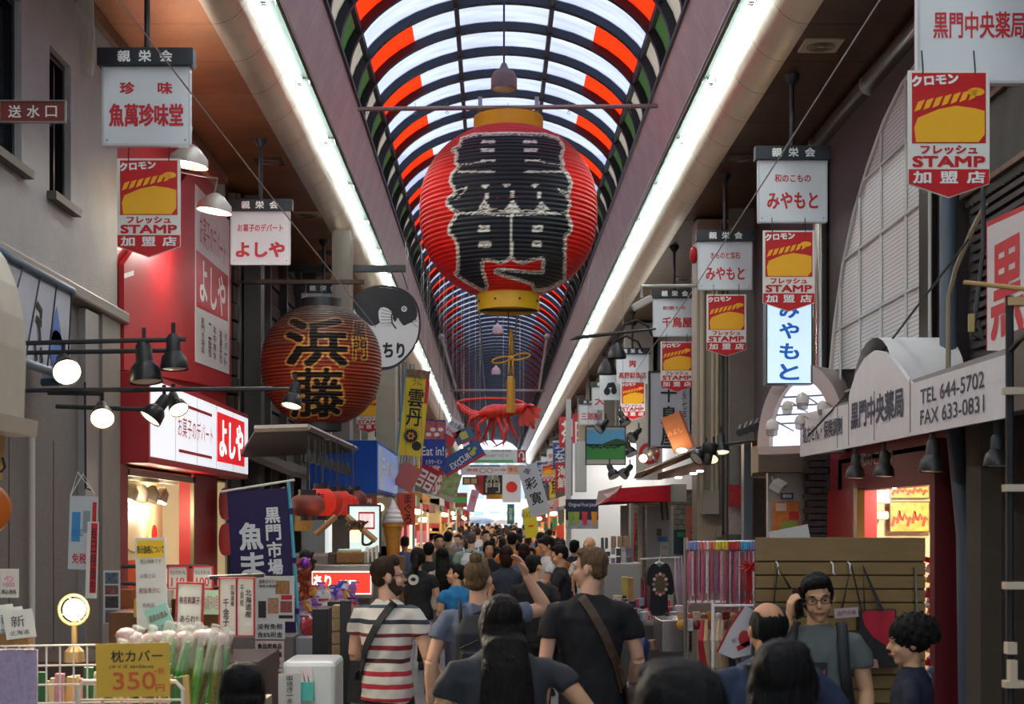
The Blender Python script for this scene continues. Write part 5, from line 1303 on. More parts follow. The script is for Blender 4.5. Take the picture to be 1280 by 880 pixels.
m.cb(at(1265, 838, 6.17), .03, .05, .09); m.cb(at(1263, 810, 6.17), .04, .05, .05)
m.split('tape_band', M('c8b8a0', .7), t)
m = MB(); m.tube([at(1205, 353, 6.3), at(1290, 362, 6.1)], .010, 6); m.build('bamboo_rod', M('a88850', .6), t)
m = MB(); m.cb(at(1270, 377, 6.2), .08, .05, .035); m.build('cream_clip', M('c8a878', .6), t)
m = MB(); m.tube([at(1262, 440, 6.2), at(1275, 425, 6.1), at(1285, 418, 6.0)], .012, 6); m.build('bracket', BLACK, t)

# red shop on the right
RS = M('7c1820', .5, noise=.05); 
t = T('red_shopfront', 'dark red shopfront under the pharmacy awning', 'building', (3.5, 12.5, 0))
m = MB(); m.box(3.45, 3.62, 10.9, 14.8, 2.28, 2.72); m.build('header', M('8a2430', .5), t)
m = MB(); m.box(3.32, 3.56, 10.86, 10.98, 0, 2.62); m.build('right_pillar', M('6a1218', .5), t)
m = MB(); m.box(3.42, 3.60, 13.55, 14.8, 0, 2.3); m.build('left_recess', M('8e1a1e', .5), t); m = MB(); m.box(3.38, 3.45, 13.42, 13.55, 0, 2.3); m.build('brass_post', M('5a4020', .3, .8), t)
m = MB(); m.box(3.45, 5.4, 14.3, 14.45, 0, 2.6); m.build('lit_side_wall', M('dcc8a4', .6), t)
m = MB(); m.box(5.3, 5.4, 10.9, 14.4, 0, 2.6); m.build('back_wall', M('c8a060', .6), t); m = MB(); m.box(3.45, 5.4, 10.9, 14.4, 2.56, 2.6); m.build('shop_ceiling', CREAM, t); m = MB(); m.box(3.6, 5.4, 10.85, 10.95, 0, 2.6); m.build('near_wall', M('6a4030', .6), t)
text('和のこもの', Fr((3.45, 0, 0), (0, -1, 0)), -13.0, 2.56, 1.1, .13, WHITE, t, .006)
GP = M('d8a848', .5, noise=.5, scale=14)
for i, (x0, y0, x1, y1, l) in enumerate(((1113, 604, 1161, 622, 'patterned gold cloth picture at the top of the lit red shop'), (1113, 628, 1161, 664, 'gold cloth picture with a red bird-like swirl, lower one in the red shop'))):
    tq, Fq, W, H = card('cloth_picture', l, 'picture', x0, y0, x1, y1, 14.2, GP, frame=M('4a3018', .5), fw=.012)
    m = MB()
    for k in range(7): strip(m, [(-W / 2 + W * (k + .3) / 7.5, -H / 3 + H * .1 * (k % 3)), (-W / 2 + W * (k + .8) / 7.5, H * .1 * ((k * 2) % 3)), (-W / 2 + W * (k + 1.2) / 7.5, -H * .1)], .03, Fq, .005)
    m.build('red_swirls', M('c83a1c', .5), tq)
card('glass_case', 'glass-fronted display unit in the lit red shop', 'cabinet', 1095, 603, 1112, 628, 14.0, M('e0d0a0', .3), frame=M('3a2818', .4), fw=.012)
boxthing('wall_speaker', 'cream oval wall lamp inside the lit red shop', 'lamp', at(1102, 650, 14.1), .14, .08, .09, M('e0d8c4', .4), .03)
for i, (x, y) in enumerate(((1108, 602), (1138, 599), (1118, 607))):
    p = at(x, y, 13.2 - i * .3); m = MB(); m.ball(p, .03, 8, 6); o = m.build('ceiling_spot', M('fff0d0', .4, emit=10, ecol='ffd898')); tag(o, 'small glowing ceiling spot in the lit red shop', 'lamp', 'ceiling spots of the red shop')
point((4.1, 13.0, 2.3), 42, (1, .9, .72)); point((4.0, 12.0, 1.6), 10, (1, .9, .72))
# goods in the right doorway: strings of red charms
for i in range(40):
    y = 700 + i * 4.3; x = 1160 + (i * 7) % 10; c_ = at(x, y, 11.2 + (i % 3) * .1); m = MB()
    if i % 3: m.ball(c_, (.035, .03, .03), 8, 6)
    else: m.cb(c_, .06, .04, .04, ry=.3)
    o = m.build('red_charm', M(['b81c24', 'd8b048', 'c87a8a', 'e0d8d0', 'a01828'][i % 5], .35)); tag(o, 'small red, gold or pink charm in the red shop doorway', 'souvenir', 'charms in the red shop doorway')
# dark brick pillar: separate bricks
t = T('brick_pillar', 'pillar of dark brown bricks left of the red shop', 'pillar', (at(1024, 0, 14.9).x, 14.9, 0))
x0 = at(1012, 0, 14.9).x; x1 = at(1036, 0, 14.9).x
m = MB(); m.box(x0 + .01, x1 - .01, 14.93, 15.2, 0, 2.72); m.build('mortar_core', M('1e1a1a', .8), t)
bm_ = MB(); bm_.box(0, .125, 0, .06, 0, .056); proto = None
for r_ in range(38):
    for k in range(2):
        xx = x0 + k * .13 - (0.065 if r_ % 2 else 0); 
        if proto is None: proto = bm_.build('brick', M('3e3230', .55, noise=.3, scale=20), t, bevel=.003); pl = proto.location.copy(); o = proto
        else: o = proto.copy(); COL.objects.link(o)
        o.location = pl + Vector((xx, 14.88 + random.uniform(-.004, .004), .1 + r_ * .068))
m = MB(); 
# arch window awning left of the pharmacy board
t = T('arched_window_awning', 'pinkish arched awning with a bright arched window behind the white globe lamps', 'awning', at(1010, 520, 14.4)); A0 = at(1010, 559, 14.2); F = Fr(at(1004, 559, 14.2), (.8, -.6, 0)); ks = FP / 14.2
def half(rx, ry, dx=0): return [(dx + rx * cos(pi * i / 20) / ks, ry * sin(pi * i / 20) / ks) for i in range(21)]
outer = half(60, 104); inner = half(44, 84)
vs = []; 
m = MB()
for (a, b) in zip(outer, inner): vs += [F(a[0], a[1], .05), F(b[0], b[1], .05), F(a[0], a[1], -.55), F(b[0], b[1], -.05)]
fs = []
for i in range(20): fs += [(4 * i, 4 * i + 1, 4 * i + 5, 4 * i + 4), (4 * i, 4 * i + 4, 4 * i + 6, 4 * i + 2), (4 * i + 1, 4 * i + 3, 4 * i + 7, 4 * i + 5)]
m.add(vs, fs); m.build('arched_hood', M('b8a6a0', .5), t, smooth='auto')
m = MB(); m.prism(inner, F, -.06, -.04); m.build('bright_window', M('e0e4f0', .4, emit=.45, ecol='e8ecff'), t)
m = MB()
for k in range(4): m.slab(F, -40 / ks, 40 / ks, (30 + k * 11) / ks, (32 + k * 11) / ks, -.04, -.03)
m.split('glazing_bar', M('8a8e98', .4), t)
m = MB(); m.slab(F, -58 / ks, 58 / ks, -8 / ks, 2 / ks, -.3, .06); m.build('sill', M('a8968e', .5), t)
for i, (x, y, r) in enumerate(((984, 512, .05), (1003, 504, .06), (1028, 512, .05), (965, 537, .06), (1000, 530, .05))):
    p = at(x, y, 13.0); t = T('globe_lamp', 'white enamel bell lamp, %s of the five before the arched window' % ('second from left', 'top middle', 'rightmost', 'leftmost and lowest', 'lower middle')[i], 'lamp', p, 'white bell lamps'); m = MB(); m.lathe([(r, 0), (r * 1.0, r * .6), (r * .7, r * 1.3), (0, r * 1.7)], p, 16, o0=True); m.build('shade', M('c8c2b8', .4), t, smooth=True); m = MB(); m.lathe([(r * .9, -.0), (r * .8, -r * .9), (0, -r * 1.1)], p, 14); m.build('wire_cage', M('a8a098', .3, .6, alpha=.6), t)
    m = MB(); m.tube([p + Vector((0, 0, r * .8)), p + Vector((.12, .4, .1)), p + Vector((.4, 1.0, .05))], .008, 5); m.build('arm', M('b0aca4', .4), t)
card('orange_poster', 'orange floral poster under the arched awning', 'poster', 966, 627, 1000, 668, 15.2, M('d87a30', .5, noise=.4, scale=12), parts=[(.12, .05, .5, .28, M('d8c0b0', .5), 'pale_label'), (.3, .6, .9, .95, M('8aa838', .5), 'green_shape'), (.6, .3, .95, .55, M('c82a20', .5), 'red_shape')])
card('blue_plate', 'small dark blue plate sign above the orange poster', 'sign', 976, 616, 992, 624, 15.1, M('1c2450', .4), [('親栄会', .5, .5, .7, .6, WHITE)])
card('white_flyer', 'white flyer with a pale pink circle on top of the slatted board', 'poster', 962, 660, 1012, 680, 9.4, M('ccc8c4', .5), rot=.2)
t = T('security_camera', 'white security camera above the small blue plate', 'camera', at(973, 611, 15.0)); m = MB(); m.cb(at(973, 607, 14.9), .12, .2, .07, rx=.3, rz=-.4, ry=.5); m.build('body', M('b8b4ac', .4), t); m = MB(); m.tube([at(968, 602, 15), at(966, 596, 15.2)], .02, 6); m.build('mount', M('b8b4ac', .4), t)
seg('wall_right_bay', M('b8b0a4', .6), at(960, 0, 15.4).x, at(1013, 0, 15.4).x, 15.4, 15.5, 0, 2.75)
seg('trim_22', M('6a5a48', .6), 2.75, 3.4, 15.0, 15.4, 2.5, 2.78)
# lit vertical sign みやもと
tq, Fq, W, H = card('lit_vertical_sign', 'glowing white vertical sign with blue kana, under the stamp sign', 'sign', 959, 378, 1014, 479, 14.1, M('d8f0f8', .4, emit=.28, ecol='d0ecff'), frame=M('3a4248', .4, .5), fw=.012, th=.14)
BL_ = M('1868c8', .5, emit=.12)
for i, c in enumerate('みやもと'): text(c, Fq, 0, H / 2 - H * (.02 + .255 * i) - .06 * 1 + 0.0, W * .45, H * .2, BL_, tq, .006, bold=.06)
# tile roof bit and spot lamps by the beige pillar
t = T('tile_eave', 'short dark tiled eave left of the arched window', 'roof', at(960, 540, 16.2)); m = MB()
for i in range(9): m.tube([at(925 + i * 7, 541 - i * 2.6, 16.2), at(928 + i * 7, 534 - i * 2.6, 17.0)], .045, 8)
m.split('roof_tile', M('2c2c2e', .5), t)
for i, (x, y, d) in enumerate(((960, 555, (0, -.3, -1)), (902, 566, (0, -.3, -1)), (888, 574, (-.3, -.6, -.8)), (870, 574, (-.6, -.3, -.6)), (888, 556, (.2, .2, 1)))):
    spotlight(x, y, 16.0 - i * .1, d, .09, ('grey spotlight right of the beige pillar', 'caged black spotlight on the beige pillar, rightmost', 'caged black spotlight on the beige pillar, lowest', 'black spotlight on the beige pillar, leftmost', 'black spotlight on the beige pillar, turned upward')[i], (.8, .6, .5, 0, 0)[i], body='202022', group='spotlights at the beige pillar')
rod('lamp_boom', 'black arm carrying the spotlights right of the beige pillar', [at(870, 560, 16), at(990, 545, 15.6)], .015, BLACK, 'arm', 6)
# red fabric shop between pillar and arch
seg('wall_right_grey', M('74706a', .7, noise=.12, bump=.3), at(912, 0, 19.4).x, at(952, 0, 19.4).x, 19.4, 19.5, 3.0, 6.2)
card('red_fabric', 'hanging red fabric with cream figures in the gap right of the beige pillar', 'cloth', 911, 606, 927, 633, 18.0, M('a81c1c', .6, noise=.5, scale=14), th=.01)
card('cream_fabric', 'cream curtain below the red fabric', 'cloth', 911, 634, 929, 668, 18.1, M('a8988c', .6, noise=.2, scale=14), th=.01)
card('brass_sign', 'brownish hanging brass signboard right of the spotlights', 'sign', 940, 552, 960, 595, 16.6, M('7a5828', .4, .5, noise=.3), th=.06)
seg('trim_23', M('5a6068', .5), at(930, 0, 17).x, at(941, 0, 17).x, 17, 17.2, 0, 2.9)
card('grey_tiled_strip', 'grey tiled wall strip beyond the blue-grey post', 'wall', 941, 598, 958, 672, 17.3, M('6a5a50', .7, noise=.3, scale=20))
# beige pillar with conduits and meter boxes
t = T('beige_pillar', 'tall beige steel pillar with conduits, right of the lane', 'pillar', (3.0, 20, 0)); YP = 19.9
m = MB(); m.box(at(871, 0, YP).x, at(912, 0, YP).x, YP, YP + .5, 0, 6.16); m.build('shaft', M('9a8e7c', .6, noise=.06), t, bevel=.01)
m = MB()
for x, r in ((878, .035), (891, .03), (896, .03)): m.tube([at(x, 640, YP - .05), (at(x, 0, YP).x, YP - .05, 6.0)], r, 8)
m.split('conduit', M('b0a48c', .5), t)
m = MB(); m.box(at(902, 0, YP).x, at(905, 0, YP).x, YP - .03, YP, 1.8, 6.1); m.box(at(908, 0, YP).x, at(910, 0, YP).x, YP - .03, YP, 1.0, 6.1); m.split('dark_groove', M('4a443c', .6), t)
m = MB(); m.cb(at(887, 628, YP - .15), sz(21, YP), .22, sz(30, YP)); m.build('meter_box', M('8e8a80', .5), t, bevel=.01); m = MB(); m.cb(at(899, 665, YP - .1), sz(6, YP), .1, sz(13, YP)); m.build('switch_box', M('8e8a80', .5), t, bevel=.01)
m = MB(); m.ball(at(867, 319, YP), (.06, .05, .12), 10, 8); o = m.build('alarm_bell', M('c01c1c', .4), t, smooth=True)
t = T('ceiling_camera', 'white CCTV camera on an arm above the third right-hand sign', 'camera', at(805, 380, 20)); m = MB(); m.cb(at(803, 379, 19.5), .3, .1, .1, ry=-.5); m.build('body', M('b8b8b4', .4), t, bevel=.02); m = MB(); m.tube([at(875, 357, 19.8), at(802, 358, 19.6), at(802, 372, 19.6)], .025, 6); m.build('arm', M('a8a8a2', .4), t)
# brick tile wall
t = T('tiled_wall', 'wall of pale olive brick tiles under the red awning', 'wall', at(830, 680, 22)); YB = 22.0
m = MB(); m.box(at(785, 0, YB).x, at(876, 0, YB).x, YB + .02, YB + .2, 0, at(0, 612, YB).z); m.build('mortar_wall', M('4a463c', .8), t)
bm_ = MB(); bm_.box(0, sz(11.4, YB), 0, .03, 0, sz(5.6, YB)); proto = None; cnt = 0
TM = [M('8a8470', .5, noise=.2, scale=20), M('7a745f', .5, noise=.2, scale=20), M('969078', .5, noise=.2, scale=20)]; pr = [bm_.build('brick_tile', q, t, bevel=.004) for q in TM]; pls = pr[0].location.copy(); first = [True] * 3
for r_ in range(22):
    for k in range(8):
        x = 786 + k * 12.2 + (6 if r_ % 2 else 0); y = 618 + r_ * 6.4
        if x > 866: continue
        j = random.randrange(3)
        if first[j]: o = pr[j]; first[j] = False
        else: o = pr[j].copy(); COL.objects.link(o)
        p = at(x, y + 5.6, YB); o.location = pls + Vector((p.x, YB - .005, p.z))
# red awning with white return and the tiny signboard
t = T('red_awning', 'small red awning over the bright shop', 'awning', at(790, 630, 20)); 
m = MB(); m.hexa([at(760, 627, 19.5), at(838, 627, 19.5), at(838, 627, 21.5), at(745, 632, 21.5), at(775, 610, 19.8), at(838, 606, 19.8), at(838, 606, 21.5), at(775, 610, 21.5)]); m.build('canopy', M('8e0816', .8, spec=.1), t)
m = MB(); m.hexa([at(744, 632, 21.6), at(764, 627, 19.5), at(766, 627, 19.6), at(746, 632, 21.7), at(748, 614, 21.6), at(776, 607, 19.8), at(778, 607, 19.9), at(750, 614, 21.7)]); m.build('pale_end', M('b08a84', .5), t)
boxthing('awning_box', 'cream square board at the right end of the red awning', 'board', at(848, 627, 20.5), sz(20, 20.5), .05, sz(22, 20.5), M('a8a090', .5))
tq, Fq, W, H = card('pink_noren', 'pale red hanging curtain with black brush kana', 'curtain', 857, 633, 878, 700, 21.0, M('c06a54', .6, noise=.15)); text('わたり', Fq, .02, -.12, .14, .5, INKB, tq, .006, vert=1, bold=.05)
# door with notices, red scarf, poles behind the T-shirt
seg('wall_right_door', M('b8b4b0', .5), at(808, 0, 21.5).x, at(842, 0, 21.5).x, 21.5, 21.56, 0, at(0, 632, 21.5).z)
card('notice', 'blue and white notice on the pale door above the black shirt', 'notice', 822, 671, 834, 677, 21.4, LBLUE)
card('notice', 'brown framed picture on the pale door', 'notice', 821, 661, 827, 670, 21.4, M('5a4428', .5))
card('notice', 'white leaflet with red stamp on the pale door', 'notice', 825, 678, 836, 694, 21.4, PAPER, [('免税', .5, .4, .6, .3, M('c88a8a', .5)), ('印', .5, .8, .3, .2, YELP)])
card('striped_poster', 'slanted red white and black picture strip above the door', 'poster', 826, 627, 837, 650, 21.3, M('b08a80', .5), parts=[(0, 0, .25, 1, M('302020', .5), 'black_strip'), (.6, 0, .8, 1, M('402828', .5), 'black_strip')], rot=.08)
card('dark_poster', 'dark green and blue poster on the tiled wall', 'poster', 842, 662, 857, 692, 21.8, M('1c3a44', .5, noise=.5, scale=20), parts=[(.3, .1, .9, .3, M('2a8a4a', .5), 'green_shape')])
for i, (x0, x1, y0, c_, l) in enumerate(((776, 790, 632, '8a8480', 'grey corner post left of the red scarf'), (798, 803, 632, 'a89a8c', 'beige post right of the red scarf'), (804, 806, 632, '6a6458', 'thin dark post beside the beige post'))):
    Yq = 20.8; m = MB(); m.box(at(x0, 0, Yq).x, at(x1, 0, Yq).x, Yq, Yq + .1, 0, at(0, y0, Yq).z); tag(m.build('post', M(c_, .6)), l, 'post')
m = MB(); m.tube([at(795, 640, 19.5), at(792, 680, 19.5), at(792, 720, 19.5)], [.02, .05, .04], 8, flat=.4); tag(m.build('red_scarf', M('b01420', .6)), 'long red scarf hanging beside the grey corner post', 'scarf')
# tall framed sign 千鳥屋
tq, Fq, W, H = card('tall_framed_sign', 'tall black-framed white sign with brush writing behind the tilted wooden lamp board', 'sign', 813, 466, 862, 558, 24.0, M('b4b8be', .45), frame=BLACK, fw=.03, th=.12)
for i, c in enumerate('千鳥屋'): text(c, Fq, -.02, H * .22 - i * .36, .27, .3, INKB, tq, .006, bold=.04)
text('寛永七年創業', Fq, .24, -.0, .08, .95, INKB, tq, .006, vert=1)
# tilted wooden light board
t = T('tilted_lamp_board', 'tilted brown wooden board lit from below by a warm bulb', 'sign', at(846, 566, 18.5)); Fq = Fr(at(846, 541, 18.5), (.94, 0, .22), (-.22, 0, .94)); Fq = tilt(Fr(at(846, 541, 18.5)), .38)
s_ = FP / 18.5; m = MB(); m.slab(Fq, -12 / s_, 12 / s_, -24 / s_, 24 / s_, -.06, 0); m.build('board', M('a0623a', .5, noise=.2), t); m = MB(); m.slab(Fq, 12 / s_, 15 / s_, -24 / s_, 24 / s_, -.08, .01); m.build('edge', M('5a2c1c', .5), t)
text('みよし', Fq, -.02, .02, .2, .07, M('e0a070', .5), t, .004)
point(at(850, 562, 18.2), 3, (1, .75, .45), .04); m = MB(); m.ball(at(852, 563, 18.35), (.07, .04, .03), 10, 8); m.build('lamp_glow', M('fff0c8', .4, emit=6, ecol='ffd898'), t)
t = T('wooden_ledge', 'slanting dark wooden ledge carrying the tilted lamp board', 'ledge', at(830, 590, 18.5)); m = MB(); m.hexa([at(792, 598, 18.2), at(800, 598, 18.2), at(873, 568, 19.0), at(873, 566, 19.4), at(795, 592, 18.2), at(815, 585, 18.2), at(873, 560, 19.0), at(873, 558, 19.4)]); m.build('ledge', M('4e3424', .6, noise=.3), t)
m = MB(); m.hexa([at(822, 600, 19), at(880, 590, 19), at(880, 590, 19.6), at(822, 600, 19.6), at(822, 592, 19), at(880, 574, 19), at(880, 574, 19.6), at(822, 592, 19.6)]); m.build('lower_beam', M('3a2016', .6), t)
m = MB()
for x, y in ((848, 597), (867, 592), (875, 589)): m.ball(at(x, y, 18.9), (.05, .03, .015), 8, 6)
m.split('small_spot', M('fff4e0', .4, emit=5), t)
m = MB(); m.ball(at(804, 573, 18.4), .05, 12, 8); tag(m.build('round_bulb', M('ffe8c0', .4, emit=9, ecol='ffd8a0'), smooth=True), 'round glowing bulb left of the tilted wooden board', 'lamp'); point(at(804, 573, 18.2), 2, (1, .8, .55), .04)
m = MB(); m.ball(at(816, 564, 18.3), (.07, .06, .07), 12, 8); m.tube([at(816, 568, 18.3), at(821, 578, 18.3)], .015, 6); tag(m.build('dark_globe', M('3a3030', .5), smooth=True), 'dark globe lamp left of the tilted wooden board', 'lamp')
card('red_ring_sign', 'cream wall sign with a red ring partly hidden by the globe lamp', 'sign', 795, 545, 828, 600, 25.0, M('c8c0b4', .5), [('〇', .5, .4, .8, .5, INKR, 0, .08)])
# gooseneck lamps
for i, (x, y, r) in enumerate(((771, 448, 12), (759, 468, 12))):
    p = at(x, y, 21.0); R_ = sz(r, 21.0); t = T('gooseneck_lamp', ('upper black gooseneck lamp under the third right-hand sign', 'lower black gooseneck lamp')[i], 'lamp', p, 'gooseneck lamps'); m = MB(); m.lathe([(R_, 0), (R_ * .95, R_ * .5), (R_ * .6, R_ * 1.2), (R_ * .25, R_ * 1.6), (0, R_ * 1.7)], p, 20, o0=True); m.build('shade', M('26282a', .4), t, smooth=True)
    m = MB(); m.tube([p + Vector((0, 0, R_ * 1.6)), p + Vector((0, 0, R_ * 2.2)), p + Vector((R_ * .8, 0, R_ * 3.5)), p + Vector((R_ * 2, 0, R_ * 4)), p + Vector((R_ * 3.2, 0, R_ * 3.4)), p + Vector((R_ * 3.8, .2, R_ * 2.6))], .018, 7); m.build('gooseneck', BLACK, t)
rod('black_spear', 'thin black pointed rod crossing above the gooseneck lamps', [at(712, 425, 20.5), at(722, 422, 20.5), at(820, 411, 20.5)], [.004, .03, .015], BLACK, 'rod', 6)
# cattle picture, juice poster
t, Fq, W, H = card('cattle_picture', 'framed picture of black cattle on a green meadow under blue sky', 'picture', 733, 534, 781, 580, 27, M('b8b4a8', .5), frame=BLACK, fw=.02, parts=[(.0, .06, 1, .5, M('5aa0c8', .5), 'sky_field'), (.0, .46, 1, .88, M('3a8a3c', .5), 'meadow')])
m = MB()
for i in range(9): m.prism(ell(-W * .4 + W * .09 * i, -.02 - .02 * (i % 2), .035, .02, 8), Fq, .003, .006)
m.build('cattle', INKB, t); m = MB(); m.prism([(-.1, .0), (.35, .02), (.36, .1), (.2, .13), (.0, .06)], Fq, .002, .004); m.build('trees', M('1e4a28', .5), t)
t, Fq, W, H = card('juice_poster', 'fruit juice poster with green, red and orange glasses', 'poster', 707, 624, 748, 661, 26, M('1c2048', .5), [('Original Fruit Juice', .52, .2, .85, .16, WHITE, 0, .02)], parts=[(0, .7, 1, 1, M('a8a8b4', .5, noise=.4, scale=20), 'ice_field')])
for x, c_ in ((-.2, '88a838'), (-.1, 'a0b040'), (.05, 'd83038'), (.22, 'e89820')): m = MB(); m.prism([(x - .035, -.2), (x + .035, -.2), (x + .055, .04), (x - .055, .04)], Fq, .003, .006); m.build('juice_glass', M(c_, .4), t)
for i, (x, y) in enumerate(((748, 537), (782, 530), (778, 594), (768, 596), (789, 548), (790, 568))):
    spotlight(x, y, 24, ((-.6, -.3, -.6), (.3, -.3, -.7))[i % 2], .1, 'black spotlight %s the cattle picture' % ('at the top left of', 'at the top right of', 'right below', 'below', 'right of', 'lower right of')[i], 0, group='spotlights round the cattle picture')
# bright white shop
t = T('white_shop', 'bright white lit shop interior behind the red awning', 'building', (3.0, 25, 0))
m = MB(); m.box(1.55, 3.42, 30.0, 30.1, 0, 3.6); m.build('back_wall', M('e8e6e0', .5), t); m = MB(); m.box(3.3, 3.44, 22.3, 30, 0, 3.6); m.build('side_wall', M('e0ded8', .5), t)
m = MB(); m.box(at(708, 0, 26.2).x, at(714, 0, 26.2).x, 26.2, 26.4, 0, 4.2); m.build('white_post', M('d0cec8', .5), t)
m = MB(); m.box(2.2, 3.25, 27.8, 29.8, 3.4, 3.45); m.build('light_panel', M('ffffff', .5, emit=1.6), t)
boxthing('white_signcase', 'tall white tilted signcase left of the cattle picture', 'sign', at(726, 615, 28), sz(13, 28), .5, sz(62, 28), M('c8ccc4', .5), .01)
boxthing('purple_signcase', 'narrow purple and white striped sign edge beside the white signcase', 'sign', at(711, 620, 28.5), sz(8, 28.5), .5, sz(68, 28.5), M('9088a0', .5), .01)
# counter kiosk right of the bald man
boxthing('steel_counter', 'steel fronted counter with goods behind the tall man in black', 'counter', (at(778, 0, 16.5).x, 16.9, 0), sz(48, 16.5), .8, at(0, 704, 16.5).z, M('8e8c88', .35, .6), .01)
for i in range(3): boxthing('snack_tube', 'tube-shaped snack bag in the row on the steel counter', 'food', at(767 + i * 8, 684, 16.6), .06, .05, .13, M('9a7a5a', .4, noise=.5, scale=60), .01, 'snack tubes')
for i in range(2): boxthing('bottle', 'dark bottle on the steel counter', 'bottle', at(753 + i * 5, 686, 16.6), .035, .035, .13, M('4a4a48', .3), .012, 'bottles on the steel counter')
for i in range(14):
    boxthing('small_goods', 'small grey and white packet on the steel counter', 'goods', at(747 + (i % 7) * 6.5, 703 - (i // 7) * 9 + random.uniform(-2, 2), 16.55 + (i // 7) * .2), .05, .04, random.uniform(.05, .11), M(['a8a8b0', '44404a', 'c8c8cc', '7a6a8a', '2c2c30'][i % 5], .4), .004, 'packets on the steel counter')
seg('trim_24', M('6e6c6a', .5), at(789, 0, 17).x, at(792, 0, 17).x, 17, 17.3, 0, 2.2)
# souvenir stall: shelves, shirt, trays
boxthing('souvenir_table', 'souvenir table with trays behind the tall man in black', 'table', (at(810, 0, 11.5).x, 11.6, 0), sz(90, 11.5), .8, at(0, 778, 11.5).z, M('4a4440', .6), .01)
rnd2 = random.Random(5)
for i in range(46):
    r_ = i // 16; boxthing('souvenir', 'small colourful souvenir box on the right-hand trays', 'souvenir', at(770 + (i % 16) * 5.2 + rnd2.uniform(-2, 2), 776 - r_ * 9 + rnd2.uniform(-2, 2), 11.3 + r_ * .22), rnd2.uniform(.03, .06), .05, rnd2.uniform(.03, .08), M(['c8485a', 'd8d4d0', '5a3a6a', 'c8a040', '303040', 'b84050', '8a9aa8', 'e0c8c0'][i % 8], .35), .004, 'small souvenirs on the trays', rz=rnd2.uniform(-.5, .5))
for i, (x, y, w_, h_, c_, l) in enumerate(((781, 738, 8, 34, 'b8a050', 'tall yellowish bamboo box standing left of the black shirt'), (788, 742, 7, 40, 'a87a40', 'tall brown box beside the bamboo box'), (775, 752, 16, 16, 'c8c0a0', 'beige paper packet left of the black shirt'), (789, 766, 6, 32, '9ab878', 'slanted pale green fan box'))):
    boxthing('tall_box', l, 'box', at(x, y + h_ / 2, 12.2), sz(w_, 12.2), .06, sz(h_, 12.2), M(c_, .5, noise=.2), .004)
for i in range(3):
    m = MB(); m.tube([at(802, 722 + i * 0, 11.8), at(803, 745, 11.8), at(802, 765, 11.8)], [.03, .055, .04], 8, flat=.3); o = m.build('patterned_pouch', M('7a2c40', .6, noise=.9, scale=50)); tag(o, 'patterned cloth pouch hanging left of the black shirt', 'bag', 'patterned pouches'); o.location.x += i * .02; o.location.y -= i * .05
# black T-shirt on hanger
t = T('hanging_tshirt', 'black T-shirt with floral round print on a white hanger', 'shirt', at(824, 770, 11.0)); Ft = Fr(at(824, 735, 11.0), (1, .1, 0)); k1 = 11.0 / FP
def tp(l): return [((x - 824) * k1, (735 - y) * k1) for x, y in l]
m = MB(); m.prism(smooth_poly(tp([(812,706),(818,703),(824,710),(830,703),(836,706),(841,722),(842,742),(836,744),(834,738),(834,770),(810,770),(813,730),(810,733),(807,730),(808,715)]), 1), Ft, -.03, .03); m.build('shirt', M('17171a', .8), t, bevel=.008)
m = MB(); m.prism(ell(0, .03, .05, .075, 16), Ft, .03, .034); m.build('dark_emblem', M('5a4a28', .6, noise=.6, scale=60), t)
for i in range(12): a = 2 * pi * i / 12; m = MB(); m.prism(ell(.052 * cos(a), .03 + .078 * sin(a), .013, .013, 8), Ft, .034, .037); m.build('flower', M(('b8606a', 'c8b8a8')[i % 2], .6), t)
m = MB(); m.tube([Ft(-.07, .165), Ft(0, .20), Ft(.07, .165)], .008, 6); m.tube([Ft(0, .2), Ft(0, .23), Ft(.015, .25)], .004, 5); m.build('hanger', WHITE, t)
rod('clothes_rail', 'thin steel rail holding the black T-shirt', [at(800, 699, 11.1), at(850, 697, 11.1)], .008, STEEL, 'rail', 6)
# rack of red towels in bags on coloured hangers
t = T('hanger_rail', 'steel rail and posts of the towel rack', 'rail', at(900, 880, 9.6)); m = MB(); m.tube([at(856, 679, 9.6), at(946, 677, 9.6)], .012, 8); m.tube([at(857, 672, 9.6), (at(857, 0, 9.6).x, 9.6, 0)], .013, 8); m.tube([at(946, 672, 9.6), (at(946, 0, 9.6).x, 9.6, 0)], .013, 8); m.split('tube', STEEL, t)
HC = ['8a90c0', '8a90c0', '8a90c0', '8a90c0', 'e86a5a', 'e86a5a', 'c8c8c8', 'e86a5a', 'e86a5a', 'd8c828', 'd8c828', 'd8c828', 'd8c828', 'b8281c', 'c8302c', 'c8302c', 'c8302c', '3aa0c0', '3aa0c0', '3aa0c0']
TC = ['e02848', 'f4d0d8', 'b01838', 'e85070', 'f8e8ea', 'd02c48', '50507c', 'f08898', 'c81838', 'f0b0bc']
for i in range(44):
    x = 860 + i * 1.95; Yq = 9.55 + .05 * (i % 3); bot = 741 + 13 * ((i * 3) % 4) / 3 + (10 if i > 22 else 0) + rnd2.uniform(-2, 2)
    t = T('towel', 'folded red patterned towel in a clear bag on a coloured hanger', 'towel', at(x, bot, Yq), 'bagged towels on the rack')
    m = MB(); m.hexa([at(x - 1.1, bot, Yq - .08), at(x + .7, bot, Yq - .08), at(x + 1.0, bot, Yq + .1), at(x - .8, bot, Yq + .1), at(x - .9, 689, Yq - .08), at(x + .7, 689, Yq - .08), at(x + .8, 689, Yq + .1), at(x - .8, 689, Yq + .1)]); m.build('cloth', M(TC[(i * 7) % 10], .5, noise=.6, scale=45, sx=(1, 1, .6)), t)
    if i % 2 == 0: m = MB(); m.cb(at(x, 682, Yq - .06), .018, .09, .055); m.build('hanger_clip', M(HC[(i // 2) % 20], .4), t, bevel=.003)
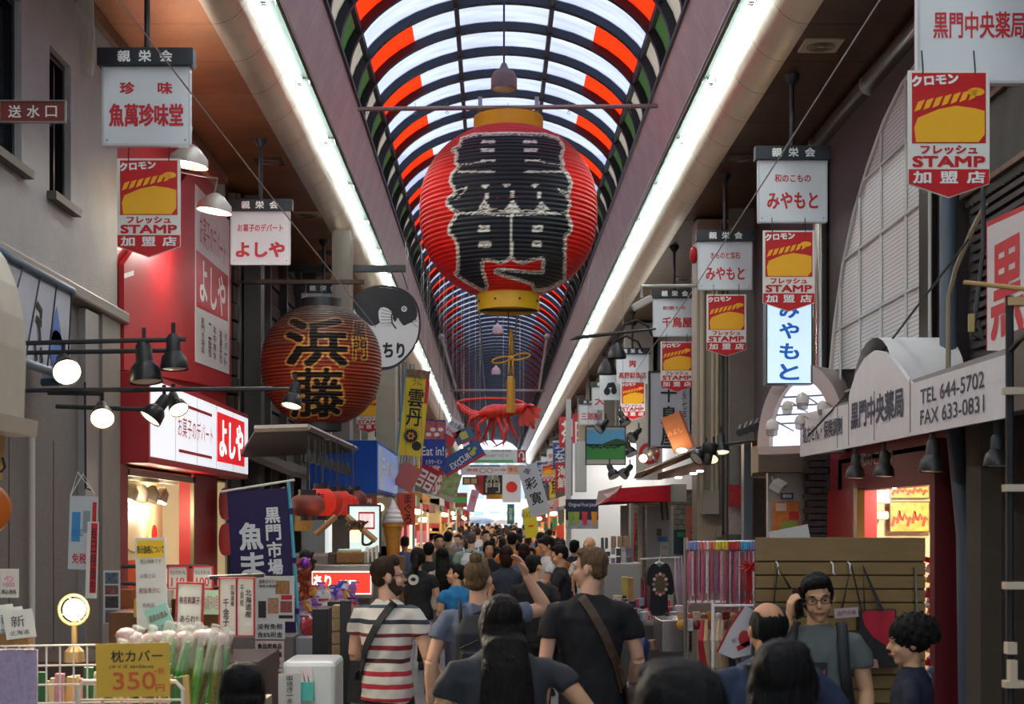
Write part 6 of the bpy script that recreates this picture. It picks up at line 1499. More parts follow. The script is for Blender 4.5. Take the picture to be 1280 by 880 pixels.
card('bag_film', 'clear plastic film edge of the towel bags', 'film', 855, 690, 946, 757, 9.42, M('d8b8c4', .15, alpha=.07, spec=.8), th=.002)
for i in range(3):
    m = MB(); m.tube([at(844 + i * 4, 694, 10.0), at(845 + i * 4, 730, 10.0), at(848 + i * 3, 756, 10.0)], [.012, .04, .02], 7, flat=.4); o = m.build('plastic_garment_bag', M('c8b8c4', .25, alpha=.7)); tag(o, 'clear garment bag hanging at the left end of the towel rack', 'bag', 'clear garment bags')
t = T('red_ribbon_bow', 'red ribbon streamers hanging at the right end of the towel rack', 'decoration', at(940, 790, 9.3)); m = MB()
for i in range(12):
    a = 2 * pi * i / 12; m.tube([at(938, 708, 9.3), at(938 + 15 * cos(a), 708 - 9 * sin(a), 9.3 - .03 * (i % 3))], [.012, .003], 5)
for i in range(5): m.tube([at(938 - i, 712, 9.3), at(940 - i * 2, 735, 9.28), at(935 + i * 3 - 4, 758 - i * 2, 9.3)], .011, 5, flat=.3)
m.build('streamers', M('c81c1c', .5), t)
m = MB(); m.cb(at(902, 762, 10.3), sz(90, 10.3), .3, sz(20, 10.3)); tag(m.build('grey_box', M('8c8478', .6)), 'grey box under the bagged towels', 'box')
# lower goods: figurines, fabric bags
for i in range(22):
    c_ = at(852 + (i % 11) * 9.2, 772 + (i // 11) * 9, 9.9 - (i // 11) * .2); m = MB()
    if i % 2: m.ball(c_, (.035, .03, .035), 10, 8)
    else: m.cb(c_, .05, .04, .08)
    o = m.build('figurine', M(['c8a080', 'b84a30', 'd8c8b0', '9a5a3a', 'e0a030', 'd8d4cc', '8a3028'][i % 7], .4, noise=.3, scale=40)); tag(o, 'small ceramic figurine below the towel rack', 'figurine', 'figurines below the towel rack')
t = T('steel_display_case', 'mirror steel display case beside the tall man in black', 'case', at(838, 812, 10.0)); m = MB(); m.cb(at(838, 792, 10.2), sz(34, 10), .5, sz(40, 10)); m.build('case', M('8a8a88', .25, .8), t, bevel=.008)
for i, (x, c_) in enumerate(((883, 'c8a878'), (893, 'd8c098'), (903, 'b89a80'), (878, 'b82030'), (912, '2c2c40'), (898, 'd0b890'))):
    m = MB(); m.tube([at(x, 776, 8.9), at(x - 2, 800, 8.85), at(x + 3, 830, 8.9), at(x + 2, 840, 8.9)], [.015, .035, .055, .03], 9, flat=.6); o = m.build('cloth_bag', M(c_, .7, noise=.15)); tag(o, '%s cloth bag hanging before the balding man' % ('tan', 'pale cream', 'dusky beige', 'red white-dotted', 'navy patterned', 'sand coloured')[i], 'bag', 'hanging cloth bags')
t = T('white_towel', 'white cloth with red print draped at an angle beside the balding man', 'towel', at(915, 822, 8.6)); m = MB(); Fw = Fr(at(915, 790, 8.6)); k1 = 8.6 / FP
tw = lambda l: [((x - 915) * k1, (790 - y) * k1) for x, y in l]
m.prism(tw([(930,757),(942,762),(938,818),(916,823),(896,815),(912,785)]), Fw, -.01, .01); m.build('cloth', M('d4d0d0', .7), t); m = MB(); m.prism(ell(*tw([(930, 798)])[0], .035, .05, 12), Fw, .01, .013); m.prism(tw([(920,808),(936,800),(938,806),(922,814)]), Fw, .01, .013); m.build('red_print', M('b82c34', .6), t); m = MB()
strip(m, tw([(929, 758), (911, 785), (896, 815)]), .012, Fw, .012); m.build('red_edge', M('b82030', .6), t); text('祝い', tilt(Fw, .5), -.0, -.05, .06, .03, INKB, t, .012)
m = MB(); m.tube([at(890, 757, 8.8), at(942, 757, 8.8)], .008, 6); m.tube([at(891, 754, 8.8), (at(891, 0, 8.8).x, 8.8, 0)], .010, 8); tag(m.build('low_rail', WHITE), 'low white rail carrying the cloth bags', 'rail')
m = MB(); m.ball(at(789, 795, 9.9), (.05, .05, .06), 14, 10); tag(m.build('round_doll', M('c8b8a0', .5, noise=.4, scale=40), smooth=True), 'round cream doll under the souvenir table edge', 'toy')
m = MB(); m.tube([at(803, 790, 9.8), at(802, 805, 9.75), at(800, 822, 9.8)], [.012, .06, .07], 12); tag(m.build('blue_pouch', M('1c3068', .5, noise=.4, scale=30), smooth=True), 'dark blue drawstring pouch hanging from the souvenir table', 'bag')
m = MB(); m.tube([at(814, 800, 9.8), at(815, 812, 9.8)], [.03, .04], 10); tag(m.build('brown_pouch', M('7a5a3c', .5, noise=.5, scale=30)), 'small brown beaded pouch beside the blue pouch', 'bag')
# slatted display board: every slat its own piece
t = T('slatted_board', 'large wooden slatted display board on the right carrying hooked bags', 'board', at(1050, 880, 8.3)); Fs = Fr(at(945, 672, 8.35), (.995, -.03, 0)); k1 = 8.35 / FP; Wb = 210 * k1
SW = M('846838', .5, noise=.12, scale=5, sx=(1, 1, 5))
ys = [0, 31, 48, 65, 82, 100, 118, 136, 154, 172, 190, 208, 226]
for a, b in zip(ys, ys[1:]):
    m = MB(); m.slab(Fs, 0, Wb, -b * k1 + .008, -a * k1, -.03, 0); m.build('slat', SW, t, bevel=.003)
m = MB(); m.slab(Fs, 0, Wb, -1.3, 0, -.05, -.03); m.build('backing', M('4a3a20', .7), t)
m = MB(); m.tube([Fs(195 * k1, -38 * k1, .05), Fs(197 * k1, -110 * k1, .05)], .006, 6)
for y in (38, 62, 78, 108): m.tube([Fs(195 * k1, -y * k1, 0), Fs(195 * k1, -y * k1, .06)], .005, 5)
m.build('wire_rack', STEEL, t)
m = MB()
for x in (25, 93, 114): m.tube([Fs(x * k1, -30 * k1, 0), Fs(x * k1, -33 * k1, .06), Fs(x * k1, -44 * k1, .07), Fs((x + 3) * k1, -46 * k1, .05)], .005, 5)
m.split('hook', WHITE, t)
# bags on the board
t = T('black_red_tote', 'black tote bag with red panel and long black handles on the slatted board', 'bag', Fs(115 * k1, -165 * k1, .1)); q = lambda x, y: ((x - 945) * k1, (672 - y) * k1)
m = MB(); m.prism([q(1068, 762), q(1114, 760), q(1116, 832), q(1050, 832), q(1048, 790), q(1068, 788)], Fs, .03, .10); m.build('body', M('1c1a1c', .6), t, bevel=.006)
m = MB(); m.prism([q(1071, 762), q(1112, 761), q(1113, 790), q(1113, 808), q(1100, 804), q(1085, 794), q(1075, 780)], Fs, .10, .103); m.build('red_panel', M('b81830', .6), t)
m = MB(); m.prism(ell(*q(1066, 805), .045, .05, 16), Fs, .10, .104); m.prism(smooth_poly([q(1056, 812), q(1072, 804), q(1082, 818), q(1074, 830), q(1056, 830)], 1), Fs, .10, .103); m.build('cream_print', M('c8b898', .6), t)
m = MB(); m.prism([q(1070, 832), q(1072, 818), q(1090, 822), q(1092, 832)], Fs, .103, .105); m.build('pink_print', M('b88a88', .6), t)
m = MB(); m.tube([Fs(*q(1072, 764), .1), Fs(*q(1060, 706), .07), Fs(*q(1046, 764), .1)], .014, 6, flat=.4); m.tube([Fs(*q(1074, 762), .12), Fs(*q(1074, 708), .08), Fs(*q(1095, 762), .12)], .014, 6, flat=.4); m.build('handle', M('1c1a1c', .6), t)
card('bag_tag', 'white price tag hanging on the black and red tote', 'tag', 1043, 760, 1073, 772, 8.1, M('b0a8a8', .5), [('黒門市場', .5, .5, .8, .5, M('a85a5a', .5))], rot=.08)
t = T('grey_tote', 'small dark tote with pale panel hanging at the left of the slatted board', 'bag', Fs(30 * k1, -125 * k1, .1)); m = MB(); m.prism([q(962, 758), q(982, 757), q(984, 790), q(960, 790)], Fs, .03, .09); m.build('body', M('4a4a50', .6), t); m = MB(); m.tube([Fs(*q(964, 758), .08), Fs(*q(970, 708), .06), Fs(*q(985, 735), .08)], .012, 6, flat=.4); m.build('handle', M('1c1a1c', .6), t)

# overhead wires crossing the lane
for i, (a, b, l) in enumerate(((((0, 0), 0), ((0, 0), 0), ''),)): pass
for a, b, Ya, Yb, l in ((( 150, 0), (700, 700), 9, 26, 'x'),): pass
rod('overhead_wire', 'thin steel wire slanting down from the top left past the nearest sign', [at(149, 0, 9.0), at(325, 228, 12.0), at(430, 360, 17.5), at(470, 410, 22.4)], .006, M('9a8a80', .5), 'wire', 5)
rod('overhead_wire', 'thin steel wire slanting from top centre-right down to the left of the signs', [at(1100, 0, 8.5), at(958, 222, 11.5), at(860, 372, 16.5), at(790, 470, 28)], .006, M('9a9690', .5), 'wire', 5)
rod('overhead_wire', 'dark cable crossing the mesh screen down to the arched window', [at(1210, 300, 9.4), at(1080, 470, 11.8), at(1010, 545, 13.2)], .009, DARK, 'wire', 5)


# ================================================================ banners and signs over the lane
t, Fq, W, H = card('urchin_banner', 'long yellow banner with black brush characters and a drawn sea urchin', 'banner', 503, 462, 533, 570, 24, M('e0c41c', .5), rot=-.10, th=.01, parts=[(0, 0, 1, .1, M('8a6a4a', .6, noise=.9, scale=14), 'patterned_top'), (.85, .1, 1, .38, INKR, 'red_strip')])
text('うに', Fq, .0, H * .36, .16, .12, INKB, t, .006); text('雲', Fq, 0, H * .17, .26, .30, INKB, t, .006, bold=.04); text('丹', Fq, 0, -H * .05, .26, .30, INKB, t, .006, bold=.04)
m = MB()
for i in range(20): a = 2 * pi * i / 20; strip(m, [(-.02 + .06 * cos(a), -H * .27 + .06 * sin(a)), (-.02 + .15 * cos(a), -H * .27 + .15 * sin(a))], [.03, .004], Fq, .005)
m.prism(ell(-.02, -H * .27, .11, .11, 16), Fq, .004, .006); m.prism(ell(.09, -H * .38, .08, .08, 14), Fq, .004, .006); m.build('urchin_spines', INKB, t); m = MB()
for i in range(6): a = 2 * pi * i / 6; m.prism(ell(-.02 + .045 * cos(a), -H * .27 + .045 * sin(a), .022, .022, 8), Fq, .007, .008)
m.build('orange_flesh', M('d89030', .5), t)
m = MB()
for i in range(14): m.tube([Fq(-W / 2 + W * i / 13, -H / 2, 0), Fq(-W / 2 + W * i / 13 + .03 * (i % 3 - 1), -H / 2 - .14, 0)], .008, 4)
m.build('fringe', M('b8b8a8', .6), t); m = MB(); m.tube([Fq(-W / 2 - .02, H / 2 + .1, 0), Fq(-W / 2 - .02, -H / 2 - .2, 0)], .015, 6); m.build('pole', M('4a98a8', .4), t)
rod('banner_pole', 'white pole below the yellow urchin banner', [at(517, 570, 24), (at(517, 0, 24).x, 24, 0)], .02, M('c8c4bc', .4), 'pole')
t, Fq, W, H = card('eat_in_banner', 'blue banner with sushi photo and white words about eating in', 'banner', 528, 525, 557, 582, 26, M('1c3890', .5), [('Eat in!', .45, .68, .95, .2, WHITE, 0, .05), ('とろサーモン', .5, .92, .7, .1, WHITE)], parts=[(.04, .03, .96, .42, M('b85a58', .5, noise=.7, scale=9), 'photo')])
m = MB()
for x, y in ((-.1, .15), (.05, .15), (.12, .24), (-.02, .24)): m.prism(ell(x, y, .05, .035, 12), Fq, .003, .006)
m.build('white_plates', M('e0d8d8', .5), t)
t, Fq, W, H = card('hot_banner', 'red banner with four white framed food squares', 'banner', 523, 575, 548, 612, 27, M('b81c24', .5), [('Hot', .6, .12, .5, .2, WHITE, 0, .1)], rot=-.5)
for x in (-.09, .09):
    for y in (-.02, -.2): m = MB(); m.slab(Fq, x - .075, x + .075, y - .075, y + .075, .0, .004); b = m.build('food_square', WHITE, t); m = MB(); m.prism(ell(x, y, .05, .03, 10), Fq, .004, .006); m.build('dish', M('a83030', .5), b)
card('free_banner', 'white and red slanted banner with Taxfree lettering', 'banner', 556, 524, 574, 556, 28, M('c8c8cc', .5), [('お土産', .5, .2, .8, .2, INKB), ('Free', .5, .5, .8, .2, INKR, 0, .05)], rot=-.5, parts=[(0, .66, 1, 1, M('c0202c', .5), 'red_field')])
t, Fq, W, H = card('exchange_banner', 'blue banner with upside-down white letters and yellow squares, red edge', 'banner', 549, 562, 606, 584, 26.5, M('28508c', .5), [('EXC', .32, .62, .26, .36, WHITE, 0, .04), ('CUR', .56, .55, .26, .36, WHITE, 0, .04)], rot=.52, parts=[(0, .84, 1, 1, M('b82030', .5), 'red_edge')])
m = MB()
for x, y, s_ in ((.22, .02, .06), (.29, .07, .04), (.2, .12, .03)): m.prism(ell(x, y - .03, s_, s_ * .8, 14), Fq, .003, .006)
m.build('yellow_coins', M('b8b83c', .5), t)
card('blue_pennant', 'small blue pennant with yellow drawing above the exchange banner', 'banner', 568, 536, 592, 554, 28, M('30607a', .5), rot=.4, parts=[(.3, .2, .7, .7, M('b8b050', .5), 'yellow_drawing'), (0, .85, 1, 1, M('a82838', .5), 'red_edge')])
card('tuna_banner', 'red orange banner reading maguro in black brush kana', 'banner', 496, 616, 519, 656, 23, M('d8481c', .5), [('まぐろ', .6, .5, .4, .95, INKB, 1, .04)])
card('pink_board', 'faded pink sloping board above the maguro banner', 'sign', 497, 580, 522, 612, 23.5, M('b85c54', .6, noise=.1), rot=-.5)
t, F1, W, H = card('uturn_sign', 'white overhead sign with a red square carrying a white U-turn arrow', 'sign', 576, 562, 658, 579, 40, M('c8d4d8', .4), [('CENTER', .62, .08, .3, .12, INKB), ('前方右折です', .45, .45, .6, .2, M('8a9a9a', .5))], parts=[(.86, .05, .99, .95, M('a01c30', .5), 'red_square'), (.1, .75, .8, .95, M('58a868', .5), 'green_strip')], th=.05)
m = MB(); c0 = ((.925 - .5) * W); strip(m, [(c0 + .06, -.1), (c0 + .06, .06), (c0 + .03, .11), (c0 - .03, .11), (c0 - .06, .06), (c0 - .06, -.02)], .035, F1, .006); m.prism([(c0 + .0, -.06), (c0 + .12, -.06), (c0 + .06, -.14)], F1, .005, .007); m.build('arrow', WHITE, t)
card('no_smoking_sign', 'pale overhead sign with two red ring symbols below the U-turn sign', 'sign', 576, 581, 634, 594, 42, M('c0ccd4', .4), [('〇〇', .55, .55, .3, .5, INKR), ('禁煙', .25, .5, .25, .3, INKR), ('歩行喫煙', .85, .5, .25, .2, INKR)], parts=[(.2, 0, .85, .18, M('5a7a7a', .5), 'grey_strip')])
card('tea_sign', 'beige and orange square overhead sign beside the no-smoking sign', 'sign', 634, 581, 656, 593, 42, M('c8a88c', .5), [('休', .2, .5, .3, .6, INKR), ('CAFE', .68, .5, .55, .4, M('7a4a3a', .5))])
t, Fq, W, H = card('japanese_flag', 'white flag with a red disc hanging over the crowd', 'flag', 628, 593, 651, 628, 32, M('d8d8da', .6)); m = MB(); m.prism(ell(0, .03, .125, .125, 24), Fq, .0, .004); m.build('red_disc', M('d8281c', .5), t)
t, Fq, W, H = card('slanted_white_banner', 'long white slanted banner with black brush characters on the right', 'banner', 655, 580, 680, 645, 24, M('c4c8cc', .5), [('令', .42, .12, .4, .12, INKB), ('彩', .45, .36, .6, .22, INKB), ('寛', .5, .66, .6, .24, INKB)], rot=.28)
card('yellow_banner', 'small yellow banner with lettering under the slanted white banner', 'banner', 655, 636, 672, 672, 33, M('c8c020', .5), [('EAT IN', .5, .2, .9, .2, M('8a6a10', .5)), ('一', .5, .6, .4, .4, INKR)], rot=.1)
card('teal_banner', 'teal banner with white marks beyond the flag', 'banner', 634, 630, 643, 655, 36, M('2a7a74', .5), [('お茶', .5, .5, .5, .7, WHITE, 1)])
card('striped_flag', 'striped red green and brown flag on the left of the far lane', 'flag', 569, 616, 584, 634, 33, M('3a9a4c', .5), parts=[(0, 0, 1, .3, M('8a3a40', .5), 'red_stripe'), (0, .7, 1, 1, M('8a2c34', .5), 'brown_stripe')])
card('pink_pennant', 'pink slanted pennant right of the striped flag', 'banner', 586, 612, 596, 640, 36, M('b890a8', .5), [('市', .5, .4, .5, .3, INKR)], rot=-.25)
card('dark_overhead_sign', 'dark framed overhead sign with two gold squares left of the far lantern', 'sign', 578, 596, 598, 606, 45, M('3a3028', .5), parts=[(.1, .2, .45, .85, M('a8905c', .5), 'gold_square'), (.55, .2, .9, .85, M('a8905c', .5), 'gold_square')])
t = T('far_lantern', 'small-looking distant red lantern with black characters, left of the flag', 'lantern', at(614, 607, 62)); m = MB(); m.lathe([(.35, -.55), (.62, -.4), (.78, 0), (.62, .4), (.35, .55)], at(614, 603, 62), 24); m.build('paper_shade', M('b0202c', .5), t, smooth=True); m = MB(); m.slab(FC(at(616, 603, 61)), -.4, .45, -.5, .5, -.02, .02); m.build('black_characters', INKB, t); text('黒門', FC(at(616, 603, 60.9)), 0, 0, .6, .9, M('b8b8a8', .5), t, .01, vert=1); m = MB(); m.tube([at(622, 618, 62), at(622, 624, 62)], .5, 14); m.build('yellow_ring', M('b89030', .5), t)
card('salad_banner', 'pale green and white drooping banner in the left background', 'banner', 552, 590, 574, 620, 28, M('9aa870', .5, noise=.6, scale=8), rot=-.3)
card('drooping_cloth', 'off-white drooping cloth beneath the pale green banner', 'cloth', 549, 613, 570, 626, 28.5, M('b0a898', .6), rot=-.5)
card('overhead_board', 'white overhead notice board between the pillars of the far right shops', 'sign', 716, 583, 731, 640, 34, M('c0b8c8', .5))
# ================================================================ far stalls on both sides, parasols at the end
fr = random.Random(21)
AWC = ['b03030', '3a6a9a', 'd0c8b8', '2f7a50', 'c88a30', '8a3040', 'd8d8d4', '44506a']
SGN = ['魚', '寿司', 'まぐろ', '果物', '黒門', '肉', '茶', '海鮮', 'うなぎ', '氷']
ROM = ['fish', 'sushi', 'tuna', 'fruit', 'the black gate name', 'meat', 'tea', 'seafood', 'eel', 'ice']
CNM = {'b03030': 'red', '3a6a9a': 'blue', 'd0c8b8': 'cream', '2f7a50': 'green', 'c88a30': 'amber', '8a3040': 'maroon', 'd8d8d4': 'white', '44506a': 'slate'}
i = 0
for side in (-1, 1):
    y = 25.0 if side < 0 else 31.0
    while y < 104:
        L = fr.uniform(3.4, 4.6); i += 1; xi = side * (1.75 + fr.uniform(-.15, .25)) + .1; xo = side * 2.95
        c_ = AWC[i % 8]; sd = 'left' if side < 0 else 'right'
        t = T('market_stall', '%s awning market stall far down the %s side' % (CNM[c_], sd), 'stall', ((xi + xo) / 2, y + L / 2, 0), 'far %s stalls with %s awnings' % (sd, CNM[c_]))
        zt = fr.uniform(2.5, 2.85)
        m = MB(); m.hexa([(min(xi, xo), y, zt - .3 if side > 0 else zt), (max(xi, xo), y, zt if side > 0 else zt - .3), (max(xi, xo), y + L - .2, zt if side > 0 else zt - .3), (min(xi, xo), y + L - .2, zt - .3 if side > 0 else zt),
                          (min(xi, xo), y, zt - .05 if side > 0 else zt + .25), (max(xi, xo), y, zt + .25 if side > 0 else zt - .05), (max(xi, xo), y + L - .2, zt + .25 if side > 0 else zt - .05), (min(xi, xo), y + L - .2, zt - .05 if side > 0 else zt + .25)]); m.build('awning', M(c_, .6), t)
        m = MB(); m.box(xi, xo, y + .2, y + L - .3, 0, .95); m.build('counter', M(fr.choice(['b8b4ac', '8a6a4a', '6a6c70', 'c8a888']), .6), t)
        m = MB(); m.box(side * 2.88, side * 2.94, y, y + L - .2, .95, 2.6); m.build('glowing_back_wall', M(fr.choice(['e8d8b0', 'd8e0e0', 'e0c088', 'c8a070']), .6, emit=.35), t)  # lamp light on the back wall is put into its material as a faint glow
        m = MB(); m.box(xi, xo, y, y + .06, 1.9, zt - .1) if i % 3 == 0 else m.box(xi, xi + side * .06, y, y + .06, 0, zt - .2); m.build('end_board', M(fr.choice(['9a3030', 'c8b890', '4a4a50', 'd8d4c8']), .6), t)
        for k in range(12):
            m = MB(); cx_ = side * fr.uniform(1.95, 2.7); m.cb((cx_, y + .4 + fr.uniform(0, L - 1), .95 + .09), fr.uniform(.15, .3), fr.uniform(.15, .3), .18); q = m.build('goods_box', M(fr.choice(['c83a30', 'd8a030', '4a8a3a', 'e0d8d0', 'd07a80', '3a5a8a', 'e8c840']), .5), t)
        for k in range(4):
            m = MB(); m.ball((xi + side * .25, y + .5 + k * (L - 1) / 3, zt - .5), .07, 8, 6); q = m.build('bulb', M('fff0d0', .5, emit=7, ecol='ffdca0'), t, smooth=True)
        for k in range(3):
            m = MB(); m.cb((side * fr.uniform(2.0, 3.0), y + .1, fr.uniform(1.3, 1.9)), fr.uniform(.2, .4), .02, fr.uniform(.3, .5)); m.build('hanging_goods', M(fr.choice(['c83a30', 'd8a030', '2a5a9a', 'e0d8d0', 'c86a80', '2a7a5a']), .5), t)
        if i % 2 == 0: point((side * 2.3, y + L / 2, 2.2), 22, (1, .85, .65), .1)
        # upper shop sign facing the lane end-on
        if side > 0 and y < 44: y += L; continue
        s_ = SGN[i % 10]; Yq = y + .3; z = fr.uniform(3.0, 4.6); Xc = side * fr.uniform(2.3, 2.9)
        bc, tc_ = fr.choice([('c8ccd0', 'b02030'), ('b82830', 'e8e8e0'), ('e0c030', '1a1a1a'), ('2a4a8a', 'e8e8e0'), ('d8d0b8', '202020')])
        q = T('projecting_sign', 'upright %s shop sign reading %s projecting far down the %s side' % ({'c8ccd0': 'pale grey', 'b82830': 'red', 'e0c030': 'yellow', '2a4a8a': 'blue', 'd8d0b8': 'cream'}[bc], ROM[SGN.index(s_)], sd), 'sign', (Xc, Yq, z), 'far %s projecting signs, %s %s' % (sd, bc, ROM[SGN.index(s_)])); F = FC((Xc, Yq, z)); m = MB(); m.slab(F, -.28, .28, 0, 1.1, -.1, 0); m.build('board', M(bc, .5), q); text(s_, F, 0, .55, .4, .9, M(tc_, .5), q, .004, vert=1, bold=.04)
        m = MB(); m.box(Xc, side * 3.4, Yq - .06, Yq - .04, z + .9, z + .93); m.build('bracket', DARK, q)
        y += L
# upper-storey facades beyond, one building after another
for side in (-1, 1):
    y = 24.2 if side < 0 else 30.3; k = 0
    while y < 108:
        L = fr.uniform(4, 7); k += 1; c_ = fr.choice(['8a8278', '6a625a', 'a09888', '7a7470', '4e4842', '948a80'])
        t = T('shop_building', 'upper storey of a shop far down the %s side' % ('left' if side < 0 else 'right'), 'building', (side * 3.2, y, 2.9), 'far shop fronts on the %s' % ('left' if side < 0 else 'right'))
        m = MB(); m.box(side * 3.0, side * 3.34, y, y + L, 2.95, 6.15); m.build('wall', M(c_, .7, noise=.15), t)
        m = MB(); m.box(side * 2.98, side * 3.0, y + .8, y + L - .8, 3.7, 5.0); m.build('window', M('2a3038', .2), t)
        m = MB()
        for q in range(4): m.tube([(side * 2.93, y + .3 + q * .12, 3.0), (side * 2.93, y + .3 + q * .12, 6.1)], .03, 6)
        m.split('pipe', M('a8a49c', .5), t)
        m = MB(); m.box(side * 2.75, side * 3.0, y, y + .25, 2.9, 6.1); m.build('pillar', M(fr.choice(['a89c88', '8c8476', '6a645c']), .6), t)
        y += L
for i, (px_, py_, Y, r, c_) in enumerate(((598, 646, 112, 1.5, 'c8d4e0'), (618, 643, 118, 1.6, 'e0e4ea'), (635, 646, 115, 1.4, 'd8e0ec'), (607, 649, 108, 1.1, 'a8c0dc'), (628, 650, 106, 1.0, 'e4e8ec'), (645, 648, 120, 1.4, 'b8ccd8'))):
    p = at(px_, py_, Y); t = T('parasol', 'pale open umbrella held above the crowd at the bright far end', 'umbrella', (p.x, Y, 0), 'pale umbrellas at the far end'); m = MB(); m.lathe([(r, -r * .35), (r * .8, -r * .15), (r * .4, 0), (0, .06)], p, 10, o0=True); m.build('canopy', M(c_, .6), t); m = MB(); m.tube([p, (p.x, Y, 0)], .02, 5); m.build('pole', STEEL, t)

# ================================================================ people
from mathutils import noise as mnoise
def remesh(mb, voxel, smooth=4, wr=0.0, ws=(7, 7, 5), strands=0.0):
    me = bpy.data.meshes.new('tmp'); me.from_pydata([tuple(v) for v in mb.v], [], mb.f); me.update()
    o = bpy.data.objects.new('tmp', me)
    r = o.modifiers.new('r', 'REMESH'); r.mode = 'VOXEL'; r.voxel_size = voxel; r.use_smooth_shade = True
    if smooth:
        s = o.modifiers.new('s', 'SMOOTH'); s.factor = .5; s.iterations = smooth
    out = evald(o)
    bpy.data.objects.remove(o); bpy.data.meshes.remove(me)
    if wr or strands:
        n = len(out.vertices); co = [0.0] * (3 * n); nr = [0.0] * (3 * n)
        out.vertices.foreach_get('co', co); out.vertex_normals.foreach_get('vector', nr); N = mnoise.noise
        for i in range(n):
            x, y, z = co[3 * i:3 * i + 3]; d = 0.0
            if wr: d += wr * N((x * ws[0], y * ws[1], z * ws[2])) + wr * .5 * N((x * 18 + z * 9, y * 18, z * 16 - x * 8))
            if strands: d += strands * (N((x * 60, y * 60, z * 7)) + .6 * N((x * 130, y * 130, z * 20)))
            for j in range(3): co[3 * i + j] += nr[3 * i + j] * d
        out.vertices.foreach_set('co', co); out.update()
    out.polygons.foreach_set('use_smooth', [True] * len(out.polygons))
    return out
def attach(name, me, mats, parent):
    me.name = name
    if not isinstance(mats, (list, tuple)): mats = [mats]
    me.materials.clear()
    for m in mats: me.materials.append(m)
    o = bpy.data.objects.new(name, me); COL.objects.link(o); o.parent = parent
    for i, m in enumerate(mats):
        o.material_slots[i].link = 'OBJECT'; o.material_slots[i].material = m
    return o
def lmesh(mb, smooth=False):
    me = bpy.data.meshes.new('m'); me.from_pydata([tuple(v) for v in mb.v], [], mb.f); me.update()
    if smooth: me.polygons.foreach_set('use_smooth', [True] * len(me.polygons))
    return me
def loft(mb, rings, n=28, e=2.4):     # rings: (z, cx, cy, rx, ry)
    vs = []
    for z, cx, cy, rx, ry in rings:
        for k in range(n):
            q = 2 * pi * k / n; c_, s_ = cos(q), sin(q)
            vs.append((cx + rx * math.copysign(abs(c_) ** (2 / e), c_), cy + ry * math.copysign(abs(s_) ** (2 / e), s_), z))
    L = len(rings); fs = [(i * n + k, i * n + (k + 1) % n, (i + 1) * n + (k + 1) % n, (i + 1) * n + k) for i in range(L - 1) for k in range(n)]
    fs += [tuple(range(n - 1, -1, -1)), tuple((L - 1) * n + k for k in range(n))]
    mb.add(vs, fs)
def hand_mb(mb, W, d, palm, curl=.5, side=1, s=1.0):
    """W wrist, d direction of the fingers, palm = palm normal; four unequal fingers and a thumb from the side of the palm"""
    d = Vector(d).normalized(); n = Vector(palm).normalized(); n = (n - d * n.dot(d)).normalized(); sd = d.cross(n) * side
    W = Vector(W); mb.tube([W - d * .02 * s, W + d * .02 * s, W + d * .055 * s, W + d * .092 * s], [.024 * s, .028 * s, .037 * s, .036 * s], 10, flat=.5, up=n)
    for i, (o_, L, r) in enumerate(((-.030, .060, .0085), (-.010, .074, .0095), (.011, .080, .0098), (.031, .072, .0092))):
        b = W + d * .085 * s + sd * o_ * s; a = curl * .9; p1 = b + (d * cos(a * .5) + n * sin(a * .5)) * L * .45 * s; p2 = p1 + (d * cos(a * 1.3) + n * sin(a * 1.3)) * L * .32 * s; p3 = p2 + (d * cos(a * 2.0) + n * sin(a * 2.0)) * L * .26 * s
        mb.tube([b, p1, p2, p3], [r * 1.05 * s, r * s, r * .92 * s, r * .7 * s], 8)
    b = W + d * .025 * s + sd * .028 * s; p1 = b + (d * .6 + sd * .7 + n * .3).normalized() * .042 * s; p2 = p1 + (d * .85 + sd * .25 + n * .45).normalized() * .034 * s; p3 = p2 + (d * .9 + n * .4).normalized() * .022 * s
    mb.tube([b, p1, p2, p3], [.015 * s, .012 * s, .0105 * s, .008 * s], 8)
SKIN = {'fair': M('d8a88c', .5, noise=.06, scale=10, spec=.35), 'tan': M('c08c68', .5, noise=.06, scale=10, spec=.35), 'asian': M('d0a07c', .5, noise=.06, scale=10, spec=.35)}
def HM(c, r=.6): return M(c, r, noise=.5, scale=70, sx=(1, 1, .12), bump=.9, bscale=170, spec=.22)
HAIRC = {'black': HM('0c0a0a'), 'dark': HM('17110f', .55), 'brown': HM('3a281d'), 'blond': HM('6c553c'), 'auburn': HM('2c1812'), 'grey': HM('5c5a58'), 'none': None}
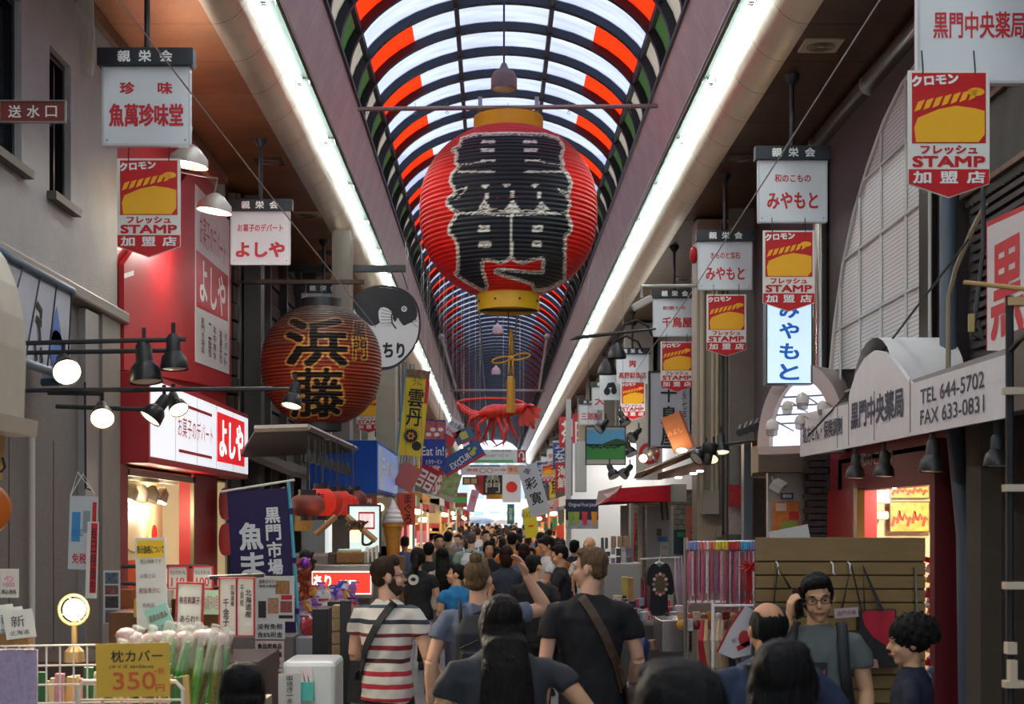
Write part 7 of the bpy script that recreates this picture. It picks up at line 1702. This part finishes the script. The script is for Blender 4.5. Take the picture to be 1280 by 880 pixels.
def person(label, X, Y, H=1.72, rz=0.0, sex='m', skin='asian', hair='short', hairc='black', shirt='202024', pants='22242c', head=(0, 0), arms=None, vox=.014, sleeve=.55, shirtmat=None, group=None, drop=(0, 0), shoes='2a2a2c', stride=.16, wide=1.0, lean=0, facehair=None, glasses=False, name='person', skirt=False, eyes=True):
    t = T(name, label, 'person', (X, Y, 0), group); t.rotation_euler = (0, 0, rz)
    k = H / 1.75; sw = (.185 if sex == 'm' else .158) * k * wide
    S = lambda x, y, z: Vector((x * k, y * k, z * k))
    zs = 1.425; hipw = .085 if sex == 'm' else .09
    nb = S(0, lean - .005, 1.47); hc = S(0, lean + .015 + drop[1], 1.625 - drop[0])
    R = Matrix.Rotation(head[0], 3, 'Z') @ Matrix.Rotation(head[1], 3, 'X')
    if len(head) > 2: R = R @ Matrix.Rotation(head[2], 3, 'Y')
    hk = min(1.0, .5 + .5 * k) if H > 1.3 else .93
    hp = lambda x, y, z: hc + R @ (Vector((x, y, z)) * hk)
    sh = {s: Vector((s * sw, (lean * .9) * k, zs * k)) for s in (-1, 1)}
    A = {-1: (( -.05, -.03, -.29), (-.07, .05, -.53)), 1: ((.05, -.03, -.29), (.07, .05, -.53))}
    if arms: A.update(arms)
    el = {}; hd = {}
    for s in (-1, 1):
        el[s] = sh[s] + Vector(A[s][0]) * k; hd[s] = sh[s] + Vector(A[s][1]) * k
    # ---- body: one continuous skin
    b = MB()
    loft(b, [(.86 * k, 0, 0, .13 * k, .09 * k), (.95 * k, 0, 0, .15 * k, .105 * k), (1.06 * k, 0, .0, .128 * k * wide, .095 * k), (1.2 * k, 0, lean * .5 * k, .125 * k * wide, .09 * k), (1.33 * k, 0, lean * .8 * k, sw * .78, .09 * k), (1.40 * k, 0, lean * k, sw * .70, .065 * k), (1.45 * k, 0, lean * k, .07 * k, .06 * k)], 20)
    b.tube([nb - S(0, 0, .03), nb + S(0, .005, .04), hp(0, -.02, -.06)], [.062 * k, .054 * k if sex == 'm' else .046 * k, .052 * k], 14)
    b.ball(hp(0, -.014, .032), tuple(x * hk for x in (.074, .094, .088)), 20, 14, R); b.ball(hp(0, .022, -.032), tuple(x * hk for x in (.060, .072, .082)), 18, 12, R)
    b.ball(hp(0, .060, -.092), tuple(x * hk for x in (.028, .026, .022)), 12, 8, R); b.tube([hp(0, .088, .012), hp(0, .103, -.012), hp(0, .112, -.032)], [.007, .010, .0145], 8)
    b.ball(hp(0, .082, .022), tuple(x * hk for x in (.05, .018, .012)), 12, 8, R); b.ball(hp(0, .090, -.060), tuple(x * hk for x in (.024, .013, .010)), 12, 8, R)
    for s in (-1, 1):
        b.ball(hp(s * .034, .062, -.034), .028 * hk, 10, 8); b.ball(hp(s * .077, -.008, -.008), tuple(x * hk for x in (.012, .022, .032)), 10, 8, R)
        b.tube([sh[s] * .75 + Vector((0, 0, sh[s].z * .25 - .03 * k)), sh[s] + Vector((-s * .018, 0, -.042 * k)), sh[s].lerp(el[s], .5), el[s]], [.042 * k, .048 * k, .046 * k, .038 * k] if sex == 'm' else [.034 * k, .038 * k, .040 * k, .033 * k], 12)
        fa = [.040 * k, .041 * k, .026 * k] if sex == 'm' else [.034 * k, .034 * k, .022 * k]
        b.tube([el[s], el[s].lerp(hd[s], .3), hd[s]], fa, 12)
        dd = (hd[s] - el[s]).normalized(); pal = A[s][2] if len(A[s]) > 2 else (-s, .2, 0); fd = A[s][3] if len(A[s]) > 3 else dd
        hand_mb(b, hd[s], fd, pal, A[s][4] if len(A[s]) > 4 else .45, side=A[s][5] if len(A[s]) > 5 else s, s=k)
        fy = s * stride
        hipj = S(s * hipw, 0, .90); kn = S(s * (hipw + .01), fy * .55 + .03, .48); an = S(s * (hipw + .01), fy, .08)
        b.tube([hipj, hipj.lerp(kn, .5), kn, kn.lerp(an, .35), an], [.085 * k, .072 * k, .052 * k, .055 * k, .036 * k], 12)
        b.tube([an + S(0, -.05, -.04), an + S(0, .06, -.045), an + S(0, .15, -.06)], [.035 * k, .04 * k, .03 * k], 10)
    attach('body', remesh(b, vox, 4), SKIN[skin], t)
    # ---- shirt
    c = MB(); lo = .86 if sex == 'm' else .90; j = .012
    loft(c, [(lo * k, 0, 0, (.168 * wide) * k, .128 * k), (1.0 * k, 0, 0, (.165 * wide) * k, .125 * k), (1.12 * k, 0, lean * .3 * k, (.150 if sex == 'm' else .135) * wide * k, .115 * k), (1.25 * k, 0, lean * .6 * k, sw * .93, .122 * k), (1.36 * k, 0, lean * .9 * k, sw * .98, .118 * k), (1.415 * k, 0, lean * k, sw * .88, .096 * k), (1.455 * k, 0, lean * k, sw * .62, .080 * k), (1.49 * k, 0, lean * k, .068 * k, .062 * k)], 28)
    for s in (-1, 1):
        e_ = sh[s].lerp(el[s], min(1, sleeve) if sleeve <= 1 else 1); r0 = .068 if sex == 'm' else .056
        pts = [sh[s] * .7 + Vector((0, 0, sh[s].z * .3 - .03 * k)), sh[s] + Vector((-s * .012, 0, -.036 * k)), sh[s].lerp(el[s], min(1, sleeve) * .6), e_]; rr = [r0 * .92 * k, r0 * 1.0 * k, r0 * .98 * k, r0 * .98 * k]
        if sleeve > 1: pts += [el[s].lerp(hd[s], .9)]; rr += [.042 * k]
        c.tube(pts, rr, 14)
    sm = attach('shirt', remesh(c, max(vox, .010), 7, wr=.012), shirtmat or M(shirt, .8, noise=.12, scale=12, bump=.1, bscale=300), t)
    # ---- trousers and shoes
    c = MB()
    loft(c, [(.80 * k, 0, 0, .155 * k, .115 * k), (.9 * k, 0, 0, .162 * k, .12 * k), (1.0 * k, 0, 0, .150 * k, .112 * k)], 24)
    for s in (-1, 1):
        fy = s * stride; hipj = S(s * hipw, 0, .88); kn = S(s * (hipw + .01), fy * .55 + .03, .48); an = S(s * (hipw + .01), fy, .10)
        c.tube([hipj, hipj.lerp(kn, .5), kn, kn.lerp(an, .5), an], [.094 * k, .086 * k, .07 * k, .064 * k, .056 * k], 12)
    if skirt: loft(c, [(.5 * k, 0, 0, .21 * k, .17 * k), (.95 * k, 0, 0, .155 * k, .12 * k)], 24)
    attach('trousers' if not skirt else 'skirt', remesh(c, max(vox, .016), 3, wr=.010), M(pants, .85, noise=.15, scale=15), t)
    for s in (-1, 1):
        c = MB(); an = S(s * (hipw + .01), s * stride, 0); loft(c, [(0, an.x, an.y + .04, .048, .135), (.03, an.x, an.y + .04, .048, .135), (.06, an.x, an.y + .02, .043, .105), (.10, an.x, an.y - .02, .04, .06)], 16); attach('shoe', lmesh(c, True), M(shoes, .6), t)
    # ---- hair
    h = MB(); st = .004
    hm = HAIRC[hairc]
    if hair != 'bald':
        h.ball(hp(0, -.022, .045), tuple(x * hk for x in ((.0785, .092, .085) if hair in ('short', 'crop', 'quiff') else (.082, .094, .086) if hair != 'curly' else (.105, .115, .105))), 26, 18, R)
        if hair in ('short', 'crop', 'quiff'):
            h.ball(hp(0, -.052, -.005), tuple(x * hk for x in (.066, .055, .055)), 18, 12, R)
            for s in (-1, 1): h.ball(hp(s * .065, .002, .028), tuple(x * hk for x in (.011, .034, .035)), 12, 8, R)
            h.ball(hp(0, .035, .095), tuple(x * hk for x in (.058, .045, .028 if hair != 'quiff' else .042)), 14, 10, R)
        if hair == 'shaggy':
            h.ball(hp(0, -.05, -.02), tuple(x * hk for x in (.078, .062, .075)), 18, 12, R); h.ball(hp(0, .045, .085), tuple(x * hk for x in (.068, .045, .035)), 14, 10, R)
            for s in (-1, 1): h.ball(hp(s * .069, -.012, .02), tuple(x * hk for x in (.015, .04, .048)), 12, 8, R)
        if hair == 'curly':
            for i in range(60):
                a = i * 2.4; z = 1 - i / 45; z = max(-.75, z); rr = sqrt(max(0, 1 - z * z)); q = (rr * cos(a) * .10, -.03 + rr * sin(a) * .11 if rr * sin(a) < .45 else -.03 + .05, .035 + z * .10); h.ball(hp(*q), .026 * hk, 8, 6)
        if hair in ('long', 'bob', 'pony'):
            h.ball(hp(0, .03, .09), tuple(x * hk for x in (.066, .05, .035)), 14, 10, R)
            for s in (-1, 1): h.ball(hp(s * .072, .0, .0), tuple(x * hk for x in (.018, .05, .06)), 12, 8, R)
            h.ball(hp(0, -.05, -.02), tuple(x * hk for x in (.074, .058, .075)), 16, 10, R)
        if hair == 'bob': h.tube([hp(0, -.04, 0), hp(0, -.04, -.07), hp(0, -.035, -.13)], [.088, .092, .07], 18, flat=.8)
        if hair == 'long':
            h.tube([hp(0, -.03, .02), hp(0, -.055, -.06), S(0, lean - .085, 1.50), S(0, lean - .12, 1.41), S(.0, -.14, 1.28), S(.01, -.135, 1.17), S(.02, -.125, 1.10)], [.088, .092, .088, .098, .108, .085, .03], 20, flat=.6, up=(0, 1, 0))
        if hair == 'pony':
            z0 = hp(0, -.10, .02); h.tube([hp(0, -.08, .03), z0 + Vector((0, -.03, -.02)), z0 + Vector((0, -.045, -.12)), z0 + Vector((0, -.02, -.22))], [.02, .036, .04, .012], 12)
        attach('hair', remesh(h, min(vox, .009) if vox < .018 else .014, 1, strands=.0045 if hair != 'curly' else .012), hm, t)
    elif hairc != 'none':
        for s in (-1, 1): h.ball(hp(s * .064, -.025, .02), tuple(x * hk for x in (.021, .06, .065)), 14, 10, R)
        h.ball(hp(0, -.066, .01), tuple(x * hk for x in (.072, .048, .082)), 18, 12, R); attach('hair', remesh(h, .008, 1, strands=.004), hm, t)
    # ---- face
    if eyes:
        for s in (-1, 1):
            e = MB(); e.ball(hp(s * .031, .0825, .003), (.0125 * hk, .0105 * hk, .0046 * hk), 12, 8, R); eo = attach('eye', lmesh(e, True), M('a08e84', .4), t)
            e = MB(); e.ball(hp(s * .031, .0905, .003), (.0055 * hk, .004 * hk, .0044 * hk), 8, 6, R); attach('iris', lmesh(e, True), M('2a1c14', .2), eo)
            e = MB(); e.tube([hp(s * .016, .094, .024), hp(s * .032, .094, .029), hp(s * .048, .084, .024)], [.003, .0042, .002], 6); attach('eyebrow', lmesh(e), hm or HAIRC['grey'], t)
        e = MB(); e.tube([hp(-.022, .0965, -.059), hp(0, .104, -.058), hp(.022, .0965, -.059)], [.003, .0062, .003], 8, flat=1); attach('lips', lmesh(e, True), M('a05850' if sex == 'm' else 'b04c4c', .5), t)
    if facehair:
        h = MB(); h.ball(hp(0, .03, -.075), tuple(x * hk for x in (.064, .064, .052)), 18, 12, R)
        for s in (-1, 1): h.ball(hp(s * .052, .015, -.04), tuple(x * hk for x in (.014, .03, .045)), 10, 8, R)
        attach('beard', remesh(h, .008, 1, strands=.005), facehair, t)
    if glasses:
        g = MB()
        for s in (-1, 1):
            pts = [hp(s * .033 + .024 * cos(a), .103, .004 + .017 * sin(a)) for a in [2 * pi * i / 16 for i in range(17)]]; g.tube(pts, .0022, 5); g.tube([hp(s * .056, .100, .01), hp(s * .075, .05, .01), hp(s * .079, -.01, .008)], .0024, 5)
        g.tube([hp(-.01, .105, .008), hp(.01, .105, .008)], .002, 5); attach('glasses', lmesh(g), BLACK, t)
    t['_k'] = k
    return t, sm, dict(k=k, sh=sh, el=el, hd=hd, hp=hp, S=S, R=R)
def strapped(t, sm, pts, w, mat, name='strap', front=False, off=.012):
    """a flat strap laid on the shirt: pts are (x, z) in the body's own frame, seen from the back (or front)"""
    me = sm.data; bv = BVHTree.FromPolygons([v.co for v in me.vertices], [tuple(p.vertices) for p in me.polygons])
    P = []; sg = 1 if front else -1; n = 26; seg_ = []
    for i in range(n + 1):
        u = i / n * (len(pts) - 1); a = min(int(u), len(pts) - 2); f = u - a; x = pts[a][0] * (1 - f) + pts[a + 1][0] * f; z = pts[a][1] * (1 - f) + pts[a + 1][1] * f
        seg_.append((x, z))
    vs = []
    for i, (x, z) in enumerate(seg_):
        a = seg_[max(i - 1, 0)]; c = seg_[min(i + 1, n)]; dx, dz = c[0] - a[0], c[1] - a[1]; L = sqrt(dx * dx + dz * dz) or 1; nx, nz = -dz / L * w / 2, dx / L * w / 2
        for s in (-1, 0, 1):
            hx, hz = x + s * nx, z + s * nz; hit = bv.ray_cast(Vector((hx, sg * 1.0, hz)), Vector((0, -sg, 0)))
            y = hit[0].y if hit[0] else (P[-1] if P else sg * .1); P.append(y); vs.append((hx, y + sg * off, hz))
    m = MB(); m.add(vs, [(3 * i + j, 3 * i + j + 1, 3 * i + j + 4, 3 * i + j + 3) for i in range(n) for j in (0, 1)])
    o = attach(name, lmesh(m), mat, t); md = o.modifiers.new('s', 'SOLIDIFY'); md.thickness = .008; return o
def backpack(t, info, mat, w=.28, h=.42, d=.14, zc=1.22, tilt_=0):
    k = info['k']; m = MB(); loft(m, [((zc - h / 2) * k, 0, -.12 * k - d / 2, w / 2 * .9, d / 2 * .8), ((zc - h * .35) * k, 0, -.13 * k - d / 2, w / 2, d / 2), ((zc + h * .25) * k, 0, -.125 * k - d / 2, w / 2 * .96, d / 2 * .9), ((zc + h * .5) * k, 0, -.11 * k - d / 3, w / 2 * .6, d / 2 * .5)], 20, 4)
    m.slab(Fr((0, (-.13 - d) * k, (zc - .1) * k), (1, 0, 0)), -w * .35, w * .35, -.1, .1, -.05, .035)
    b = attach('backpack', remesh(m, .011, 3), mat, t)
    z = MB(); z.tube([((-w * .38), (-.125 - d) * k, (zc + .02) * k), (0, (-.14 - d) * k, (zc + .07) * k), (w * .38, (-.125 - d) * k, (zc + .02) * k)], .005, 5); z.tube([(0, (-.12) * k, (zc + h * .5) * k), (.03, -.15 * k, (zc + h * .56) * k), (-.03, -.17 * k, (zc + h * .5) * k)], .008, 6); attach('zip', lmesh(z), BLACK, b)
    for s in (-1, 1):
        m = MB(); m.tube([(s * .10 * k, -.14 * k, 1.36 * k), (s * .105 * k, -.12 * k, 1.44 * k), (s * .11 * k, -.02 * k, 1.49 * k), (s * .115 * k, .10 * k, 1.42 * k), (s * .12 * k, .135 * k, 1.28 * k), (s * .15 * k, .10 * k, 1.12 * k), (s * .15 * k, -.06 * k, 1.06 * k)], .022, 8, flat=.5); attach('shoulder_strap', lmesh(m, True), mat, t)
    return b
def striped(bands, base):
    m = bpy.data.materials.new('striped_cotton'); m.use_nodes = True; nt = m.node_tree; b = nt.nodes['Principled BSDF']; b.inputs['Roughness'].default_value = .85
    tc = nt.nodes.new('ShaderNodeTexCoord'); sp = nt.nodes.new('ShaderNodeSeparateXYZ'); nz = nt.nodes.new('ShaderNodeTexNoise'); nz.inputs['Scale'].default_value = 5
    ad = nt.nodes.new('ShaderNodeMath'); ad.operation = 'MULTIPLY_ADD'; ad.inputs[1].default_value = .02; cr = nt.nodes.new('ShaderNodeValToRGB'); cr.color_ramp.interpolation = 'CONSTANT'
    mr = nt.nodes.new('ShaderNodeMapRange'); mr.inputs['From Min'].default_value = .85; mr.inputs['From Max'].default_value = 1.5
    L = nt.links.new; L(tc.outputs['Object'], sp.inputs[0]); L(tc.outputs['Object'], nz.inputs['Vector']); L(nz.outputs['Fac'], ad.inputs[0]); L(sp.outputs['Z'], ad.inputs[2]); L(ad.outputs[0], mr.inputs['Value']); L(mr.outputs[0], cr.inputs['Fac']); L(cr.outputs['Color'], b.inputs['Base Color'])
    e = cr.color_ramp.elements; e[0].position = 0; e[0].color = (*srgb(base), 1); e[1].position = 1; e[1].color = (*srgb(base), 1)
    for z, w_, c in bands:
        q = (z - .85) / .65; a = e.new(q); a.color = (*srgb(c), 1); a = e.new(q + w_ / .65); a.color = (*srgb(base), 1)
    return m
def px_X(px, Y): return (px - CX) * Y / FP

# --- striped T-shirt man
SM = striped([(.885, .022, 'a82c34'), (.965, .03, 'b03038'), (1.045, .03, 'a82c34'), (1.125, .028, '4a2228'), (1.205, .03, '8a2830'), (1.285, .024, '6a2a34'), (1.365, .026, '28323e'), (1.46, .02, '3a4a50')], 'c8c4bc')
t, sm, f = person('bearded man in glasses and a white T-shirt with red and navy stripes, black strap', px_X(484, 9.0), 9.0, 1.77, -.35, 'm', 'fair', 'quiff', 'brown', head=(-1.0, .05), vox=.0065, shirtmat=SM, pants='1c1e24', wide=1.0, facehair=M('3a2618', .7, noise=.4, scale=60), glasses=True,
    arms={1: ((.10, -.02, -.29), (.20, .06, -.53), (-1, 0, 0), (.3, .1, -1), .5), -1: ((-.05, .02, -.29), (.02, .20, -.42))})
strapped(t, sm, [(.085, 1.50), (.02, 1.40), (-.09, 1.2), (-.165, 1.0)], .045, M('1c1c20', .7))
m = MB(); m.cb((.26, .14, .80), .09, .13, .10, rx=.4); m.tube([(.26, .2, .80), (.27, .27, .78)], .035, 12); cmb = attach('camera', lmesh(m), M('161618', .4), t)
m = MB(); m.cb((-.20, .08, .98), .12, .2, .26, ry=.1); attach('shoulder_bag', lmesh(m), M('1c1c20', .7), t)
# --- tall man in black tee with brown strap
t, sm, f = person('tall man in plain black T-shirt with brown leather strap across his back, light brown hair', px_X(738, 8.3), 8.3, 1.85, .05, 'm', 'fair', 'crop', 'blond', head=(1.05, .0), vox=.0065, shirt='0f0f14', pants='16171c', wide=1.08, sleeve=.62,
    arms={1: ((.06, .0, -.29), (.05, .16, -.50)), -1: ((-.05, -.04, -.29), (-.05, .04, -.54))})
strapped(t, sm, [(-.06, 1.56), (-.02, 1.5), (.06, 1.36), (.15, 1.15), (.185, 1.02)], .05, M('4a3426', .55, noise=.2))
m = MB(); m.cb((.25, .02, .92), .10, .30, .26, ry=-.1); attach('leather_bag', remesh(m, .012, 6), M('33221a', .55, noise=.2), t)
# --- foreground woman, long dark hair, charcoal tee
t, sm, f = person('woman in charcoal T-shirt with long dark hair, hand on hip, bottom centre', px_X(628, 5.7), 5.7, 1.76, .12, 'f', 'asian', 'long', 'dark', head=(.05, -.12), vox=.0065, shirt='303236', pants='24262c', wide=1.2, sleeve=.5, drop=(.06, .025),
    arms={1: ((.15, -.05, -.19), (.02, .03, -.33), (0, 1, 0), (-.8, .5, -.3)), -1: ((-.07, .0, -.28), (-.05, .10, -.50))})
# --- backpack man, hand raised to head
t, sm, f = person('man in blue-grey T-shirt with black backpack, top-knot hair, hand raised to his head', px_X(598, 8.6), 8.6, 1.77, 0, 'm', 'fair', 'crop', 'blond', head=(-.3, .15), vox=.0065, shirt='5c6678', pants='30343c',
    arms={1: ((.22, .06, .02), (.10, .03, .22), (-.8, -.4, 0), (-.4, -.1, .9), .5, 1), -1: ((-.09, -.03, -.28), (-.10, .02, -.53))})
backpack(t, f, M('1a1c22', .75, noise=.1)); m = MB(); m.ball(f['hp'](0, -.04, .135), .04, 12, 8); attach('top_knot', remesh(m, .008, 1, strands=.01), HAIRC['blond'], t)
# --- ponytail woman
t, sm, f = person('woman with ponytail in black T-shirt with white round back print and white trousers', px_X(522, 16.5), 16.5, 1.68, -.15, 'f', 'asian', 'pony', 'dark', shirt='0f1014', pants='c8c8cc', vox=.011, wide=1.15, arms={1: ((.07, .0, -.28), (.12, .12, -.50)), -1: ((-.07, -.02, -.28), (-.06, .06, -.5))})
for i in range(2):
    m = MB(); m.prism(ell(-.02, 1.32, .06, .06, 20) if i == 0 else ell(-.02, 1.325, .03, .022, 14), Fr((0, -.135 - .003 * i, 0)), -.03, .01); attach('back_print', lmesh(m), M('c8c8c4', .7) if i == 0 else M('101114', .7), t)
# --- cream top woman
person('woman with long black hair in a cream top and grey trousers, walking left of centre', px_X(553, 18.5), 18.5, 1.64, .1, 'f', 'asian', 'long', 'black', shirt='b8b0a0', pants='5a5c60', vox=.012)
t, sm, f = person('boy in bright blue T-shirt with short black hair, turned to the left', px_X(571, 15.5), 15.5, 1.52, .5, 'm', 'asian', 'short', 'black', shirt='1c78b0', pants='3a3c48', head=(.9, .1), vox=.010, wide=.95, arms={-1: ((-.05, .02, -.26), (.02, .18, -.36))})
person('woman in black beside the cream top woman, seen from behind', px_X(536, 19.5), 19.5, 1.70, 0, 'm', 'asian', 'short', 'black', shirt='14151a', pants='1c1c20', vox=.014)
t, sm, f = person('grey-haired man in pale green shirt with white backpack and black straps', px_X(589, 22.5), 22.5, 1.82, 0, 'm', 'fair', 'crop', 'grey', shirt='8ca08c', pants='4a4c50', vox=.013, wide=1.1); backpack(t, f, M('c8ccd0', .6), w=.34, h=.42)
m = MB(); m.slab(Fr((0, -.31, 1.2)), -.012, .012, -.2, .18, 0, .01); attach('bag_stripe', lmesh(m), BLACK, t)
t, sm, f = person('man in black polo with short black hair, seen from behind right of centre', px_X(667, 14.0), 14.0, 1.66, -.2, 'm', 'asian', 'short', 'black', shirt='121317', pants='1a1b20', head=(-.4, 0), vox=.010, wide=1.08)
person('man in white shirt with dark hair looking down, facing left', px_X(684, 18.5), 18.5, 1.80, 1.9, 'm', 'asian', 'shaggy', 'dark', shirt='d0d2d4', pants='26282e', head=(0, -.35), vox=.011, arms={1: ((.03, .10, -.26), (-.06, .32, -.22)), -1: ((-.03, .10, -.26), (.06, .32, -.22))})
t, sm, f = person('man in dark navy polo holding a phone and facing left', px_X(701, 16.3), 16.3, 1.72, 1.5, 'm', 'asian', 'crop', 'black', shirt='161822', pants='1e2026', head=(0, -.3), vox=.010, wide=1.05, arms={-1: ((-.03, .10, -.26), (.0, .34, -.20)), 1: ((.03, .12, -.26), (-.06, .34, -.24))})
m = MB(); m.cb(f['hd'][-1] + Vector((.02, .10, .03)), .08, .16, .012, rx=-.3); attach('phone', lmesh(m), M('1a1a1e', .2), t)
person('bald man in white T-shirt facing the viewer beside the steel counter', px_X(737, 18.1), 18.1, 1.79, 2.6, 'm', 'asian', 'bald', 'none', shirt='d4d6da', pants='5a5c60', vox=.010, wide=1.1, arms={1: ((.03, .03, -.28), (-.05, .26, -.36)), -1: ((-.08, -.03, -.28), (-.05, .05, -.52))})
# --- foreground heads at the bottom edge
person('black-haired head right at the bottom edge, left, cut by the frame', px_X(303, 5.2), 5.2, 1.475, .1, 'f', 'asian', 'bob', 'black', shirt='3a3434', pants='24262c', vox=.008)
person('very close dark round head at the bottom edge, right of centre', px_X(850, 2.45), 2.45, 1.765, .05, 'm', 'asian', 'shaggy', 'black', shirt='24262a', pants='24262c', vox=.008, head=(0, .1))
person('close woman with straight black hair at the bottom edge before the man in blue', px_X(980, 3.7), 3.7, 1.69, -.15, 'f', 'asian', 'long', 'black', shirt='24262a', pants='24262c', vox=.008, head=(-.2, 0))
# --- balding man in blue denim shirt
t, sm, f = person('balding man in blue denim shirt with a black shoulder strap, seen from behind', px_X(962, 6.3), 6.3, 1.64, .15, 'm', 'tan', 'bald', 'black', shirt='2a3650', pants='2a2c34', vox=.0075, wide=1.18, sleeve=.8, head=(.1, .12), arms={1: ((.16, .02, -.24), (.22, .2, -.36))}, lean=.03)
strapped(t, sm, [(-.10, 1.40), (-.08, 1.3), (-.03, 1.15)], .05, M('1a1c22', .7))
# --- man on the phone
t, sm, f = person('man with glasses in grey T-shirt talking on a phone, facing the viewer', px_X(1022, 7.3), 7.3, 1.73, 2.9, 'm', 'asian', 'shaggy', 'black', shirt='5a605e', pants='2a2c34', head=(.1, -.15, .1), vox=.0065, glasses=True, arms={1: ((.10, .08, -.25), (-.045, .07, .09), (-1, -.35, .1), (-.1, .15, 1), .9, 1), -1: ((-.06, .0, -.28), (-.04, .12, -.5))})
p = f['hp'](.100, .045, -.01); m = MB(); m.cb(p, .012, .075, .15, rx=.3, rz=.5); attach('phone', lmesh(m), M('121214', .25), t)
m = MB(); m.slab(Fr((0, .125, 1.22), (-1, 0, 0)), -.09, .05, -.06, .07, -.03, .006); pr_ = attach('shirt_print', lmesh(m), M('181a1c', .7), t)
m = MB(); text_mb(m, 'RUN', Fr((0, .135, 1.22), (-1, 0, 0)), -.02, 0, .12, .07, 0, bold=.08); attach('print_lettering', lmesh(m), M('b84438', .7), pr_)
for s in (-1, 1):
    m = MB(); m.tube([(s * .11, -.08, 1.47), (s * .12, .02, 1.475), (s * .125, .11, 1.40), (s * .135, .13, 1.25), (s * .16, .08, 1.08)], .028, 8, flat=.45); attach('backpack_strap', lmesh(m, True), M('1e2226', .7), t)
m = MB(); loft(m, [(1.0, 0, -.2, .14, .07), (1.4, 0, -.19, .13, .06)], 16, 4); attach('backpack', lmesh(m, True), M('1e2226', .7), t)
# --- curly haired woman in profile
t, sm, f = person('woman with short curly black hair in a navy top with pale blue shoulder', px_X(1140, 7.0), 7.0, 1.515, 1.25, 'f', 'asian', 'curly', 'black', shirt='161c30', pants='2a2c34', head=(.2, -.08), vox=.007, wide=1.1)
strapped(t, sm, [(.13, 1.22 * .866), (.13, 1.40 * .866), (.06, 1.455 * .866)], .07, M('6c8c9c', .7), 'pale_shoulder_panel', off=.004)

# ---- the crowd: a few figures shared, each copy its own person
protos_ = []
for i, (sex, hair, hc_, H, kw) in enumerate((('m', 'short', 'black', 1.72, {}), ('f', 'long', 'dark', 1.62, {}), ('m', 'crop', 'brown', 1.78, {'skin': 'fair'}), ('f', 'bob', 'auburn', 1.60, {}), ('m', 'shaggy', 'black', 1.70, {}), ('f', 'pony', 'dark', 1.63, {}))):
    t, sm, f = person('x', 0, -30 - i, H, 0, sex, kw.get('skin', 'asian'), hair, hc_, vox=.02, eyes=True, stride=(.1, .18, .14, .08, .2, .12)[i], arms=({1: ((.05, .06, -.28), (.0, .26, -.30))} if i % 2 else None)); protos_.append(t)
SHC = ['14151a', 'c8c8cc', '2c3440', '8a8c90', 'd0ccc4', '20242c', '5a6c88', 'a8483c', '3c4a3c', 'e0e0e0', '1a1a1e', '7c6a5a', 'c87a30', '4a5a78', 'b8a0a8', '101014']
KIND = ['black-haired man', 'long-haired woman', 'brown-haired man', 'auburn bobbed woman', 'shaggy-haired man', 'ponytailed woman']
CN = {'14151a': 'black', 'c8c8cc': 'light grey', '2c3440': 'dark slate', '8a8c90': 'mid grey', 'd0ccc4': 'cream', '20242c': 'charcoal', '5a6c88': 'steel blue', 'a8483c': 'brick red', '3c4a3c': 'olive', 'e0e0e0': 'white', '1a1a1e': 'black', '7c6a5a': 'brown', 'c87a30': 'orange', '4a5a78': 'blue', 'b8a0a8': 'dusky pink', '101014': 'black'}
cr = random.Random(11); placed = []
used_p = [False] * 6; n_ = 0
fixed = [(506, 24, 2), (560, 25, 0), (573, 27, 2), (633, 17.5, 3), (620, 24, 5), (607, 26, 0), (645, 25, 1), (655, 21, 3), (628, 28, 4), (664, 23, 5), (545, 28, 4), (583, 30, 3), (597, 33, 2), (676, 26, 0), (611, 20.5, 5), (640, 21.5, 0), (549, 22.5, 0), (700, 22, 1), (690, 24.5, 2), (718, 23, 4)]
spots = [(px_X(a, y), y, k_) for a, y, k_ in fixed]
y = 27.0
while y < 108 and len(spots) < 150:
    row = [cr.uniform(-1.3, 1.45) for _ in range(3)]
    for x in row:
        if all((x - a) ** 2 + (y + 0 - b) ** 2 > .34 for a, b, _ in spots): spots.append((x, y + cr.uniform(-.3, .3), cr.randrange(6)))
    y += .95 if y < 60 else 1.5
for x, y, k_ in spots:
    c_ = cr.choice(SHC); pm_ = M(cr.choice(['22242c', '3a4254', '5a5a5c', '1a1a1e', '8a8474', '2c3a58']), .85)
    away = cr.random() < .62; ang = cr.uniform(-.35, .35) + (0 if away else pi)
    lab = '%s in %s top %s the camera in the far crowd' % (KIND[k_], CN[c_], 'walking away from' if away else 'coming towards')
    o = protos_[k_]
    if used_p[k_]: o = dup(o, (x, y, 0), ang, label=lab)
    else: used_p[k_] = True; o.location = (x, y, 0); o.rotation_euler = (0, 0, ang); o['label'] = lab
    o['group'] = 'crowd: ' + lab
    s_ = cr.uniform(.95, 1.06); o.scale = (s_, s_, s_)
    for ch in o.children:
        if ch.name.startswith('shirt'): ch.material_slots[0].material = M(c_, .8)
        if ch.name.startswith('trousers'): ch.material_slots[0].material = pm_
for i, u in enumerate(used_p):
    if not u:
        for ch in list(protos_[i].children_recursive) + [protos_[i]]: bpy.data.objects.remove(ch)
bpy.data.scenes.remove(TS)
